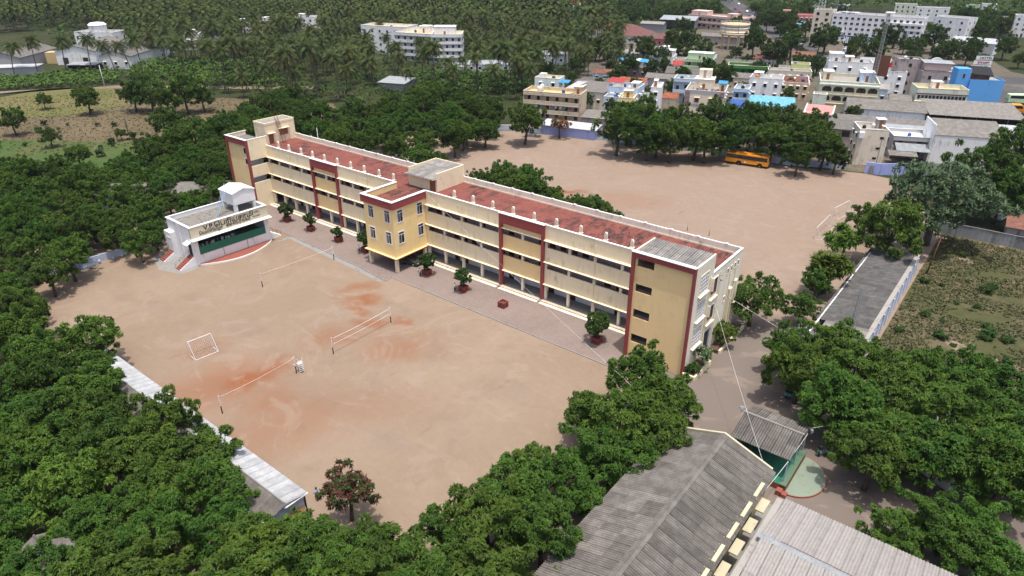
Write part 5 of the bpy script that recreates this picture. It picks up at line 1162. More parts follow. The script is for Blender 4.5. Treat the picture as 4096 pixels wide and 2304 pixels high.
TIER = [tree_mesh(94, R_=2.6, zc=5.2, nl=16, tufts=20, fr=6, ln=.6, wd=.26, mat='leaf_light', flat=1.05, lo=-.9, lump=(.22, .3), spread=(.6, .95))]
def palm_mesh(seed, hgt=10.5, nf=28, fl=4.6, lean=1.6):
    r = random.Random(seed); m = MB(); a = r.uniform(0, 6.28); lx, ly = lean * math.cos(a), lean * math.sin(a)
    P = lambda t: Vector((lx * t * t, ly * t * t, hgt * t))
    for i in range(6): m.tube(P(i / 6), P((i + 1) / 6), .19 - .012 * i, .178 - .012 * i, 6, cap=False)
    tk = m.mesh('trunk', 'palm_bark', True); m = MB(); top = P(1)
    for i in range(nf):
        az = 2.4 * i + r.uniform(-.2, .2); el = 1.25 - 1.9 * (i / nf) + r.uniform(-.1, .1); dry = i > nf - 4
        d = Vector((math.cos(az) * math.cos(el), math.sin(az) * math.cos(el), math.sin(el))); side = Vector((-math.sin(az), math.cos(az), 0))
        q = Vector(top); n = 9; L = fl * r.uniform(.8, 1.1); tn = r.uniform(.1, .9); prev = None
        for k in range(n + 1):
            t = k / n
            if k: d = (d + Vector((0, 0, -.15 - .11 * t))).normalized(); q = q + d * (L / n)
            lw = .95 * math.sin(math.pi * min(1, .12 + .85 * t)) ** .6; dn = Vector((0, 0, -.55)) * lw
            if prev is not None and k > 1:
                b = d * (L / n * .62)
                for s in (-1, 1): m.add([prev, prev + b, prev + b + side * s * lw * .8 + dn + d * .35, prev + side * s * lw * .8 + dn + d * .28], [(0, 1, 2, 3)], 1 if dry else 0, tn)
            prev = Vector(q)
    for i in range(5): t = 1.26 * i; m.lathe([(.02, -.18), (.16, 0), (.02, .18)], 6, 1, top + Vector((.3 * math.cos(t), .3 * math.sin(t), -.35)))
    return m.mesh('crown', ['leaf_palm', 'leaf_palm_dry'], False, True), tk
PALM = [palm_mesh(s, h, n, f, l) for s, h, n, f, l in ((1, 12.5, 28, 4.7, 1.4), (2, 10.5, 28, 4.5, 2.4), (3, 14, 28, 4.4, 1.2), (4, 8.5, 30, 5.0, .6))]
_vr = random.Random(77)
def plant(kind, x, y, s, label, group=None, name='neem_tree', cat='tree', z=0, rz=None, sz=None):
    cm, tm = kind
    o = empty(name, (x, y, z), _vr.uniform(0, 6.28) if rz is None else rz); o.scale = (s, s, (sz or s * _vr.uniform(.92, 1.08)))
    tag(o, label, cat, group)
    if tm: obj('trunk', tm, o)
    obj('crown', cm, o); return o
def lst(s, k): v = [float(a) / 10 for a in s.split()]; return [tuple(v[i:i + k]) for i in range(0, len(v), k)]

# ground positions of the plants (x, y[, crown radius]) in decimetres
FL = '394 -708 88 -612 476 -620 -230 -625 22 -589 478 -558 255 -743 529 -415 -50 -617 182 -607 533 -467 173 -736 -70 -663 290 -794 -295 -573 334 -609 -110 -600 105 -731 414 -647 538 -555 -188 -598 -127 -672 459 -676 309 -746 149 -566 260 -628 617 -551 176 -680 96 -658 230 -571 5 -658 232 -678 342 -683 -355 -638 388 -759 -298 -651 574 -437 540 -624 -247 -576 298 -699 571 -516 213 -778 -189 -683 -24 -576 307 -651 587 -590 -35 -707 67 -695 7 -728 140 -631 350 -803 514 -516 505 -670 430 -736 380 -603 290 -592 45 -634 430 -587 413 -608 450 -569 471 -551 -98 -540'
LM = '-597 -391 -660 -143 -685 -515 -834 -320 -820 -424 -884 94 -740 -181 -593 -496 -803 -206 -764 44 -544 -243 -1040 -377 -1035 80 -415 -443 -841 -52 -456 -516 -651 -30 -1147 -367 -395 -541 -681 -320 -558 -434 -744 -261 -466 -343 -656 -406 -853 -243 -514 -319 -906 -267 -470 -423 -966 -454 -596 -81 -538 -143 -501 -481 -780 -86 -592 7 -1098 -330 -822 76 -355 -583 -614 -320 -985 148 -884 -344 -864 37 -1075 151 -723 -450 -1011 -298 -925 -9 -946 49 -884 -130 -886 -400 -631 -195 -930 -200 -482 -275 -765 -413 -697 -77 -312 -549 -1020 27 -754 -512 -801 -482 -1106 -424 -689 -209 -750 -35 -1022 -445 -441 -580 -532 -575 -397 -334 -537 -86 -981 -17 -733 -123 -720 -374 -646 -256 -576 -185 -858 -182 -940 -362 -602 -550 -521 -382 -905 -63 -879 -485 -810 -152 -492 -180 -766 -320 -692 21 -992 -350 -809 -2 -800 -264 -971 -241 -646 -476 -802 -372 -429 -290 -381 -488 -563 -344'
BB = '-1089 342 -528 548 -724 881 -833 773 -604 646 -643 890 -403 514 -732 399 -848 471 -462 627 -648 322 -533 630 -943 271 -643 424 -1150 490 -470 464 -716 649 -798 670 -427 574 -732 539 -654 771 -1097 531 -988 408 -1050 463 -560 346 -827 305 -557 856 -1163 380 -557 689 -558 436 -934 491 -463 733 -1000 310 -822 838 -1258 570 -771 450 -894 351 -596 578 -609 478 -687 582 -871 690 -911 754 -887 853 -812 244 -591 787 -757 761 -833 534 -818 934 -1185 566 -762 333 -1006 222 -1230 474 -942 208 -830 604 -805 380 -1068 254 -518 804 -921 408 -674 506 -462 368 -398 633 -744 946 -1101 417 -882 248 -617 708 -1009 525 -893 923'
RT = '949 72 893 -98 808 -82 725 21 834 34 785 -137 946 5 831 -36 893 18 676 -28 896 -43 784 -8 653 19 943 -54 731 -75 838 81 786 48 886 77 689 51 791 -106 839 -102 883 -89 740 -63'
RB = '827 -220 849 -191 876 -212 906 -215 884 -184'
ROW = '-333 734 49 -68 793 53 -76 926 58 25 840 54 18 971 55 113 886 54 100 1036 55 193 937 52 197 1048 56 283 975 53 285 1105 54 354 1019 51 405 1004 44 372 915 35 441 989 32 -100 904 51 18 800 48 75 822 47 148 879 47 134 1156 50 179 1191 50 304 1012 41 322 1196 48'
FRONT = '528 -173 45 577 -191 39 547 -254 44 587 -255 41 506 -252 32 550 -307 38 586 -294 33 547 -361 32 575 -360 24 505 -359 29'
MIDL = '-1563 273 64 -1622 244 48 -1453 338 63 -1438 388 48 -1464 279 52 -1696 126 47 -1901 68 30 -1591 -129 40 -1166 123 50 -960 54 48 -976 189 51 -880 176 43 -1103 -149 32 -1363 -117 29 -1284 39 18 -1012 -305 37 -970 -254 37'
YARD = '-334 311 46 -336 377 28 -154 324 31 -37 313 43 -2 331 38 51 325 27 135 346 28 189 355 16 557 127 44 614 180 26 611 288 17 612 304 41 608 277 28 666 488 61 602 600 31 755 907 71 792 1128 73 799 847 56 744 809 48 602 453 39 -121 333 34 -127 381 35 -50 373 41 32 331 32 80 325 25 89 360 22 157 355 21'
BIGR = '709 639 95'
TOWN = '-737 2171 62 -590 2046 52 -632 1859 47 -808 2620 57 -674 2519 62 -462 2209 60 -195 1779 51 -155 2063 45 -222 2427 67 -397 2657 62 -246 2744 69 -171 3029 84 96 3086 85 111 2768 65 261 3369 68 370 2903 60 29 3814 68 236 4533 70 418 3882 60 335 1576 30 467 4108 67 444 3253 49 -640 3695 68 -511 3532 51 -719 3237 63 -429 1547 30 -340 1460 26 -182 3776 55 -459 4308 78 341 3411 40 -607 2234 54 -982 2319 59 -954 2106 56 -999 3134 55 -1983 2988 62 -1705 2857 73 -1240 2334 58 -2103 2851 76 -575 1680 38 -385 1858 35 -308 1171 29 -291 1564 29 28 1882 32 -441 1235 27 -16 1779 29 38 2674 47 276 2796 39 -20 2403 41 -80 2325 44 529 2835 41 -346 1998 43 -517 1836 39 -722 3746 51 -91 3402 35 566 3349 54 -638 3264 37 -383 3116 37 450 3641 46 225 3104 50 -418 3341 39 650 3108 37 -48 3015 43 427 3435 45 372 3227 42 -202 3033 43 194 3512 38 -82 3252 34 -567 3705 54 150 3256 40 -246 3440 44 -277 3244 36 452 3043 48 189 3743 53 -846 3930 36 357 3872 54 -700 3425 53 -549 3095 48 -547 3480 41 -437 3585 49 -320 2937 47 62 3442 35 -880 1600 34 -410 2387 24 -854 2058 35 -571 1521 25 -138 2151 25 -308 1624 31 -432 2531 33 -194 2747 27 1 2228 25 -378 2058 28 -714 1852 30 -156 1571 28 -289 2545 29 -91 1758 26 -157 2316 23 -839 1762 36 -683 2121 27 24 2049 29 -402 1370 25 -610 2379 31 -544 2003 35 -736 1574 24 -115 1959 35 -293 2303 35 -886 2219 32 -274 1809 27 -12 2368 32 -254 1952 31 -482 1778 24 -681 2264 30 -926 1931 30 -476 2227 22 -192 2446 23 -282 1438 30 -586 1651 29 -571 1391 30 -104 2567 27 -414 1514 32 -397 1877 31 69 1769 25 -678 1980 28'
PALMS = '-720 1192 -811 1139 -1201 774 -793 1235 -743 1284 -1215 848 -1346 688 -904 1191 -1312 762 -1096 1035 -862 1262 -1054 1098 -812 1318 -1000 1159 -810 1341 -757 1387 -962 1246 -1428 728 -1480 656 -1126 1116 -1528 596 -934 1311 -881 1362 -1062 1228 -1414 845 -763 1488 -1355 934 -882 1411 -1476 785 -1015 1319 -1144 1209 -1328 1044 -951 1411 -1656 598 -1621 668 -878 1509 -1156 1292 -770 1604 -1606 766 -1439 1001 -1293 1173 -1505 948 -1571 857 -1391 1100 -1144 1370 -960 1527 -858 1604 -771 1688 -1763 632 -1364 1212 -1736 718 -1518 1044 -1463 1128 -1714 795 -941 1631 -1679 864 -1606 982 -868 1728 -788 1781 -1342 1354 -1834 709 -1574 1112 -1792 806 -1020 1662 -1440 1300 -1521 1217 -1656 1058 -1724 975 -845 1839 -1800 908 -1875 787 -927 1803 -1619 1186 -1017 1756 -782 1918 -1514 1340 -1702 1133 -1752 1070 -1880 884 -1821 1018 -1116 1757 -1950 826 -1626 1292 -1700 1222 -905 1940 -1826 1095 -784 2040 -1913 986 -1995 892 -1046 1907 -1121 1862 -1694 1331 -2045 834 -1828 1173 -1764 1267 -1208 1827 -863 2063 -990 1985 -1907 1114 -1664 1434 -1995 1006 -1556 1559 -1073 1987 -1769 1381 -1909 1204 -1208 1929 -2114 924 -868 2157 -1842 1326 -2077 1003 -949 2131 -2018 1116 -1040 2081 -1295 1912 -1914 1292 -1143 2052 -2021 1197 -929 2213 -1894 1389 -1233 2025 -2108 1108 -2158 1040 -1992 1298 -1021 2209 -2262 923 -1561 1814 -2241 1005 -1157 2161 -968 2289 -1389 2009 -2109 1247 -1254 2114 -2009 1402 -2071 1328 -1103 2234 -2207 1168 -2375 893 -2339 963 -2274 1114 -1674 1851 -1470 2036 -1395 2100 -1269 2203 -2173 1310 -2074 1448 -973 2397 -1649 1930 -2456 885 -1058 2376 -1613 1974 -1197 2298 -2354 1107 -1788 1834 -2272 1254 -2080 1528 -2439 992 -1404 2195 -1580 2057 -2349 1190 -1749 1923 -1484 2151 -2210 1404 -2270 1331 -1682 2004 -2434 1081 -1288 2316 -2175 1488 -1678 2030 -1176 2413 -2421 1158 -1053 2493 -1388 2278 -1571 2140 -2578 884 -2016 1719 -2543 961 -1866 1885 -2362 1301 -2634 824 -2287 1431 -2000 1796 -2145 1631 -2099 1710 -1140 2516 -1860 1968 -2503 1153 -1957 1875 -1330 2402 -1534 2256 -2583 1058 -1754 2100 -2258 1561 -2658 919 -1824 2041 -1251 2484 -1630 2219 -1432 2371 -2323 1501 -2513 1235 -1714 2175 -2477 1315 -2431 1392 -1938 1988 -2585 1166 -2009 1937 -2202 1725 -2122 1823 -2768 851 -1376 2492 -2329 1600 -1162 2634 -2414 1496 -1275 2571 -1932 2066 -1815 2175 -1539 2417 -2556 1327 -1663 2324 -1846 2169 -2010 2028 -2312 1692 -2133 1915 -1766 2277 -1359 2585 -1440 2546 -2209 1870 -2522 1470 -2106 1988 -2635 1305 -1926 2177 -2782 1054 -1517 2515 -1628 2437 -2396 1688 -2695 1245 -2292 1819 -2453 1622 -2347 1760 -2602 1409 -2896 877 -1301 2683 -2849 980 -2757 1160 -1870 2272 -2080 2078 -2018 2150 -2522 1570 -1781 2372 -2243 1942 -1216 2776 -1629 2521 -1923 2284 -2602 1508 -1458 2646 -2688 1409 -2320 1908 -2500 1696 -2177 2080 -1742 2474 -1404 2714 -2113 2152 -2939 985 -1582 2600 -1869 2393 -2753 1358 -2799 1287 -2472 1782 -2399 1893 -1946 2356 -2304 2007 -1277 2846 -1703 2569 -1982 2342 -2055 2278 -1354 2809 -3025 936 -2691 1540 -2118 2233 -2209 2156 -1582 2688 -2877 1285 -3006 1046 -1787 2556 -2278 2116 -2761 1505 -2422 1970 -1535 2760 -2476 1915 -1874 2524'
PFAR = '-1675 2682 -2851 1410 -1950 2470 -2055 2410 -2413 2058 -2357 2120 -2124 2360 -2922 1374 -3122 1001 -2808 1577 -2234 2280 -1360 2956 -2499 2000 -2988 1303 -2058 2464 -1807 2672 -2768 1678 -2330 2218 -1489 2904 -1581 2846 -1903 2632 -2490 2081 -1698 2797 -3145 1087 -2204 2386 -2590 1970 -2909 1542 -1777 2765 -3028 1374 -2128 2495 -3092 1262 -2048 2567 -3217 1016 -2996 1456 -2567 2063 -1661 2887 -2447 2217 -1859 2753 -1433 3048 -2305 2379 -3158 1217 -1518 3001 -2220 2468 -2665 1994 -2016 2654 -2378 2323 -1604 2960 -3229 1111 -2130 2576 -1780 2854 -1971 2732 -3123 1384 -3026 1564 -3296 1059 -2561 2195 -1735 2934 -2170 2598 -1926 2803 -3104 1465 -3253 1188 -2700 2070 -2488 2316 -2252 2554 -2322 2490 -1684 2999 -3236 1263 -1509 3115 -2650 2156 -2555 2273 -1875 2885 -2194 2630 -2044 2769 -3230 1340 -1626 3074 -2436 2453 -3206 1431 -3344 1164 -3381 1096 -1965 2880 -2733 2148 -2157 2730 -1793 3007 -3182 1503 -2666 2234 -2330 2588 -3112 1650 -3166 1586 -1732 3083 -2605 2340 -2421 2535 -1922 2958 -3088 1725 -2063 2854 -3327 1321 -1598 3185 -2542 2436 -3382 1247 -2284 2696 -3303 1404 -1683 3154 -2831 2132 -2759 2225 -3056 1834 -3463 1110 -3288 1478 -3440 1188 -2715 2302 -2211 2798 -1872 3061 -2294 2729 -3163 1715 -2507 2542 -2001 2987 -2993 1985 -3042 1919 -1588 3274 -3278 1569 -1818 3134 -2601 2486 -2951 2080 -2467 2630 -2857 2209 -3436 1326 -2083 2974 -2172 2905 -2380 2727 -2730 2381 -1672 3265 -3414 1399 -1764 3212 -1971 3074 -2833 2284 -2938 2159 -3522 1208 -2251 2875 -3361 1539 -3288 1668 -2707 2461 -2459 2715 -2356 2809 -1917 3155 -2054 3066 -2334 2844 -3528 1290 -3237 1814 -3278 1750 -3362 1625 -3137 1985 -2642 2586 -3510 1370 -3045 2125 -1660 3368 -2213 2986 -3480 1450 -2590 2655 -2438 2808 -3108 2066 -3230 1895 -2887 2351 -2826 2422 -3432 1570 -2033 3147 -1823 3291 -2727 2542 -2965 2270 -3022 2200 -1900 3253 -2792 2491 -1743 3366 -3358 1746 -3651 1194 -2423 2876 -2354 2941 -2557 2766 -3556 1436 -2686 2649 -3626 1321 -3529 1524 -3332 1863 -2204 3104 -3229 2027 -2646 2719 -3455 1673 -2020 3246 -2484 2878 -3051 2278 -3295 1948 -2957 2398 -2786 2591 -2885 2491 -2319 3046 -3136 2201 -3707 1263 -3446 1769 -3198 2144 -3771 1171 -1978 3341 -2764 2683 -3667 1406 -2153 3224 -2429 3005 -3634 1484 -3580 1593 -3068 2358 -2503 2963 -1778 3501 -1888 3438 -2927 2563 -3025 2453 -3540 1725 -2632 2875 -2706 2811 -3377 2005 -2341 3142 -3470 1871 -2420 3088 -2875 2660 -2102 3336 -3777 1326 -3251 2215 -3605 1667 -3319 2122 -3441 1945 -2277 3219 -3833 1228 -3011 2530 -2564 2984 -3149 2373 -3214 2309 -2850 2735 -3667 1615 -3891 1156 -1847 3550 -3729 1512 -3597 1778 -3097 2492 -3562 1846 -2030 3453 -3790 1434 -2647 2987 -3431 2083 -2968 2670 -2531 3095 -2191 3364 -2437 3181 -3864 1327 -2576 3074 -3544 1941 -3338 2259 -3197 2443 -2117 3449 -2761 2924 -3051 2633 -3687 1744 -3924 1274 -2284 3344 -1973 3566 -2839 2871 -3431 2167 -3269 2392 -3877 1412 -3808 1569 -3620 1907 -3159 2549 -3768 1654 -2623 3101 -2431 3264 -2664 3066 -3854 1495 -2927 2820 -2728 3020 -3561 2030 -1910 3651 -3047 2710 -2215 3453 -2559 3186 -3509 2129 -3945 1350 -2379 3340 -2088 3552 -4022 1201 -3363 2358 -3139 2650 -2167 3522 -4067 1134 -3730 1841 -3440 2291 -3652 1986 -3777 1775 -3866 1621 -2643 3182 -4022 1300 -3510 2218 -3824 1714 -3049 2795 -2881 2969 -3707 1921 -3296 2511 -2352 3429 -3966 1450 -2796 3059 -3000 2859 -2481 3338 -3615 2094 -2560 3279 -3259 2580 -2272 3512 -3930 1568 -2731 3155 -4025 1396 -4106 1218 -2056 3682 -3127 2777 -3592 2189 -3465 2370 -3236 2663 -2983 2943 -3383 2494 -2214 3600 -3521 2318 -3839 1825 -2819 3132 -3209 2736 -4191 1122 -3921 1715 -2553 3376 -3455 2450 -2021 3761 -2463 3453 -2693 3272 -3680 2146 -4029 1528 -3823 1926 -2170 3683 -3065 2935 -3335 2633 -4122 1355 -3910 1796 -3737 2091 -3159 2847 -3797 2007 -3660 2229 -2913 3113 -3300 2707 -4001 1661 -2393 3559 -3558 2389 -2655 3359 -3612 2321 -2981 3065 -2824 3215 -4109 1461 -3466 2530 -4186 1313 -4246 1194 -3531 2479 -2279 3686 -4408 750 -3436 2612 -3903 1930 -3767 2167 -4397 834 -4000 1787 -3063 3053 -2590 3482 -4111 1578 -2812 3297 -3200 2919 -3958 1877 -2122 3821 -2764 3352 -3633 2407 -3852 2083 -2390 3659 -4315 1156 -2535 3553 -3306 2832 -4406 912 -3721 2303 -3156 3002 -2951 3208 -2064 3891 -4203 1463 -4081 1719 -2676 3460 -3554 2555 -3424 2722 -4253 1370 -3021 3164 -4295 1280 -3787 2244 -2913 3274 -3848 2163 -4190 1553 -2259 3803 -2501 3638 -4468 866 -3631 2505 -3977 1981 -3942 2053 -4164 1646 -2858 3366 -4511 789 -3518 2684 -2788 3442 -3174 3082 -3274 2980 -3765 2368 -4407 1139 -4461 993 -3121 3147 -2413 3749 -4284 1456 -2677 3553 -3429 2826 -2137 3942 -3709 2473 -3871 2247 -4352 1346 -4095 1886 -3075 3226 -3928 2177 -3607 2637 -4062 1971 -4151 1815 -2232 3921 -2634 3638 -4414 1258 -3688 2563 -4538 920 -3039 3302 -4489 1082 -3388 2943 -3856 2340 -4204 1747 -4569 844 -4252 1659 -3994 2135 -2955 3396 -3513 2822 -3286 3086 -4477 1176 -4356 1486 -4388 1415 -4309 1600 -4082 2045 -2386 3876 -3593 2759 -3180 3220 -3781 2514 -2573 3746 -3966 2244 -3122 3286 -3856 2428 -2757 3620 -4147 1985 -3507 2910 -4283 1741 -3064 3377 -2334 3956 -2665 3719 -4629 904 -4227 1869 -4078 2138 -3374 3081 -3432 3018 -4591 1053 -3261 3206 -2492 3863 -3686 2725 -4565 1135 -4469 1384 -4620 980 -4431 1522 -4400 1592 -4290 1818 -3753 2674 -4222 1949 -2290 4033 -4068 2223 -4018 2306 -3977 2375 -4158 2085 -3146 3370 -2756 3715 -3822 2609 -3894 2511 -3038 3480 -4535 1331 -2432 3970 -4372 1727 -3626 2886 -2654 3816 -3955 2454 -4590 1234 -3108 3442 -3451 3102 -3393 3166 -3242 3320 -4221 2041 -3716 2806 -4163 2170 -3333 3254 -2516 3954 -4650 1151 -3575 2997 -4696 1043 -2598 3916 -4294 1987 -4090 2333 -4750 912 -4572 1409 -4348 1903 -4480 1636 -4233 2119 -4036 2447 -4616 1341 -4409 1810 -3235 3409 -3083 3556 -4563 1491 -2481 4040 -4459 1746 -3930 2633 -2410 4092 -3564 3091 -4001 2534 -4541 1583 -3873 2721 -4189 2260 -2730 3874 -3802 2819 -3429 3258 -3754 2901 -4681 1291 -4248 2199 -4124 2404 -4735 1167 -3184 3525 -2572 4025 -4381 1980 -3328 3401 -2670 3965 -3532 3198 -3409 3334 -4455 1886 -4568 1656 -3686 3042 -4827 986 -4084 2520 -4193 2355 -4645 1493 -4743 1247 -3135 3618 -4026 2621 -3882 2820 -4357 2104 -4519 1799 -4700 1396 -3616 3153 -4331 2177 -2531 4122 -4817 1131 -4280 2282 -3778 2994 -3845 2914 -4579 1741 -3961 2774 -3296 3525 -4897 924 -4652 1595 -3388 3450 -3547 3298 -4110 2610 -3720 3119 -4265 2382 -4537 1907 -2695 4072 -4076 2680 -4815 1289 -4236 2452 -4895 1072 -4478 2052 -4733 1525 -4408 2185 -4776 1424 -3491 3404 -4521 1986 -4044 2754 -4176 2572 -3224 3671 -3621 3277 -2623 4157 -4880 1193 -3926 2942 -3866 3019 -3403 3532 -4018 2835 -3575 3371 -4244 2532 -4388 2305 -4618 1882 -4711 1688 -3298 3656 -4992 954 -3703 3252 -3775 3172 -4690 1763 -4757 1620 -4198 2648 -4838 1475 -4998 1033 -4138 2756 -4526 2142 -4334 2469 -4568 2071 -4977 1117 -3555 3460 -4880 1394 -4384 2401 -3405 3616 -3849 3147 -2660 4232 -3654 3377 -4496 2240 -4624 2013 -4464 2309 -4277 2610 -3950 3055 -4960 1261 -4006 2992 -4096 2877 -3779 3272 -4847 1573 -3300 3764 -3528 3550 -4749 1812 -4796 1731 -5013 1197 -4167 2830 -3631 3470 -4250 2713 -5052 1091 -3755 3345 -3927 3149 -4360 2574 -4479 2392 -3506 3626 -4741 1916 -3394 3736 -5106 1004 -4979 1381 -4618 2179 -4713 2010 -4672 2088 -4462 2470 -4097 2998 -4546 2341 -4166 2920 -4904 1637 -3354 3820 -4974 1482 -5064 1257 -5089 1184 -3584 3613 -4829 1840 -4954 1556 -4057 3087 -3891 3288 -3947 3232 -4001 3168 -4366 2680 -3509 3704 -4891 1733 -3679 3536 -3760 3453 -3827 3384 -4322 2777 -4631 2300 -4464 2577 -5054 1414 -3453 3804 -4187 2994 -5180 1064 -4803 2006 -4839 1938 -4283 2874 -3665 3613 -5166 1148 -4732 2177 -5108 1355 -4594 2436 -3765 3537 -4984 1682 -3905 3386 -3527 3783 -4115 3145 -4903 1883 -5150 1281 -5052 1551 -4276 2955 -4029 3276 -4813 2099 -4555 2554 -3863 3470 -4196 3080 -4954 1821 -3464 3884 -4479 2697 -4440 2763 -4884 2000 -3748 3619 -5212 1216 -4359 2890 -4002 3364 -4716 2355 -5013 1770 -3652 3744 -4770 2266 -3711 3686 -5187 1353 -4834 2176 -4955 1941 -4687 2452 -5302 1054 -5068 1703 -5102 1622 -3902 3537 -4440 2867 -5178 1473 -4164 3240 -5289 1166 -4570 2686 -3594 3869 -3996 3452 -3861 3602 -5264 1281 -4930 2078 -4261 3142 -4337 3043 -4109 3333 -4507 2808 -4687 2545 -4417 2959 -5068 1842 -3756 3751 -5181 1580 -4778 2414 -5031 1930 -4914 2170 -4638 2651 -3701 3820 -4572 2766 -4095 3416 -5168 1672 -3558 3976 -3843 3700 -5279 1403 -4346 3120 -4867 2317 -4418 3040 -5375 1159 -4771 2510 -5043 2013 -4253 3277 -4534 2902 -5004 2117 -3701 3898 -4933 2270 -5420 1096 -4011 3583 -4651 2753 -5115 1921 -4080 3518 -4601 2843 -3781 3837 -4721 2660 -5170 1808 -4850 2466 -4222 3373 -5274 1587 -4997 2203 -5366 1345 -3962 3671 -5398 1264 -5254 1660 -4146 3480 -4342 3247 -5326 1508 -4454 3109 -4536 3002 -3651 4017 -5371 1422 -4796 2637 -5107 2077 -4733 2748 -4602 2948 -4965 2368 -3956 3750 -4419 3212 -4870 2544 -5207 1895 -3790 3930 -3898 3823 -5281 1765 -3735 4003 -4167 3555 -4117 3614 -4938 2475 -4543 3088 -5489 1223 -5073 2237 -5037 2310 -5522 1141 -4376 3327 -4042 3717 -5336 1688 -3872 3899 -5195 2014 -4725 2854 -4305 3429 -4236 3515 -4618 3024 -5129 2176 -5445 1444 -4497 3203 -5386 1619 -3705 4094 -4881 2654 -5508 1310 -4707 2942 -5319 1834 -3960 3868 -5202 2100 -4568 3161 -4039 3794 -5038 2446 -5456 1542 -4393 3407 -4960 2592 -5295 1948 -4312 3520 -4151 3708 -4866 2764 -4695 3025 -3840 4036 -5411 1708 -4215 3650 -5112 2363 -5158 2280 -5606 1183 -4552 3258 -4843 2847 -4380 3482 -5526 1465 -3940 3969 -4490 3352 -4947 2695 -4806 2921 -5410 1789 -5609 1260 -5049 2542 -4649 3164 -5239 2188 -3736 4193 -5498 1613 -4772 3006 -4333 3594 -5332 2034 -5296 2114 -5596 1397 -4176 3786 -5415 1875 -5378 1961 -3840 4132 -4936 2797 -4112 3866 -5149 2439 -5208 2347 -3923 4075 -5679 1211 -4757 3096 -5121 2515 -5057 2632 -4588 3335 -5581 1520 -5525 1698 -4923 2888 -4031 4002 -5680 1297 -4885 2960 -4275 3754 -4722 3206 -4451 3560 -4556 3430 -5292 2274 -5338 2181 -4364 3668 -4503 3502 -4103 3957 -5014 2796 -5654 1451 -5468 1930 -5514 1832 -4851 3059 -5436 2035 -4189 3900 -5406 2110 -5759 1193 -5199 2524 -4435 3640 -5165 2612 -4663 3374 -4270 3850 -4350 3772 -5258 2475 -5645 1625 -5584 1796 -5095 2782 -4538 3574 -4741 3316 -5406 2221 -4797 3248 -5631 1722 -5750 1403 -5788 1288 -5340 2386 -4904 3117 -5066 2871 -5170 2702 -5391 2315 -4976 3035 -4516 3656 -5476 2158 -5041 2953 -5730 1559 -4877 3212 -5260 2608 -4640 3534 -5577 1984 -4702 3482 -5716 1674 -5656 1842 -5321 2551 -5628 1916 -5549 2100 -5164 2836 -5851 1346 -5882 1257 -5813 1487 -5712 1764 -5140 2910 -4812 3394 -5518 2248 -5045 3083 -5795 1600 -5454 2397 -5004 3166 -5867 1429 -4877 3353 -5419 2488 -5268 2763 -5313 2689 -5133 2991 -5587 2171 -5798 1681 -5927 1323 -4980 3251 -5534 2339 -5897 1504 -5683 2067 -5720 1983 -5793 1813 -5764 1899 -5506 2459 -5420 2622 -5078 3187 -5952 1407 -5884 1615 -5355 2767 -5158 3098 -5482 2549 -5628 2260 -5275 2915 -5856 1747 -6014 1325 -5611 2349 -5228 3038 -5356 2849 -5765 2076 -5850 1891 -5443 2737 -5716 2207 -5984 1548 -6023 1435 -5319 2984 -5830 1992 -5570 2566 -5646 2431 -5532 2651 -6097 1323 -5984 1689 -5797 2164 -5631 2512 -5737 2320 -6029 1616 -5957 1813 -5853 2073 -5929 1890 -6071 1505 -5411 2943 -5784 2254 -5908 2016 -5480 2881 -5632 2611 -5540 2783 -5738 2405 -5600 2688 -6154 1384 -6024 1762 -5812 2335 -5973 1976 -6111 1628 -5870 2228 -5710 2586 -6181 1485 -5618 2776 -6102 1714 -5946 2116 -6058 1884 -5777 2522 -5995 2055 -5676 2724 -5828 2439 -6103 1812 -5739 2678 -6274 1406 -5954 2293 -6180 1746 -5796 2622 -6239 1583 -5918 2380 -6109 1964 -6060 2126 -6015 2228 -6299 1494 -6248 1688 -5889 2545 -5927 2476 -6362 1391 -6197 1879 -5994 2369 -6344 1561 -6181 2012 -6376 1474 -6256 1830 -6327 1664 -6092 2274 -6023 2440 -6158 2139 -6242 1963 -6312 1778 -6157 2215 -6094 2365 -6400 1630 -6319 1885 -6245 2080 -6461 1481 -6322 1963 -6199 2282 -6245 2183 -6430 1709 -6487 1625 -6546 1458 -6407 1874 -6311 2132 -6356 2050 -6287 2264 -6562 1547 -6422 1982 -6483 1832 -6529 1710 -6349 2212 -6585 1644 -6419 2140 -6506 1974 -6488 2053 -6674 1536 -6663 1625 -6635 1754 -6586 1932 -6655 1851 -6600 2017 -6744 1636 -6716 1768 -6821 1550 -6738 1846 -6786 1708 -6715 1928 -6852 1638 -6799 1798 -6862 1725 -6934 1674 -6975 1593 -7033 1646'
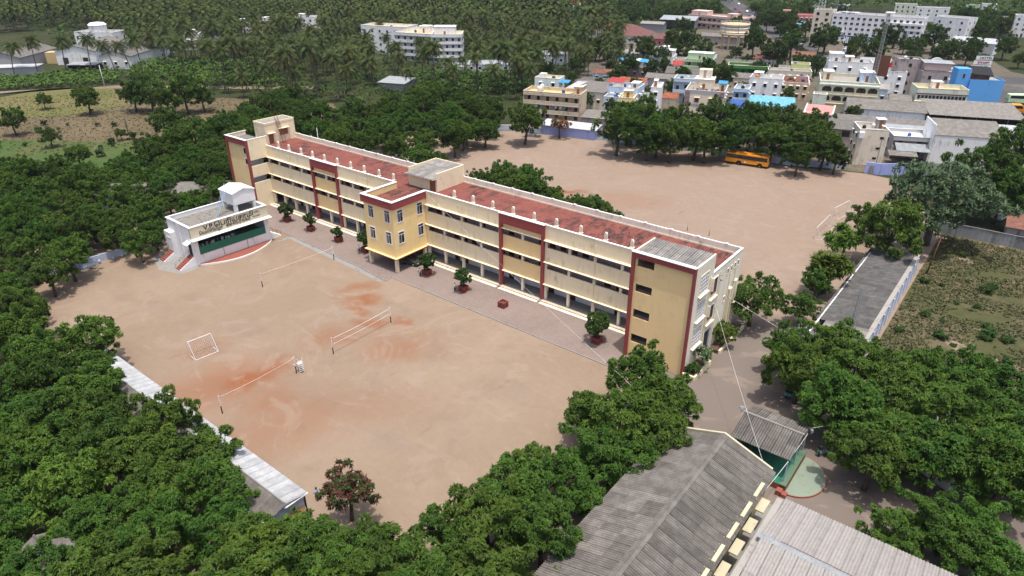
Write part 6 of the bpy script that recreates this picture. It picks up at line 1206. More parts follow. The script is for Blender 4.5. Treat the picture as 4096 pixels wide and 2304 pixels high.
FWN = '-2200 3090 -1954 3284 -2119 3177 -1858 3367 -1714 3459 -1636 3531 -2077 3264 -1813 3486 -1587 3623 -2014 3366 -2239 3218 -1428 3734 -2385 3136 -1736 3587 -1552 3732 -703 4091 -1902 3546 -2222 3339 -1661 3700 -2327 3274 -2003 3512 -2142 3452 -841 4114 -1763 3712 -1416 3919 -1520 3869 -1864 3688 -2487 3255 -1704 3788 -2419 3331 -2328 3414 -1982 3658 -2149 3549 -1646 3864 590 4481 -2583 3251 376 4482 -927 4221 -2265 3528 242 4493 478 4515 -1800 3833 -1435 4026 -2082 3667 -1942 3759 -2537 3354 -2416 3458 -840 4303 -2694 3262 -1713 3941 -2222 3638 -2043 3759 -1568 4031 -1898 3861 -2371 3553 533 4595 -2514 3458 286 4586 -777 4388 -1408 4161 -1815 3977 184 4622 -2024 3857 374 4643 -2307 3684 -2771 3324 -2662 3420 -2500 3556 -1662 4087 -2129 3821 -1531 4163 -2868 3275 -2609 3499 -1759 4064 -970 4413 -1315 4285 -2254 3781 -867 4455 507 4737 -2077 3949 -1945 4028 -2709 3506 -2435 3720 -1672 4186 274 4755 -2587 3619 -1573 4249 -2799 3457 -2906 3371 -2194 3913 -1477 4305 -790 4568 -1338 4380 -1793 4166 -1904 4124 -2388 3829 -2042 4056 -2306 3910 196 4827 383 4846 548 4857 -1032 4554 -1654 4316 -2941 3467 -938 4616 -762 4672 -2550 3792 -3020 3408 -2009 4147 -2856 3555 -2256 4001 -2140 4078 -2662 3721 -1476 4430 -2741 3664 -2466 3884 277 4917 478 4933 -1398 4496 -1123 4610 -1744 4348 164 4919 -1972 4238 -850 4715 -1610 4426 -1865 4316 -2122 4188 -2752 3758 352 4986 -2619 3874 -2467 3995 -1029 4718 -3070 3527 -2293 4117 -795 4794 520 5025 -2982 3626 -2558 3963 -2895 3710 -2392 4082 -1794 4434 250 5036 -2058 4311 -970 4793 -2207 4232 -1588 4561 -2786 3848 -1969 4394 109 5062 397 5096 -1460 4651 -1143 4777 -1690 4561 -2547 4070 -856 4891 -2715 3966 484 5135 -2473 4150 -1066 4840 -2930 3817 -2067 4409 -959 4888 -1852 4526 195 5137 -3034 3756 -1556 4677 297 5154 -2242 4331 -3164 3655 -1950 4501 -2821 3967 -2437 4245 -2667 4098 -2360 4309 89 5177 -1776 4636 378 5214 -1677 4699 -2596 4181 -2207 4430'
FWF = '542 5241 -868 5006 -1110 4933 -976 4982 -2970 3930 -3145 3785 -2073 4538 -1546 4798 -1228 4924 -2828 4065 -1944 4618 -2309 4418 -2545 4284 211 5280 -1790 4734 395 5307 -3241 3781 -2689 4221 -2775 4165 -841 5104 -3107 3911 -1168 5009 -963 5089 -2212 4555 -2970 4049 -3333 3751 -1898 4732 -2017 4681 -1724 4825 -2906 4129 76 5344 -1083 5087 -2574 4376 458 5387 -2485 4443 -2351 4530 -3256 3879 -1270 5045 294 5390 -1819 4830 -2132 4686 -1647 4921 -916 5194 -1992 4780 -2705 4362 -3028 4129 -3114 4062 -2293 4626 -3360 3872 -1186 5146 87 5442 -3251 3983 -1053 5198 -1761 4930 -803 5272 -2876 4286 -2423 4596 -2514 4542 -1914 4881 501 5500 -686 5336 -587 5368 -1329 5151 -480 5394 162 5502 -1686 5018 331 5521 -3204 4094 -2655 4501 -339 5449 -1005 5298 -2098 4856 -1134 5260 -2760 4463 -2185 4812 -195 5490 -2992 4312 -2511 4639 -2328 4748 -3106 4236 405 5580 -905 5356 -3437 3972 -2880 4418 499 5602 -2030 4956 -3223 4192 54 5582 -75 5566 -1754 5094 245 5609 -1869 5048 -466 5510 -2683 4602 -1356 5261 -1236 5303 -3311 4140 -2436 4757 -773 5443 -612 5501 -1681 5160 -2137 4947 -2861 4518 -1032 5400 -2573 4712 -266 5590 -3139 4337 127 5655 -1139 5389 -3058 4404 -365 5586 -2384 4851 -875 5474 -2273 4916 -1989 5065 -2785 4620 -3454 4114 -520 5590 -3570 4031 -2994 4506 348 5721 -1923 5135 -1284 5393 -3280 4300 -756 5556 -2223 5001 -127 5687 -2132 5053 -2707 4730 -3419 4208 501 5760 -1844 5200 -2935 4589 -2598 4812 -624 5614 -1732 5261 -997 5526 -2472 4903 -9 5737 227 5766 -394 5692 108 5770 -1194 5492 -3243 4409 -1391 5430 395 5807 -2028 5177 -879 5607 -214 5749 -2911 4689 -3390 4334 -2125 5156 -553 5703 -2427 4998 -3152 4530 -1102 5568 -1303 5503 -3026 4627 -2777 4820 -2322 5087 -2616 4921 -3614 4191 -1916 5295 -653 5724 -1007 5634 -2705 4883 -479 5765 -1762 5377 240 5873 39 5862 -3505 4323 -3346 4454 -2242 5166 -1439 5519 -129 5847 -2532 5016 -366 5811 -1231 5601 414 5913 -237 5843 -783 5732 -2903 4806 -930 5706 139 5908 -3291 4542 -2101 5289 -3104 4696 -2014 5332 -1092 5687 -2198 5251 -2344 5184 -3232 4622 303 5953 -2490 5112 -2696 4993 -3034 4781 -2840 4911 -1406 5612 -514 5868 508 5996 -3526 4431 60 5966 -414 5908 -67 5969 -3407 4560 -909 5809 -166 5961 -2298 5277 -2975 4886 393 6026 -1216 5728 -1019 5791 -3651 4381 221 6023 -1911 5480 -3790 4266 -759 5870 -1494 5655 -2806 5022 -2637 5124 -3239 4742 -334 5980 -671 5916 -1378 5718 -2548 5197 -3740 4349 -2058 5458 -2918 4986 -3160 4824 -2255 5367 -3509 4561 -3390 4656 -3612 4479 -579 5952 -3074 4888 6 6051 485 6097 -2161 5426 -1870 5567 -2735 5128 108 6079 -2456 5293 270 6107 -1156 5840 -255 6050 -447 6021 -832 5939 -1322 5805 372 6135 -2368 5376 -991 5926 -2032 5555 -114 6106 -1438 5794 -2550 5313 -1548 5778 -716 6024 -561 6064 -2183 5523 -2283 5475 -1123 5932 159 6180 45 6169 -1928 5651 -319 6121 -1218 5919 457 6218 298 6211 -202 6158 -841 6039 -1395 5881 -955 6017 -2053 5663 -55 6235 -620 6153 -386 6202 -1310 5982 -1497 5930 -279 6237 465 6315 163 6301 -1948 5770 -487 6216 67 6303 367 6336 -158 6286 -1059 6105 -910 6160 248 6352 -766 6204 -1162 6108 -1638 5953 -1402 6050 -1316 6094 -355 6326 -234 6356 165 6405 426 6425 31 6408 -636 6320 320 6462 -102 6421 -1564 6081 -841 6297 -1468 6121 -1046 6261 -1262 6202 -484 6392 -939 6305 -349 6428 -1159 6256 464 6526 -1394 6217 365 6563 236 6560 111 6550 -21 6541 -705 6429 -256 6511 -806 6409 -547 6471 -1247 6321 -384 6521 -987 6397 -1115 6369 -172 6567 -900 6447 455 6641 -634 6520 355 6669 -94 6629 -1064 6458 19 6663 -555 6591 -759 6551 -442 6615 -332 6645 145 6725 276 6737 -672 6609 -192 6699 434 6769 -950 6570 -84 6757 44 6786 -776 6659 -290 6750 -448 6735 218 6820 -612 6714 332 6844 -200 6822 131 6862 -88 6859 -390 6844 -648 6806 429 6963 56 6944 302 6965 -561 6858 -287 6920 -476 6902 190 7001 -188 6992 -365 6985 433 7070 -63 7040 305 7080 52 7098 176 7120 -281 7084 -178 7116 391 7172 244 7193 -70 7176 108 7198 326 7271 -10 7267 113 7303 239 7335 382 7363 138 7402 375 7490 260 7486 373 7602'
ORD = ['first', 'second', 'third', 'fourth', 'fifth', 'sixth', 'seventh', 'eighth', 'ninth', 'tenth', 'eleventh', 'twelfth', 'thirteenth', 'fourteenth', 'fifteenth', 'sixteenth', 'seventeenth', 'eighteenth', 'nineteenth', 'twentieth', 'twenty-first', 'twenty-second', 'twenty-third', 'twenty-fourth']
def across(pts):   # left to right as seen from the drone
    return sorted(pts, key=lambda p: (.786 * (p[0] - 83) + .618 * (p[1] + 80.7)) / (-.618 * (p[0] - 83) + .786 * (p[1] + 80.7) + 24))
for (x, y) in lst(FL, 2): plant(_vr.choice(NEEM * 3 + DARK + LIGHT), x, y, _vr.uniform(.96, 1.17), 'neem tree in the dense green canopy at the lower left', 'neem canopy at lower left')
for (x, y) in lst(LM, 2): plant(_vr.choice(NEEM + DARK[:1]), x, y, _vr.uniform(.88, 1.15) * .92, 'neem tree in the thick grove left of the stage', 'neem grove left of the stage')
for (x, y) in lst(BB, 2): plant(_vr.choice(NEEM + DARK), x, y, _vr.uniform(.95, 1.2), 'broad green tree in the grove behind the school building', 'grove behind the school building')
for i, (x, y) in enumerate(across(lst(RT, 2))): plant(_vr.choice(NEEM), x, y, _vr.uniform(1.05, 1.25), ORD[min(i, 23)] + ' neem from the left in the canopy over the right lane', 'neem canopy over the right lane')
for i, (x, y) in enumerate(across(lst(RB, 2))): plant(_vr.choice(NEEM), x, y, _vr.uniform(.75, .92), ORD[min(i, 23)] + ' neem from the left beside the pink roof at bottom right', 'neem trees at bottom right')
for i, (x, y, r) in enumerate(across(lst(ROW, 3))): plant(_vr.choice(DARK + NEEM[:2]), x, y, r / 3.3, ORD[min(i, 23)] + ' dark tree from the left in the row along the rear wall', 'tree row along the rear wall')
for i, (x, y, r) in enumerate(across(lst(FRONT, 3))): plant(_vr.choice(NEEM), x, y, r / 3.75, ORD[min(i, 23)] + ' neem from the left in the clump by the grey roof', 'neem clump by the grey roof')
for i, (x, y, r) in enumerate(across(lst(MIDL, 3))): plant(_vr.choice(DARK + NEEM), x, y, r / 3.8, ORD[min(i, 23)] + ' tree from the left around the dry field', 'trees around the dry field')
YL = ['bushy tree behind the roof left of the centre room', 'smaller bushy tree behind the roof left of the centre room', 'rounded green tree behind the roof right of the centre room', 'largest green tree behind the roof right of the centre room', 'second large green tree behind the building roof', 'low green tree peeping over the rear parapet', 'green tree above the middle of the rear parapet', 'small bush just above the rear parapet', 'bright green tree by the near end of the school building',
      'small round tree in a blue planter by the right shed', 'little tree behind the small round one', 'leafy green tree over the left edge of the right shed', 'lower branchy tree at the right shed corner', 'large yellow green tree before the grey green giant', 'dark tree left of the yellow green tree', 'large dark tree at the right edge above the grey green giant', 'dark green tree at the far right edge', 'dark tree at right between wall and lane', 'dense green tree behind the grey green giant', 'light feathery tree overhanging the right shed roof'] + [a + ' tree of the leafy row behind the rear parapet' for a in ('leftmost', 'next to leftmost', 'third', 'fourth', 'fifth', 'sixth', 'rightmost')]
for i, (x, y, r) in enumerate(lst(YARD, 3)): plant(FERN[0] if i in (11, 19) else (LIGHT[0] if i in (13,) else (DARK[i % 3] if 13 < i < 20 else NEEM[i % 5])), x, y, r / 3.7, YL[i])
(x, y, r), = lst(BIGR, 3); plant(GREY[0], x, y, r / 5.7, 'huge grey green spreading tree at the right of the rear yard')
for (x, y, r) in lst(TOWN, 3): plant(_vr.choice(DARK), x, y, min(r, 7.5) / 3.8, 'dark green tree standing between the town houses', 'trees between the town houses')
x, y, r = -29.4, 85.0, 4.0; plant(FLAME[0], x, y, .95, 'flame tree with orange red blossom at the rear wall', None, 'flame_tree')
plant(PODS[0], 38.6, -50.6, 1.05, 'reddish brown podded tree at the end of the white shed', None, 'podded_tree')
plant(TIER[0], -36.6, 81.6, 1.0, 'tiered young tree in a white blue planter in the rear yard', None, 'almond_tree')
plant(BUSH[0], 37, -55.5, 2.6, 'dark flat leafy patch between the foreground trees', None, 'shrub', 'shrub'); plant(BUSH[1], 42, -55.5, 2.4, 'dark green climber mass in the bottom middle gap', None, 'shrub', 'shrub')
# end-wall planter bed with shrubs
pb = empty('planter_bed', (0, 0, 0)); tag(pb, 'long cream planter bed along the near end wall', 'planter')
bx('bed_wall', 'cream', pb, 55.3, 55.55, -6.4, -.9, 0, .75); bx('bed_wall', 'cream', pb, 53.75, 55.3, -6.4, -6.15, 0, .75); bx('bed_wall', 'cream', pb, 55.2, 55.45, 2.2, 11.4, 0, .6); bx('soil', 'soil_dark', pb, 53.75, 55.3, -6.15, -.9, 0, .6); bx('soil', 'soil_dark', pb, 53.75, 55.2, 2.2, 11.4, 0, .5)
plant(BUSH[0], 54.6, -5.0, 1.35, 'dark green shrub at the front corner of the end planter', None, 'shrub', 'shrub', .4); plant(VARI[0], 54.9, -2.6, 1.1, 'pale speckled shrub in the middle of the end planter', None, 'shrub', 'shrub', .2); o = plant(LIGHT[1], 54.7, 4.6, .5, 'grey green oleander in the rear of the end planter', None, 'shrub', 'shrub', .1)
# potted trees on the pavement
pm = MB()
pm.box(-.62, .62, -.62, -.46, 0, 1.0); pm.box(-.62, .62, .46, .62, 0, 1.0); pm.box(-.62, -.46, -.46, .46, 0, 1.0); pm.box(.46, .62, -.46, .46, 0, 1.0)
pme = pm.mesh('planter_box', 'planter_red'); pms = MB().box(-.46, .46, -.46, .46, 0, .72).mesh('soil', 'soil_dark'); ph = MB().box(-.09, .09, -.012, .012, -.13, .13).mesh('hole', 'dark_inside')
pmb = pm.mesh('planter_box', 'planter_blue')
def planter(x, y, label, mesh=pme, group=None):
    o = empty('planter', (x, y, .06 if mesh is pme else 0), _vr.uniform(-.1, .1)); tag(o, label, 'planter', group); obj('planter_box', mesh, o); obj('soil', pms, o)
    for k in range(4):
        a = k * math.pi / 2
        for dx, dz in ((-.3, .35), (.3, .35), (0, .6)): obj('hole', ph, o, (dx * math.cos(a) + .632 * math.sin(a), dx * math.sin(a) - .632 * math.cos(a), dz), a)
    return o
PT = [(-36.4, -4.8, .98, 0, 'leftmost'), (-28.2, -5.0, .72, 1, 'second from the stage'), (-19.4, -5.1, .66, 1, 'third from the stage'), (-11.5, -5.1, .85, 1, 'just left of the entrance block'), (4.5, -5.0, 1.02, 0, 'just right of the entrance block'), (13.7, -5.7, .85, 1, 'second right of the entrance block'), (40.0, -5.9, 1.15, 0, 'nearest the stair block')]
for x, y, s, k, w in PT:
    planter(x, y, 'red perforated planter box on the pavement, ' + w); plant(POT[k], x, y, s * 1.22, 'clipped round tree growing in the red planter ' + w, None, 'potted_tree', 'tree', .3)
planter(22.4, -5.9, 'empty red planter box on the pavement without a tree')
planter(-36.6, 81.4, 'pale blue perforated planter in the rear yard', pmb); planter(62.6, 16.4, 'blue planter by the left side of the right shed, front one', pmb); planter(64.2, 26.0, 'blue planter by the left side of the right shed, far one', pmb)
# palms: the nearest three hundred singly, the grove beyond as one mass
near = sorted(lst(PALMS, 2), key=lambda p: (p[0] - 83) ** 2 + (p[1] + 80) ** 2)
for (x, y) in near: plant(_vr.choice(PALM), x, y, _vr.uniform(.8, 1.3), 'coconut palm in the wide grove beyond the school', 'coconut palms of the grove', 'coconut_palm', 'palm')
for (x, y, sc_) in ((-262, 31, 1.2), (-256, 40, 1.15), (-253, 49, 1.2), (-247, 56, 1.05), (-243, 61, 1.1), (-268, 24, 1.1), (-216, 54, 1.25), (-206, 66, 1.2), (-240, 76, 1.1), (-235, 84, 1.1), (-228, 86, 1.0)):
    plant(PALM[0 if sc_ > 1.1 else 1], x, y, sc_, 'tall leaning coconut palm in front of the left warehouses', 'palms before the warehouses', 'coconut_palm', 'palm')
def low_palm(m, x, y, s, r):
    tb = r.uniform(0, .7); mi = 1 if r.random() < .03 else 0
    hgt = r.uniform(6.5, 12.5) * s; m.tube((x, y, 0), (x, y, hgt), .2, .12, 3, 1, False)
    for i in range(13):
        az = 2.4 * i; el = .95 - 1.75 * i / 13; d = Vector((math.cos(az) * math.cos(el), math.sin(az) * math.cos(el), math.sin(el))); sd = Vector((-math.sin(az), math.cos(az), 0)); q = Vector((x, y, hgt)); tn = min(1, tb + r.uniform(0, .35)); L = 4.7 * s; w = .8 * s
        for k in range(3):
            q2 = q + d * (L / 3); w2 = w * (1.1, 1.0, .15)[k]
            m.add([q, q2, q2 + sd * w2 + Vector((0, 0, -.35)), q + sd * w + Vector((0, 0, -.3))], [(0, 1, 2, 3)], 0, tn); m.add([q, q2, q2 - sd * w2 + Vector((0, 0, -.35)), q - sd * w + Vector((0, 0, -.3))], [(0, 1, 2, 3)], 0, tn)
            q = q2; w = w2; d = (d + Vector((0, 0, -.46))).normalized()
r = random.Random(5); m = MB()
for (x, y) in lst(PFAR, 2): low_palm(m, x, y, r.uniform(.75, 1.35), r)
for (x, y) in lst(PFAR, 2)[::9]:
    R_ = r.uniform(2.5, 4.5); lt = r.random()
    for j in range(30): n = rdir(r, -.3); frond(m, Vector((x + 4 + n.x * R_, y + n.y * R_, R_ * 1.05 + n.z * R_ * .75)), n + Vector((r.uniform(-.6, .6), r.uniform(-.6, .6), .2)), R_ * .5, R_ * .28, .4, min(1, max(0, lt * .5 + r.uniform(0, .35))))
o = obj('far_palm_grove', m.mesh('far_palm_grove', ['leaf_palm', 'palm_bark'], False, True)); tag(o, 'far coconut grove reading as one mass towards the top edge', 'palm grove', kind='stuff')
for (x, y) in lst(FWN, 2): plant(_vr.choice(FARM), x, y, _vr.uniform(.95, 1.4), 'far green tree in the woods along the top edge', 'far woods along the top edge', 'far_tree')
r = random.Random(6); m = MB()
for (x, y) in lst(FWF, 2):
    R_ = r.uniform(3.2, 5.5); lt = r.random()
    for j in range(34):
        n = rdir(r, -.3); p = Vector((x + n.x * R_, y + n.y * R_, R_ * 1.05 + n.z * R_ * .75)); frond(m, p, n + Vector((r.uniform(-.6, .6), r.uniform(-.6, .6), .2)), R_ * .5, R_ * .28, .4, min(1, max(0, lt * .7 + r.uniform(0, .35))))
o = obj('far_woods', m.mesh('far_woods', 'leaf_far', False, True)); tag(o, 'far woods filling the land towards the top edge', 'woods', kind='stuff')
# undergrowth beneath the groves, banana fields, grass
def inside(x, y, P):
    c = False
    for i in range(len(P)):
        (x1, y1), (x2, y2) = P[i], P[i - 1]
        if (y1 > y) != (y2 > y) and x < (x2 - x1) * (y - y1) / (y2 - y1) + x1: c = not c
    return c
def fill(P, sp, seed):
    r = random.Random(seed); xs = [p[0] for p in P]; ys = [p[1] for p in P]; x = min(xs)
    while x < max(xs):
        y = min(ys)
        while y < max(ys):
            a, b = x + r.uniform(-.5, .5) * sp, y + r.uniform(-.5, .5) * sp
            if inside(a, b, P): yield a, b, r
            y += sp
        x += sp
def banana(m, x, y, r, s=1.0):
    h0 = r.uniform(.8, 1.8) * s; tn0 = r.random()
    for i in range(6):
        az = r.uniform(0, 6.28); el = r.uniform(.5, 1.2); d = Vector((math.cos(az) * math.cos(el), math.sin(az) * math.cos(el), math.sin(el)))
        frond(m, Vector((x, y, h0)), d, r.uniform(1.5, 2.3) * s, .6 * s, .55, min(1, max(0, tn0 * .6 + r.uniform(0, .4))), 3)
BF = [('banana_field', [(-140, 128), (-132, 140), (-118, 150), (-100, 166), (-86, 146), (-75, 131), (-88, 116), (-108, 105), (-122, 118)], 2.1, 'bright green banana field beyond the rear trees'),
      ('banana_field', [(-272, 72), (-236, 100), (-200, 100), (-163, 84), (-176, 66), (-208, 60), (-226, 50), (-240, 60)], 2.6, 'banana field under the palms at left'),
      ('maize_field', [(-282, 14), (-258, 26), (-262, 40), (-250, 50), (-236, 53), (-216, 43), (-239, 9), (-262, -8)], 2.0, 'thick green crop strip before the warehouses')]
for nm, P, sp, lb in BF:
    m = MB()
    for x, y, r in fill(P, sp, 3): banana(m, x, y, r, 1.0 if nm[0] == 'b' else .9)
    o = obj(nm, m.mesh(nm, 'leaf_banana', False, True)); tag(o, lb, 'crop', kind='stuff')
m = MB()
for P, sp in (([(-300, 60), (-225, 190), (-140, 260), (-60, 130), (-70, 80), (-120, 75), (-160, 62), (-215, 50)], 4.2), ([(-700, 160), (-420, 460), (-180, 640), (-140, 330), (-150, 250), (-230, 195), (-300, 60)], 8.5)):
    for x, y, r in fill(P, sp, 9):
        if inside(x, y, BF[0][1]) : continue
        s = r.uniform(.5, 1.5) * (1 if sp < 5 else 1.8); lt = r.random()
        for j in range(9): n = rdir(r, .0); frond(m, Vector((x + n.x * s, y + n.y * s, s * .35 + n.z * s * .7)), n, s * 1.1, s * .5, .4, min(1, max(0, lt * .6 + r.uniform(0, .4))))
o = obj('undergrowth', m.mesh('undergrowth', 'leaf_far', False, True)); tag(o, 'green undergrowth beneath the coconut palms', 'undergrowth', kind='stuff')
def grass(name, P, sp, hgt, label, seed, holes=()):
    m = MB()
    for x, y, r in fill(P, sp, seed):
        lt = r.random()
        if r.random() < .25: continue
        if any(((x - a) * .7 + (y - b) * .4) ** 2 / c ** 2 + ((y - b) * .8 - (x - a) * .4) ** 2 / (c * .45) ** 2 < r.uniform(.6, 1.3) for a, b, c in holes): continue
        for j in range(4): az = r.uniform(0, 6.28); frond(m, Vector((x + r.uniform(-.3, .3), y + r.uniform(-.3, .3), 0)), Vector((math.cos(az) * .6, math.sin(az) * .6, 1)), hgt * r.uniform(.5, 1.3), .16, .5, min(1, max(0, lt + r.uniform(-.2, .2))))
    o = obj(name, m.mesh(name, 'grass_blade', False, True)); tag(o, label, 'grass', kind='stuff')
grass('scrub_grass', [(72.6, 12), (98, 0), (112, 20), (108, 72), (72.8, 72)], .5, .4, 'dry scrub grass over the empty lot at right', 3, [(83.5, 38, 4), (86.5, 31, 4), (84, 26.5, 3.5), (81.5, 25, 3), (84, 57, 3), (86.5, 47, 3), (80.5, 40, 2), (76, 33, 2), (79, 62, 2.5)])
grass('field_grass', [(-240, -50), (-222, 5), (-206, 36), (-172, 32), (-156, 56), (-126, 70), (-100, 55), (-104, 20), (-140, -30)], 1.7, .5, 'dry grass tufts across the field at left', 4)
for i in range(52):
    x, y = _vr.uniform(73.5, 96), _vr.uniform(12, 71); k_ = _vr.uniform(.35, 1.1) ** 1.4 * 1.3; plant(BUSH[i % 2], x, y, k_ * _vr.uniform(.8, 1.3), 'low scrub bush on the empty lot at right', 'scrub bushes on the empty lot', 'scrub_bush', 'bush', 0, None, k_ * .7)
for i in range(30):
    x = _vr.uniform(-215, -108); y = (x + 215) * .32 - 28 + _vr.uniform(-14, 36)
    plant(BUSH[i % 2], x, y, _vr.uniform(.7, 2.0), 'small bush dotted over the dry field at left', 'bushes on the dry field', 'field_bush', 'bush')
HAZE = 0.00007

# ------------------------------------------------------------------ things on the playground
def goal(label, a, b, h, depth, mt='metal_white', group=None, netting=True, stripes=False, leanback=.0):
    """a, b: front post feet (x, y); the frame leans back and runs to the ground behind"""
    o = empty('football_goal', (a[0], a[1], 0)); tag(o, label, 'goal', group)
    A = Vector((0, 0, 0)); B = Vector((b[0] - a[0], b[1] - a[1], 0)); d = B.normalized(); n = Vector((d.y, -d.x, 0)) * depth; up = Vector((0, 0, h)); lb = n * leanback
    def bar(nm, p, q, rr=.05):
        if not stripes: MB().tube(p, q, rr, n=6).build(nm, mt, o); return
        k = 6
        for i in range(k): MB().tube(Vector(p).lerp(Vector(q), i / k), Vector(p).lerp(Vector(q), (i + 1) / k), rr, n=6).build(nm, 'text_red' if i % 2 else 'metal_white', o)
    bar('post', A, A + up + lb); bar('post', B, B + up + lb); bar('crossbar', A + up + lb, B + up + lb)
    for P in (A, B): MB().tube(P + up + lb, P + up + n * .12, .035, n=5).tube(P + up + n * .12, P + n, .035, n=5).tube(P, P + n, .035, n=5).build('stay', mt, o)
    MB().tube(A + n, B + n, .04, n=5).build('ground_bar', mt, o)
    if netting:
        m = MB(); k = 14
        for i in range(k + 1): p = A.lerp(B, i / k); m.tube(p + up + n * .12, p + n, .005, n=3)
        for i in range(9): t = i / 9; m.tube(A + (up + n * .12).lerp(n, t), B + (up + n * .12).lerp(n, t), .005, n=3)
        m.build('net', 'net_white', o)
    return o
goal('white small football goal near the volleyball courts', (-3.53, -44.5), (-3.18, -41.25), 2.25, 1.7)
goal('red and white striped goal under the left trees', (-43.6, -43.4), (-43.5, -46.5), 2.0, .9, stripes=True)
goal('plain white goal by the right trees of the rear yard, front one', (53.2, 53.7), (53.2, 62.6), 2.4, 1.2, netting=False); goal('plain white goal by the right trees of the rear yard, far one', (52.7, 67.9), (53.9, 74.4), 2.2, 1.2, netting=False)
goal('white goal at the left end of the rear yard behind the roof', (-48.4, 55.0), (-53.4, 51.8), 2.4, 1.2, netting=False)
def volley(label, a, b, h=2.75, net=True, lower='dark_wood', sag=.12):
    o = empty('volleyball_net', (a[0], a[1], 0)); tag(o, label, 'volleyball net')
    A = Vector((0, 0, 0)); B = Vector((b[0] - a[0], b[1] - a[1], 0))
    for P in (A, B):
        p = MB().tube(P + Vector((0, 0, 1.15)), P + Vector((0, 0, h)), .06, n=8).build('post', 'metal_white', o)
        MB().tube(P, P + Vector((0, 0, 1.15)), .075, n=8).build('post_foot', lower, p)
    d = B.normalized(); a1, b1 = A + d * .35, B - d * .35
    def line(z, rr, nm, mt='net_white'):
        m = MB(); pts = [a1.lerp(b1, i / 10) + Vector((0, 0, z - sag * math.sin(math.pi * i / 10))) for i in range(11)]; m.path(pts, rr, 4); m.build(nm, mt, o)
    line(h - .25, .026 if net else .014, 'top_band')
    if net:
        line(h - 1.15, .02, 'bottom_band')
        m = MB()
        for i in range(56): p = a1.lerp(b1, i / 55); s = sag * math.sin(math.pi * i / 55); m.tube(p + Vector((0, 0, h - .25 - s)), p + Vector((0, 0, h - 1.15 - s)), .006, n=3)
        for k in range(1, 5): z = h - .25 - k * .18; m.tube(a1 + Vector((0, 0, z)), b1 + Vector((0, 0, z)), .006, n=3)
        m.build('net_mesh', 'metal_grey', o)
    m = MB()
    for P, e in ((A, a1), (B, b1)): m.tube(P + Vector((0, 0, h)), e + Vector((0, 0, h - .25)), .02, n=3); m.tube(P + Vector((0, 0, h - 1.2)), e + Vector((0, 0, h - 1.15)), .02, n=3)
    m.build('tie', 'net_white', o)
volley('white volleyball net with two bands in the middle of the playground', (11.95, -20.5), (12.1, -31.7)); volley('thin volleyball net nearest the foreground with umpire stand', (12.0, -37.9), (12.15, -49.05), 2.7, False, sag=.2); volley('far volleyball net posts near the pavement', (-13.4, -11.1), (-14.1, -25.7), 2.7, False, 'dark_wood')
us = empty('umpire_stand', (12.25, -37.3, 0), R(80)); tag(us, 'white metal umpire stand with ladder beside the near net', 'umpire stand')
m = MB()
for x in (-.32, .32): m.tube((x, -.3, 0), (x, -.1, 2.3), .04); m.tube((x, 1.0, 0), (x, .25, 1.35), .04); m.tube((x, .25, 1.35), (x, -.15, 1.4), .04)
m.build('frame', 'metal_white', us)
for i in range(7): MB().tube((-.32, -.29 + .02 * i, .3 + i * .27), (.32, -.29 + .02 * i, .3 + i * .27), .03).build('rung', 'metal_white', us)
bx('seat', 'metal_white', us, -.34, .34, -.15, .35, 1.38, 1.43); bx('drum', 'metal_grey', us, -.22, .22, .05, .5, .02, .75)
# notice board, bollards, poles under the left trees
nb = empty('notice_board', (-44.2, -40.8, 0), R(92)); tag(nb, 'blue green banner board on legs under the left trees', 'board')
bx('panel', 'teal_cloth', nb, -1.35, 1.35, -.04, .04, .45, 1.45); nb.children[0].data.materials[0] = M['metal_blue']
for x in (-1.5, 1.45): bx('leg', 'metal_grey', nb, x, x + .06, -.03, .03, 0, 1.7)
m = MB()
for i in range(5): m.box(-1.0 + i * .42, -.72 + i * .42, -.06, -.04, .78, 1.1)
m.build('painted_marks', 'white_cloth', nb)
for i, (x, y) in enumerate(((-44.3, -47.0), (-44.5, -47.7), (-44.9, -48.3))):
    o = MB().lathe([(.22, 0), (.2, .45), (.2, .46), (.14, .62)], 10).build('bollard', 'text_red', None, True, (x, y, 0)); tag(o, 'small red bollard with white cap under the left trees', 'bollard', 'red bollards at left'); MB().lathe([(.15, .62), (.1, .7), (.02, .74)], 10).build('cap', 'metal_white', o)
for i in range(9):
    x, y = -45.6 + .06 * i, -38.5 + i * 2.3; o = MB().lathe([(.24, 0), (.22, .7), (.16, .74)], 10).build('edging_post', 'planter_blue', None, True, (x + (i % 2) * .3, y, 0)); tag(o, 'pale concrete edging post in the shade left of the playground', 'post', 'edging posts under the left trees')
def pole(label, x, y, h, mt='metal_grey', r=.07, arm=False, name='pole', cat='pole', lean=(0, 0)):
    o = MB().tube((0, 0, 0), (lean[0], lean[1], h), r * 1.15, r * .8, 8).build(name, mt, None, True, (x, y, 0)); tag(o, label, cat)
    if arm:
        c = MB().box(lean[0] - .8, lean[0] + .8, lean[1] - .05, lean[1] + .05, h - .35, h - .25); c.box(lean[0] - .55, lean[0] + .55, lean[1] - .05, lean[1] + .05, h - .85, h - .77); c.build('cross_arm', 'metal_rust', o)
        for s in (-.7, -.25, .25, .7): MB().lathe([(.05, 0), (.07, .1), (.03, .2)], 6, c=(lean[0] + s, lean[1], h - .25)).build('insulator', 'metal_white', o)
    return o
pole('pale pole leaning by the striped goal at left', -44.5, -42.4, 2.9, lean=(-.5, -.7)); pole('white pole at the far left of the striped goal', -44.8, -48.3, 2.4, 'metal_white')
pole('short grey post in the rear yard, left of the pair', 31.6, 42.2, 1.6); pole('short grey post in the rear yard, right of the pair', 36.2, 42.3, 1.6)
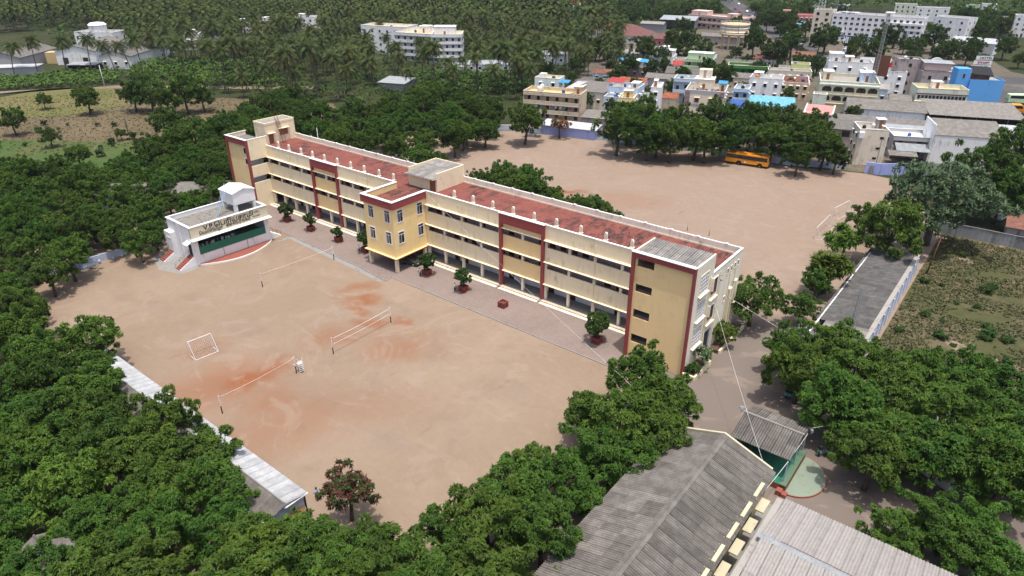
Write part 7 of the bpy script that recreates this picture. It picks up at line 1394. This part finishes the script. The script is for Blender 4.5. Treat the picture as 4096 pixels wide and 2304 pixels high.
pole('dark electric pole with cross arm at the scrub lot edge', 73.6, 49.6, 7.2, 'metal_rust', .11, True, lean=(.5, .3)); pole('concrete electric pole standing on the dry field', -133, 8, 7, 'palm_bark', .13); pole('electric pole with cross arm at the right edge beside the lane', 86, 90, 8, 'palm_bark', .12, True); pole('pale pole at the corner of the rear yard wall', 45.9, 104.6, 4.5, 'metal_white'); pole('pale pole on the dirt track by the crop strip', -214, 37, 8.5, 'metal_white', .12)
pole('thin white pole rising behind the far roof parapet', -44.6, 11.4, 15.2, 'metal_white', .06)
# cables
def cable(label, a, b, sag, r=.03):
    a, b = Vector(a), Vector(b); n = 16; pts = [a.lerp(b, i / n) + Vector((0, 0, -4 * sag * (i / n) * (1 - i / n))) for i in range(n + 1)]
    o = MB().path(pts, r, 5).build('overhead_cable', 'metal_white'); tag(o, label, 'cable')
cable('white cable from the entrance block roof to the near trees', (.2, -.1, 13.1), (58.2, -22.5, 6.1), .35, .013); cable('white cable from the end wall down to the grey roofed hall', (53.9, 1.6, 8.0), (69.7, -21.7, 4.6), .25, .016); cable('white cable from the end wall to the right shed', (53.9, 6.6, 7.0), (65.6, 2.6, 6.0), .1, .018); cable('white cable from the pavilion to the right trees', (71.6, -11.8, 3.7), (75.4, -7.6, 4.0), .05, .018); cable('sagging white cable from the pavilion lamp to the passage', (71.7, -12.9, 3.7), (71.0, -27.0, 4.2), .5, .025)
for lb, (x, y, z), rz in (('floodlight on the left end of the pavilion ridge', (64.6, -14.5, 4.7), .5), ('floodlight at the right corner of the pavilion roof', (71.9, -12.4, 3.7), 2.2)):
    o = empty('floodlight', (x, y, z), rz); tag(o, lb, 'lamp'); bx('housing', 'metal_grey', o, -.25, .25, -.12, .12, 0, .35); bx('lens', 'lamp_lens', o, -.21, .21, -.14, -.12, .03, .32); bx('bracket', 'metal_grey', o, -.03, .03, -.03, .03, -.4, 0)
for i, (x, y) in enumerate(((-27, -55), (-25, -30), (79, 13), (80, 16))): pass
m = MB().box(-.9, .9, -.4, .4, 0, .12); o = m.build('manhole_cover', 'metal_grey', None, False, (57.5, -11.5, .004)); o.scale = (.5, .8, .1); tag(o, 'dark stained drain cover in the grey lane', 'drain cover')
# ------------------------------------------------------------------ bus
def wheel(parent, x, y, r, w, rim='metal_grey'):
    o = MB().lathe([(r * .55, -w / 2), (r * .95, -w / 2), (r, -w / 4), (r, w / 4), (r * .95, w / 2), (r * .55, w / 2)], 18).build('wheel', 'tyre', parent, True, (x, y, r)); o.rotation_euler = (R(90), 0, 0)
    MB().lathe([(r * .56, -w * .52), (r * .5, -w * .45), (r * .18, -w * .4), (r * .16, w * .4), (r * .5, w * .45), (r * .56, w * .52)], 14).build('rim', rim, o, True); return o
bs = empty('school_bus', (18.9, 91.4, 0), R(7.5)); tag(bs, 'yellow school bus parked under the trees at the rear wall', 'bus')
Lb, Wb = 10.9, 2.5
m = MB(); prof = [(0, .55), (.0, 1.55), (.12, 2.75), (.35, 3.05), (Lb - .5, 3.05), (Lb - .12, 2.75), (Lb, 1.6), (Lb, .55)]
m.add([(x, 0, z) for x, z in prof] + [(x, Wb, z) for x, z in prof], [tuple(range(7, -1, -1)), tuple(range(8, 16))] + [(i, (i + 1) % 8, 8 + (i + 1) % 8, 8 + i) for i in range(8)][::1]); bd = m.build('body', 'bus_yellow', bs)
md = bd.modifiers.new('bevel', 'BEVEL'); md.width = .09; md.segments = 2
for s in (-.012, Wb - .008):
    MB().box(.2, Lb - .25, s + .002, s + .018, 1.76, 2.7).build('window_band', 'black', bs)
    for i in range(8): MB().box(.28 + i * 1.28, .28 + i * 1.28 + 1.24, s - .002, s + .022, 1.8, 2.66).build('side_window', 'glass', bs)
    MB().box(.1, Lb - .1, s + .001, s + .019, 1.70, 1.78).build('trim_strip', 'black', bs)
MB().box(Lb - .08, Lb + .03, .25, Wb - .25, 1.65, 2.6).build('windscreen', 'glass', bs); MB().box(-.02, .06, .35, Wb - .35, 1.8, 2.55).build('rear_window', 'glass', bs)
for x, rm in ((3.6, 'metal_grey'), (8.9, 'terrace_yellow')):
    for y in (.18, Wb - .18): wheel(bs, x, y, .5, .3, rm)
    for y in (-.015, Wb - .01): m = MB(); m.add([(x + .72 * math.cos(math.pi * k / 10), y, .5 + .72 * math.sin(math.pi * k / 10)) for k in range(11)], [tuple(range(11))]); m.build('wheel_arch', 'black', bs)
for y in (.45, Wb - .45): MB().box(Lb - .02, Lb + .03, y - .18, y + .18, .8, 1.05).build('headlight', 'lamp_lens', bs); MB().box(-.03, .02, y - .15, y + .15, 1.0, 1.3).build('tail_light', 'text_red', bs)
MB().box(Lb - .05, Lb + .12, .1, Wb - .1, .45, .65).build('bumper', 'black', bs); MB().box(3.0, 8.0, .4, Wb - .4, 3.05, 3.13).build('roof_rack', 'bus_yellow', bs)
m = MB()
for i in range(22): m.box(4.4 + i * .16, 4.51 + i * .16, -.022, -.01, 1.48, 1.6)
m.build('side_lettering', 'text_black', bs); m = MB(); m.add([(5.2 + .26 * math.cos(k * .524), -.014, 1.0 + .26 * math.sin(k * .524)) for k in range(12)], [tuple(range(12))]); m.build('round_emblem', 'metal_white', bs)
# ------------------------------------------------------------------ cars
def car(label, x, y, rz, mt, s=1.0, group=None, van=False):
    o = empty('parked_car', (x, y, .035 if not van else .0), rz); o.scale = (s, s, s); tag(o, label, 'car', group)
    L = 4.2; W = 1.7
    prof = [(0, .35), (-.02, .8), (.25, .92), (.55, 1.45), (2.6, 1.5), (3.15, 1.0), (4.1, .82), (L, .35)] if not van else [(0, .35), (0, 1.0), (.1, 1.75), (3.3, 1.85), (3.9, 1.1), (L, .95), (L, .35)]
    n = len(prof); m = MB(); m.add([(a, 0, b) for a, b in prof] + [(a, W, b) for a, b in prof], [tuple(range(n - 1, -1, -1)), tuple(range(n, 2 * n))] + [(i, (i + 1) % n, n + (i + 1) % n, n + i) for i in range(n)]); b = m.build('body', mt, o); md = b.modifiers.new('bevel', 'BEVEL'); md.width = .07; md.segments = 2
    for yy in (-.012, W + .002): MB().slab([(.6, yy, 1.35), (2.55, yy, 1.4), (2.9, yy, 1.0), (.42, yy, .98)], .001).add if 0 else None
    for yy in (-.012, W - .0):
        m = MB(); k = [(.62, 1.36), (2.5, 1.4), (2.85, 1.02), (.42, .98)] if not van else [(.3, 1.62), (3.2, 1.68), (3.6, 1.15), (.25, 1.12)]
        m.add([(a, yy, c) for a, c in k] + [(a, yy + .012, c) for a, c in k], [(0, 1, 2, 3), (7, 6, 5, 4), (0, 4, 5, 1), (1, 5, 6, 2), (2, 6, 7, 3), (3, 7, 4, 0)]); m.build('side_window', 'glass', o)
    a, c = ((2.66, 1.46), (3.1, 1.03)) if not van else ((3.38, 1.76), (3.86, 1.16))
    m = MB(); m.slab([(a[0] + .02, .15, a[1] + .02), (c[0] + .03, .12, c[1] + .02), (c[0] + .03, W - .12, c[1] + .02), (a[0] + .02, W - .15, a[1] + .02)], .02); m.build('windscreen', 'glass', o)
    for xx in (.85, 3.3):
        for yy in (.1, W - .1): wheel(o, xx, yy, .32, .2)
    for yy in (.3, W - .3): MB().box(L - .02, L + .02, yy - .15, yy + .15, .6, .75).build('headlight', 'lamp_lens', o); MB().box(-.03, .01, yy - .12, yy + .12, .7, .88).build('tail_light', 'text_red', o)
car('dark car parked under the entrance block', -3.0, -5.0, R(12), 'car_dark', 1.02); car('white van on the track behind the beige house', -46.5, 141, R(58), 'car_white', 1.05, None, True); car('white car in the lane at the right edge', 81, 86.5, R(75), 'car_white'); car('yellow truck cab parked by the roadside at right', 69.5, 203, R(20), 'bus_yellow', 1.7, None, True)
rr = random.Random(12)
for i in range(10): car('white car parked along the road below the hotel sign', 33 + i * 2.6 + rr.uniform(-.6, .6), 250 + i * 2.1 + rr.uniform(-6, 5), R(30 + rr.uniform(-25, 25)), 'car_white', .95, 'cars below the hotel sign', True)
for i in range(14):
    t = rr.random(); x = -28 - 150 * t + rr.uniform(-5, 9); y = 318 + 255 * t ** 1.05 + rr.uniform(-5, 5); car('car driving on the far main road', x, y, R(118), rr.choice(['car_white', 'car_white', 'text_red', 'metal_blue']), 1.0, 'cars on the far road')
car('green and white bus on the road beside the bright blue building', 69.5, 221, R(22), 'h_green', 1.9, None, True)
# a dark buffalo grazing on the green plot
bf = empty('buffalo', (-122, -13.5, 0), R(25)); tag(bf, 'dark buffalo grazing on the green plot at left', 'buffalo')
def skin_mesh(name, joints, edges, mat, sub=1):
    me = bpy.data.meshes.new(name); me.from_pydata([j[0] for j in joints], edges, []); o = bpy.data.objects.new(name, me); col.objects.link(o)
    md = o.modifiers.new('skin', 'SKIN'); md.use_smooth_shade = True
    for i, j in enumerate(joints): me.skin_vertices[0].data[i].radius = (j[1], j[1] if len(j) < 3 else j[2])
    me.skin_vertices[0].data[0].use_root = True
    s = o.modifiers.new('sub', 'SUBSURF'); s.levels = sub; s.render_levels = sub
    dg = bpy.context.evaluated_depsgraph_get(); out = bpy.data.meshes.new_from_object(o.evaluated_get(dg)); bpy.data.objects.remove(o)
    out.name = name; out.materials.clear(); out.materials.append(M[mat]); return out
J = [((0, 0, 1.0), .42), ((.55, 0, 1.02), .40), ((-.6, 0, 1.05), .38), ((1.0, 0, .95), .24), ((1.3, 0, .6), .15), ((1.42, 0, .28), .11), ((.55, .2, .55), .13), ((.55, .22, .02), .07), ((.55, -.2, .55), .13), ((.58, -.22, .02), .07),
     ((-.7, .2, .62), .15), ((-.82, .22, .36), .08), ((-.76, .22, .02), .07), ((-.7, -.2, .62), .15), ((-.82, -.22, .36), .08), ((-.78, -.22, .02), .07), ((-1.0, 0, .9), .05), ((-1.05, 0, .4), .03)]
E_ = [(0, 1), (0, 2), (1, 3), (3, 4), (4, 5), (1, 6), (6, 7), (1, 8), (8, 9), (2, 10), (10, 11), (11, 12), (2, 13), (13, 14), (14, 15), (2, 16), (16, 17)]
obj('body', skin_mesh('body', J, E_, 'black'), bf); m = MB()
for s in (-1, 1): m.path([(1.2, .1 * s, .78), (1.12, .36 * s, .82), (.98, .42 * s, .95)], .035, 5)
m.build('horns', 'metal_grey', bf)
# ------------------------------------------------------------------ people
def person_mesh(walk, sit=False):
    f = .16 if walk else .04
    J = [((0, 0, .92), .105, .085), ((0, 0, 1.12), .10, .08), ((0, 0, 1.32), .125, .085), ((0, 0, 1.44), .055, .055), ((0, .01, 1.52), .075, .08), ((0, .015, 1.62), .072, .082),
         ((.085, 0, .88), .075, .08), ((.09, f, .48), .05, .055), ((.09, f * .6, .07), .035, .04), ((.09, f * .6 + .14, .03), .03, .025),
         ((-.085, 0, .88), .075, .08), ((-.09, -f * .6, .48), .05, .055), ((-.09, -f * 1.5, .07), .035, .04), ((-.09, -f * 1.5 + .14, .03), .03, .025),
         ((.17, 0, 1.36), .05, .05), ((.23, -f * .8, 1.10), .038, .038), ((.24, f * .2, .88), .026, .026), ((.24, f * .3, .80), .03, .018),
         ((-.17, 0, 1.36), .05, .05), ((-.23, f * .8, 1.10), .038, .038), ((-.24, f * 1.5, .90), .026, .026), ((-.24, f * 1.7, .82), .03, .018)]
    E = [(0, 1), (1, 2), (2, 3), (3, 4), (4, 5), (0, 6), (6, 7), (7, 8), (8, 9), (0, 10), (10, 11), (11, 12), (12, 13), (2, 14), (14, 15), (15, 16), (16, 17), (2, 18), (18, 19), (19, 20), (20, 21)]
    for w in (17, 21):
        b = Vector(J[w][0])
        for k, (dx, dy, dz) in enumerate(((-.022, .01, -.075), (-.007, .012, -.085), (.008, .012, -.08), (.022, .01, -.065), (.0, .05, -.03))): J.append(((b.x + dx, b.y + dy, b.z + dz), .009)); E.append((w, len(J) - 1))
    return skin_mesh('body', J, E, 'skin')
PM = [person_mesh(True), person_mesh(False)]
def garment(prof, seg=14):
    m = MB(); vs = []
    for (rx, ry, z) in prof:
        for i in range(seg): t = 2 * math.pi * i / seg; vs.append((rx * math.cos(t), ry * math.sin(t), z))
    m.add(vs, [(j * seg + i, j * seg + (i + 1) % seg, (j + 1) * seg + (i + 1) % seg, (j + 1) * seg + i) for j in range(len(prof) - 1) for i in range(seg)]); return m
G_TUNIC = [(.24, .17, .52), (.20, .15, .8), (.155, .125, 1.02), (.175, .13, 1.28), (.14, .10, 1.40), (.07, .07, 1.46)]; G_VEST = [(.185, .15, .96), (.18, .145, 1.1), (.19, .145, 1.3), (.15, .11, 1.41), (.09, .085, 1.45)]; G_SHIRT = [(.17, .135, .84), (.165, .13, 1.05), (.185, .14, 1.3), (.145, .105, 1.41), (.075, .075, 1.46)]
GM = {}
def gar(k, prof, mt):
    if (k, mt) not in GM: GM[(k, mt)] = garment(prof).mesh(k, mt, True)
    return GM[(k, mt)]
hm = MB(); hm.lathe([(.03, -.05), (.088, -.04), (.098, .04), (.08, .1), (.03, .13)], 12); hme = hm.mesh('hair', 'hair', True)
fm = MB()
for s in (-1, 1): fm.lathe([(.003, -.012), (.013, 0), (.003, .012)], 6, 0, (.032 * s, .088, 1.585)); fm.lathe([(.004, -.03), (.016, 0), (.004, .03)], 6, 1, (.082 * s, .01, 1.58))
fm.add([(-.016, .086, 1.545), (.016, .086, 1.545), (0, .112, 1.55), (0, .088, 1.59)], [(0, 1, 2), (0, 2, 3), (1, 3, 2)], 1); fm.box(-.025, .025, .075, .089, 1.515, 1.523, 2); fme = fm.mesh('face', ['black', 'skin', 'text_red'])
def limb(a, b, r0, r1): return MB().tube(a, b, r0, r1, 8)
def person(label, x, y, rz, kind='girl', walk=False, z=0, s=1.0, group=None, top='blue_cloth'):
    o = empty('person', (x, y, z), rz); o.scale = (s, s, s); tag(o, label, 'person', group)
    obj('body', PM[0 if walk else 1], o); obj('face', fme, o)
    h = obj('hair', hme, o, (0, -.012, 1.63))
    f = .16 if walk else .04
    legs = MB()
    for (a, b, c) in (((.085, 0, .9), (.09, f, .48), (.09, f * .6, .1)), ((-.085, 0, .9), (-.09, -f * .6, .48), (-.09, -f * 1.5, .1))): legs.tube(a, b, .095, .075, 8); legs.tube(b, c, .075, .065, 8)
    legs.build('trousers', 'navy_cloth', o, True)
    if kind == 'girl':
        obj('tunic', gar('tunic', G_TUNIC, 'teal_cloth'), o); obj('waistcoat', gar('waistcoat', G_VEST, 'navy_cloth'), o); MB().tube((0, -.09, 1.6), (0, -.15, 1.1), .03, .015, 6).build('plait', 'hair', o)
    else: obj('shirt', gar('shirt', G_SHIRT, top), o)
    for s_ in (1, -1): MB().tube((.165 * s_, 0, 1.38), (.228 * s_, -f * .75 * s_, 1.12), .062, .052, 8).build('sleeve', 'navy_cloth' if kind == 'girl' else top, o, True)
    return o
PS = 1.06
person('schoolgirl in teal tunic walking on the lane, left of the pair', 73.1, -11.2, R(205), 'girl', True, s=PS); person('schoolgirl in teal tunic walking on the lane, right of the pair', 73.75, -10.7, R(200), 'girl', True, s=PS)
for i in range(4): person('schoolgirl in teal tunic standing in a row under the right tree', 66.4 + .44 * i, -2.5 + .06 * i, R(190), 'girl', False, s=PS, group='schoolgirls in a row')
person('person in light blue shirt standing at the end of the white shed', 33.6, -51.0, R(120), 'boy', s=PS); person('person in pale shirt sitting by the planter right of the entrance block', 4.0, -6.2, R(-30), 'boy', top='white_cloth', s=.9, z=.06); person('person in white shirt beside the planter left of the entrance block', -12.4, -5.9, R(20), 'boy', top='white_cloth', s=.85, z=.06); person('person in white shirt beside the second planter right of the entrance block', 12.6, -6.6, R(-20), 'boy', top='white_cloth', s=.9, z=.06)
for i, (x, y) in enumerate(((-42, 33), (-44.5, 35.5), (-45.5, 34.2), (-51, 40), (-52, 41.5), (-55, 38))): person('pupil in blue shirt under the trees of the rear yard', x, y, i, 'boy', i % 2 == 0, s=.98, group='pupils under the rear trees')
person('person in teal clothes in the ground floor doorway of the end wall', 54.0, .55, R(-80), 'girl', s=PS)
# ------------------------------------------------------------------ faint haze over the far land
m = MB(); m.prism([(-2400, -380), (880, -380), (1380, 2580), (-2400, 2580)], -1.2, 60)
hz = m.build('haze', 'white_wash'); hm_ = bpy.data.materials.new('haze'); hm_.use_nodes = True; nn = hm_.node_tree.nodes; nn.remove(nn['Principled BSDF'])
pvv = nn.new('ShaderNodeVolumePrincipled'); pvv.inputs['Color'].default_value = (.86, .91, 1, 1); pvv.inputs['Density'].default_value = HAZE; pvv.inputs['Anisotropy'].default_value = .2
hm_.node_tree.links.new(pvv.outputs[0], nn['Material Output'].inputs['Volume']); hz.data.materials[0] = hm_; hz['kind'] = 'stuff'; hz['label'] = 'thin pale haze in the air over the whole place'; hz['category'] = 'haze'
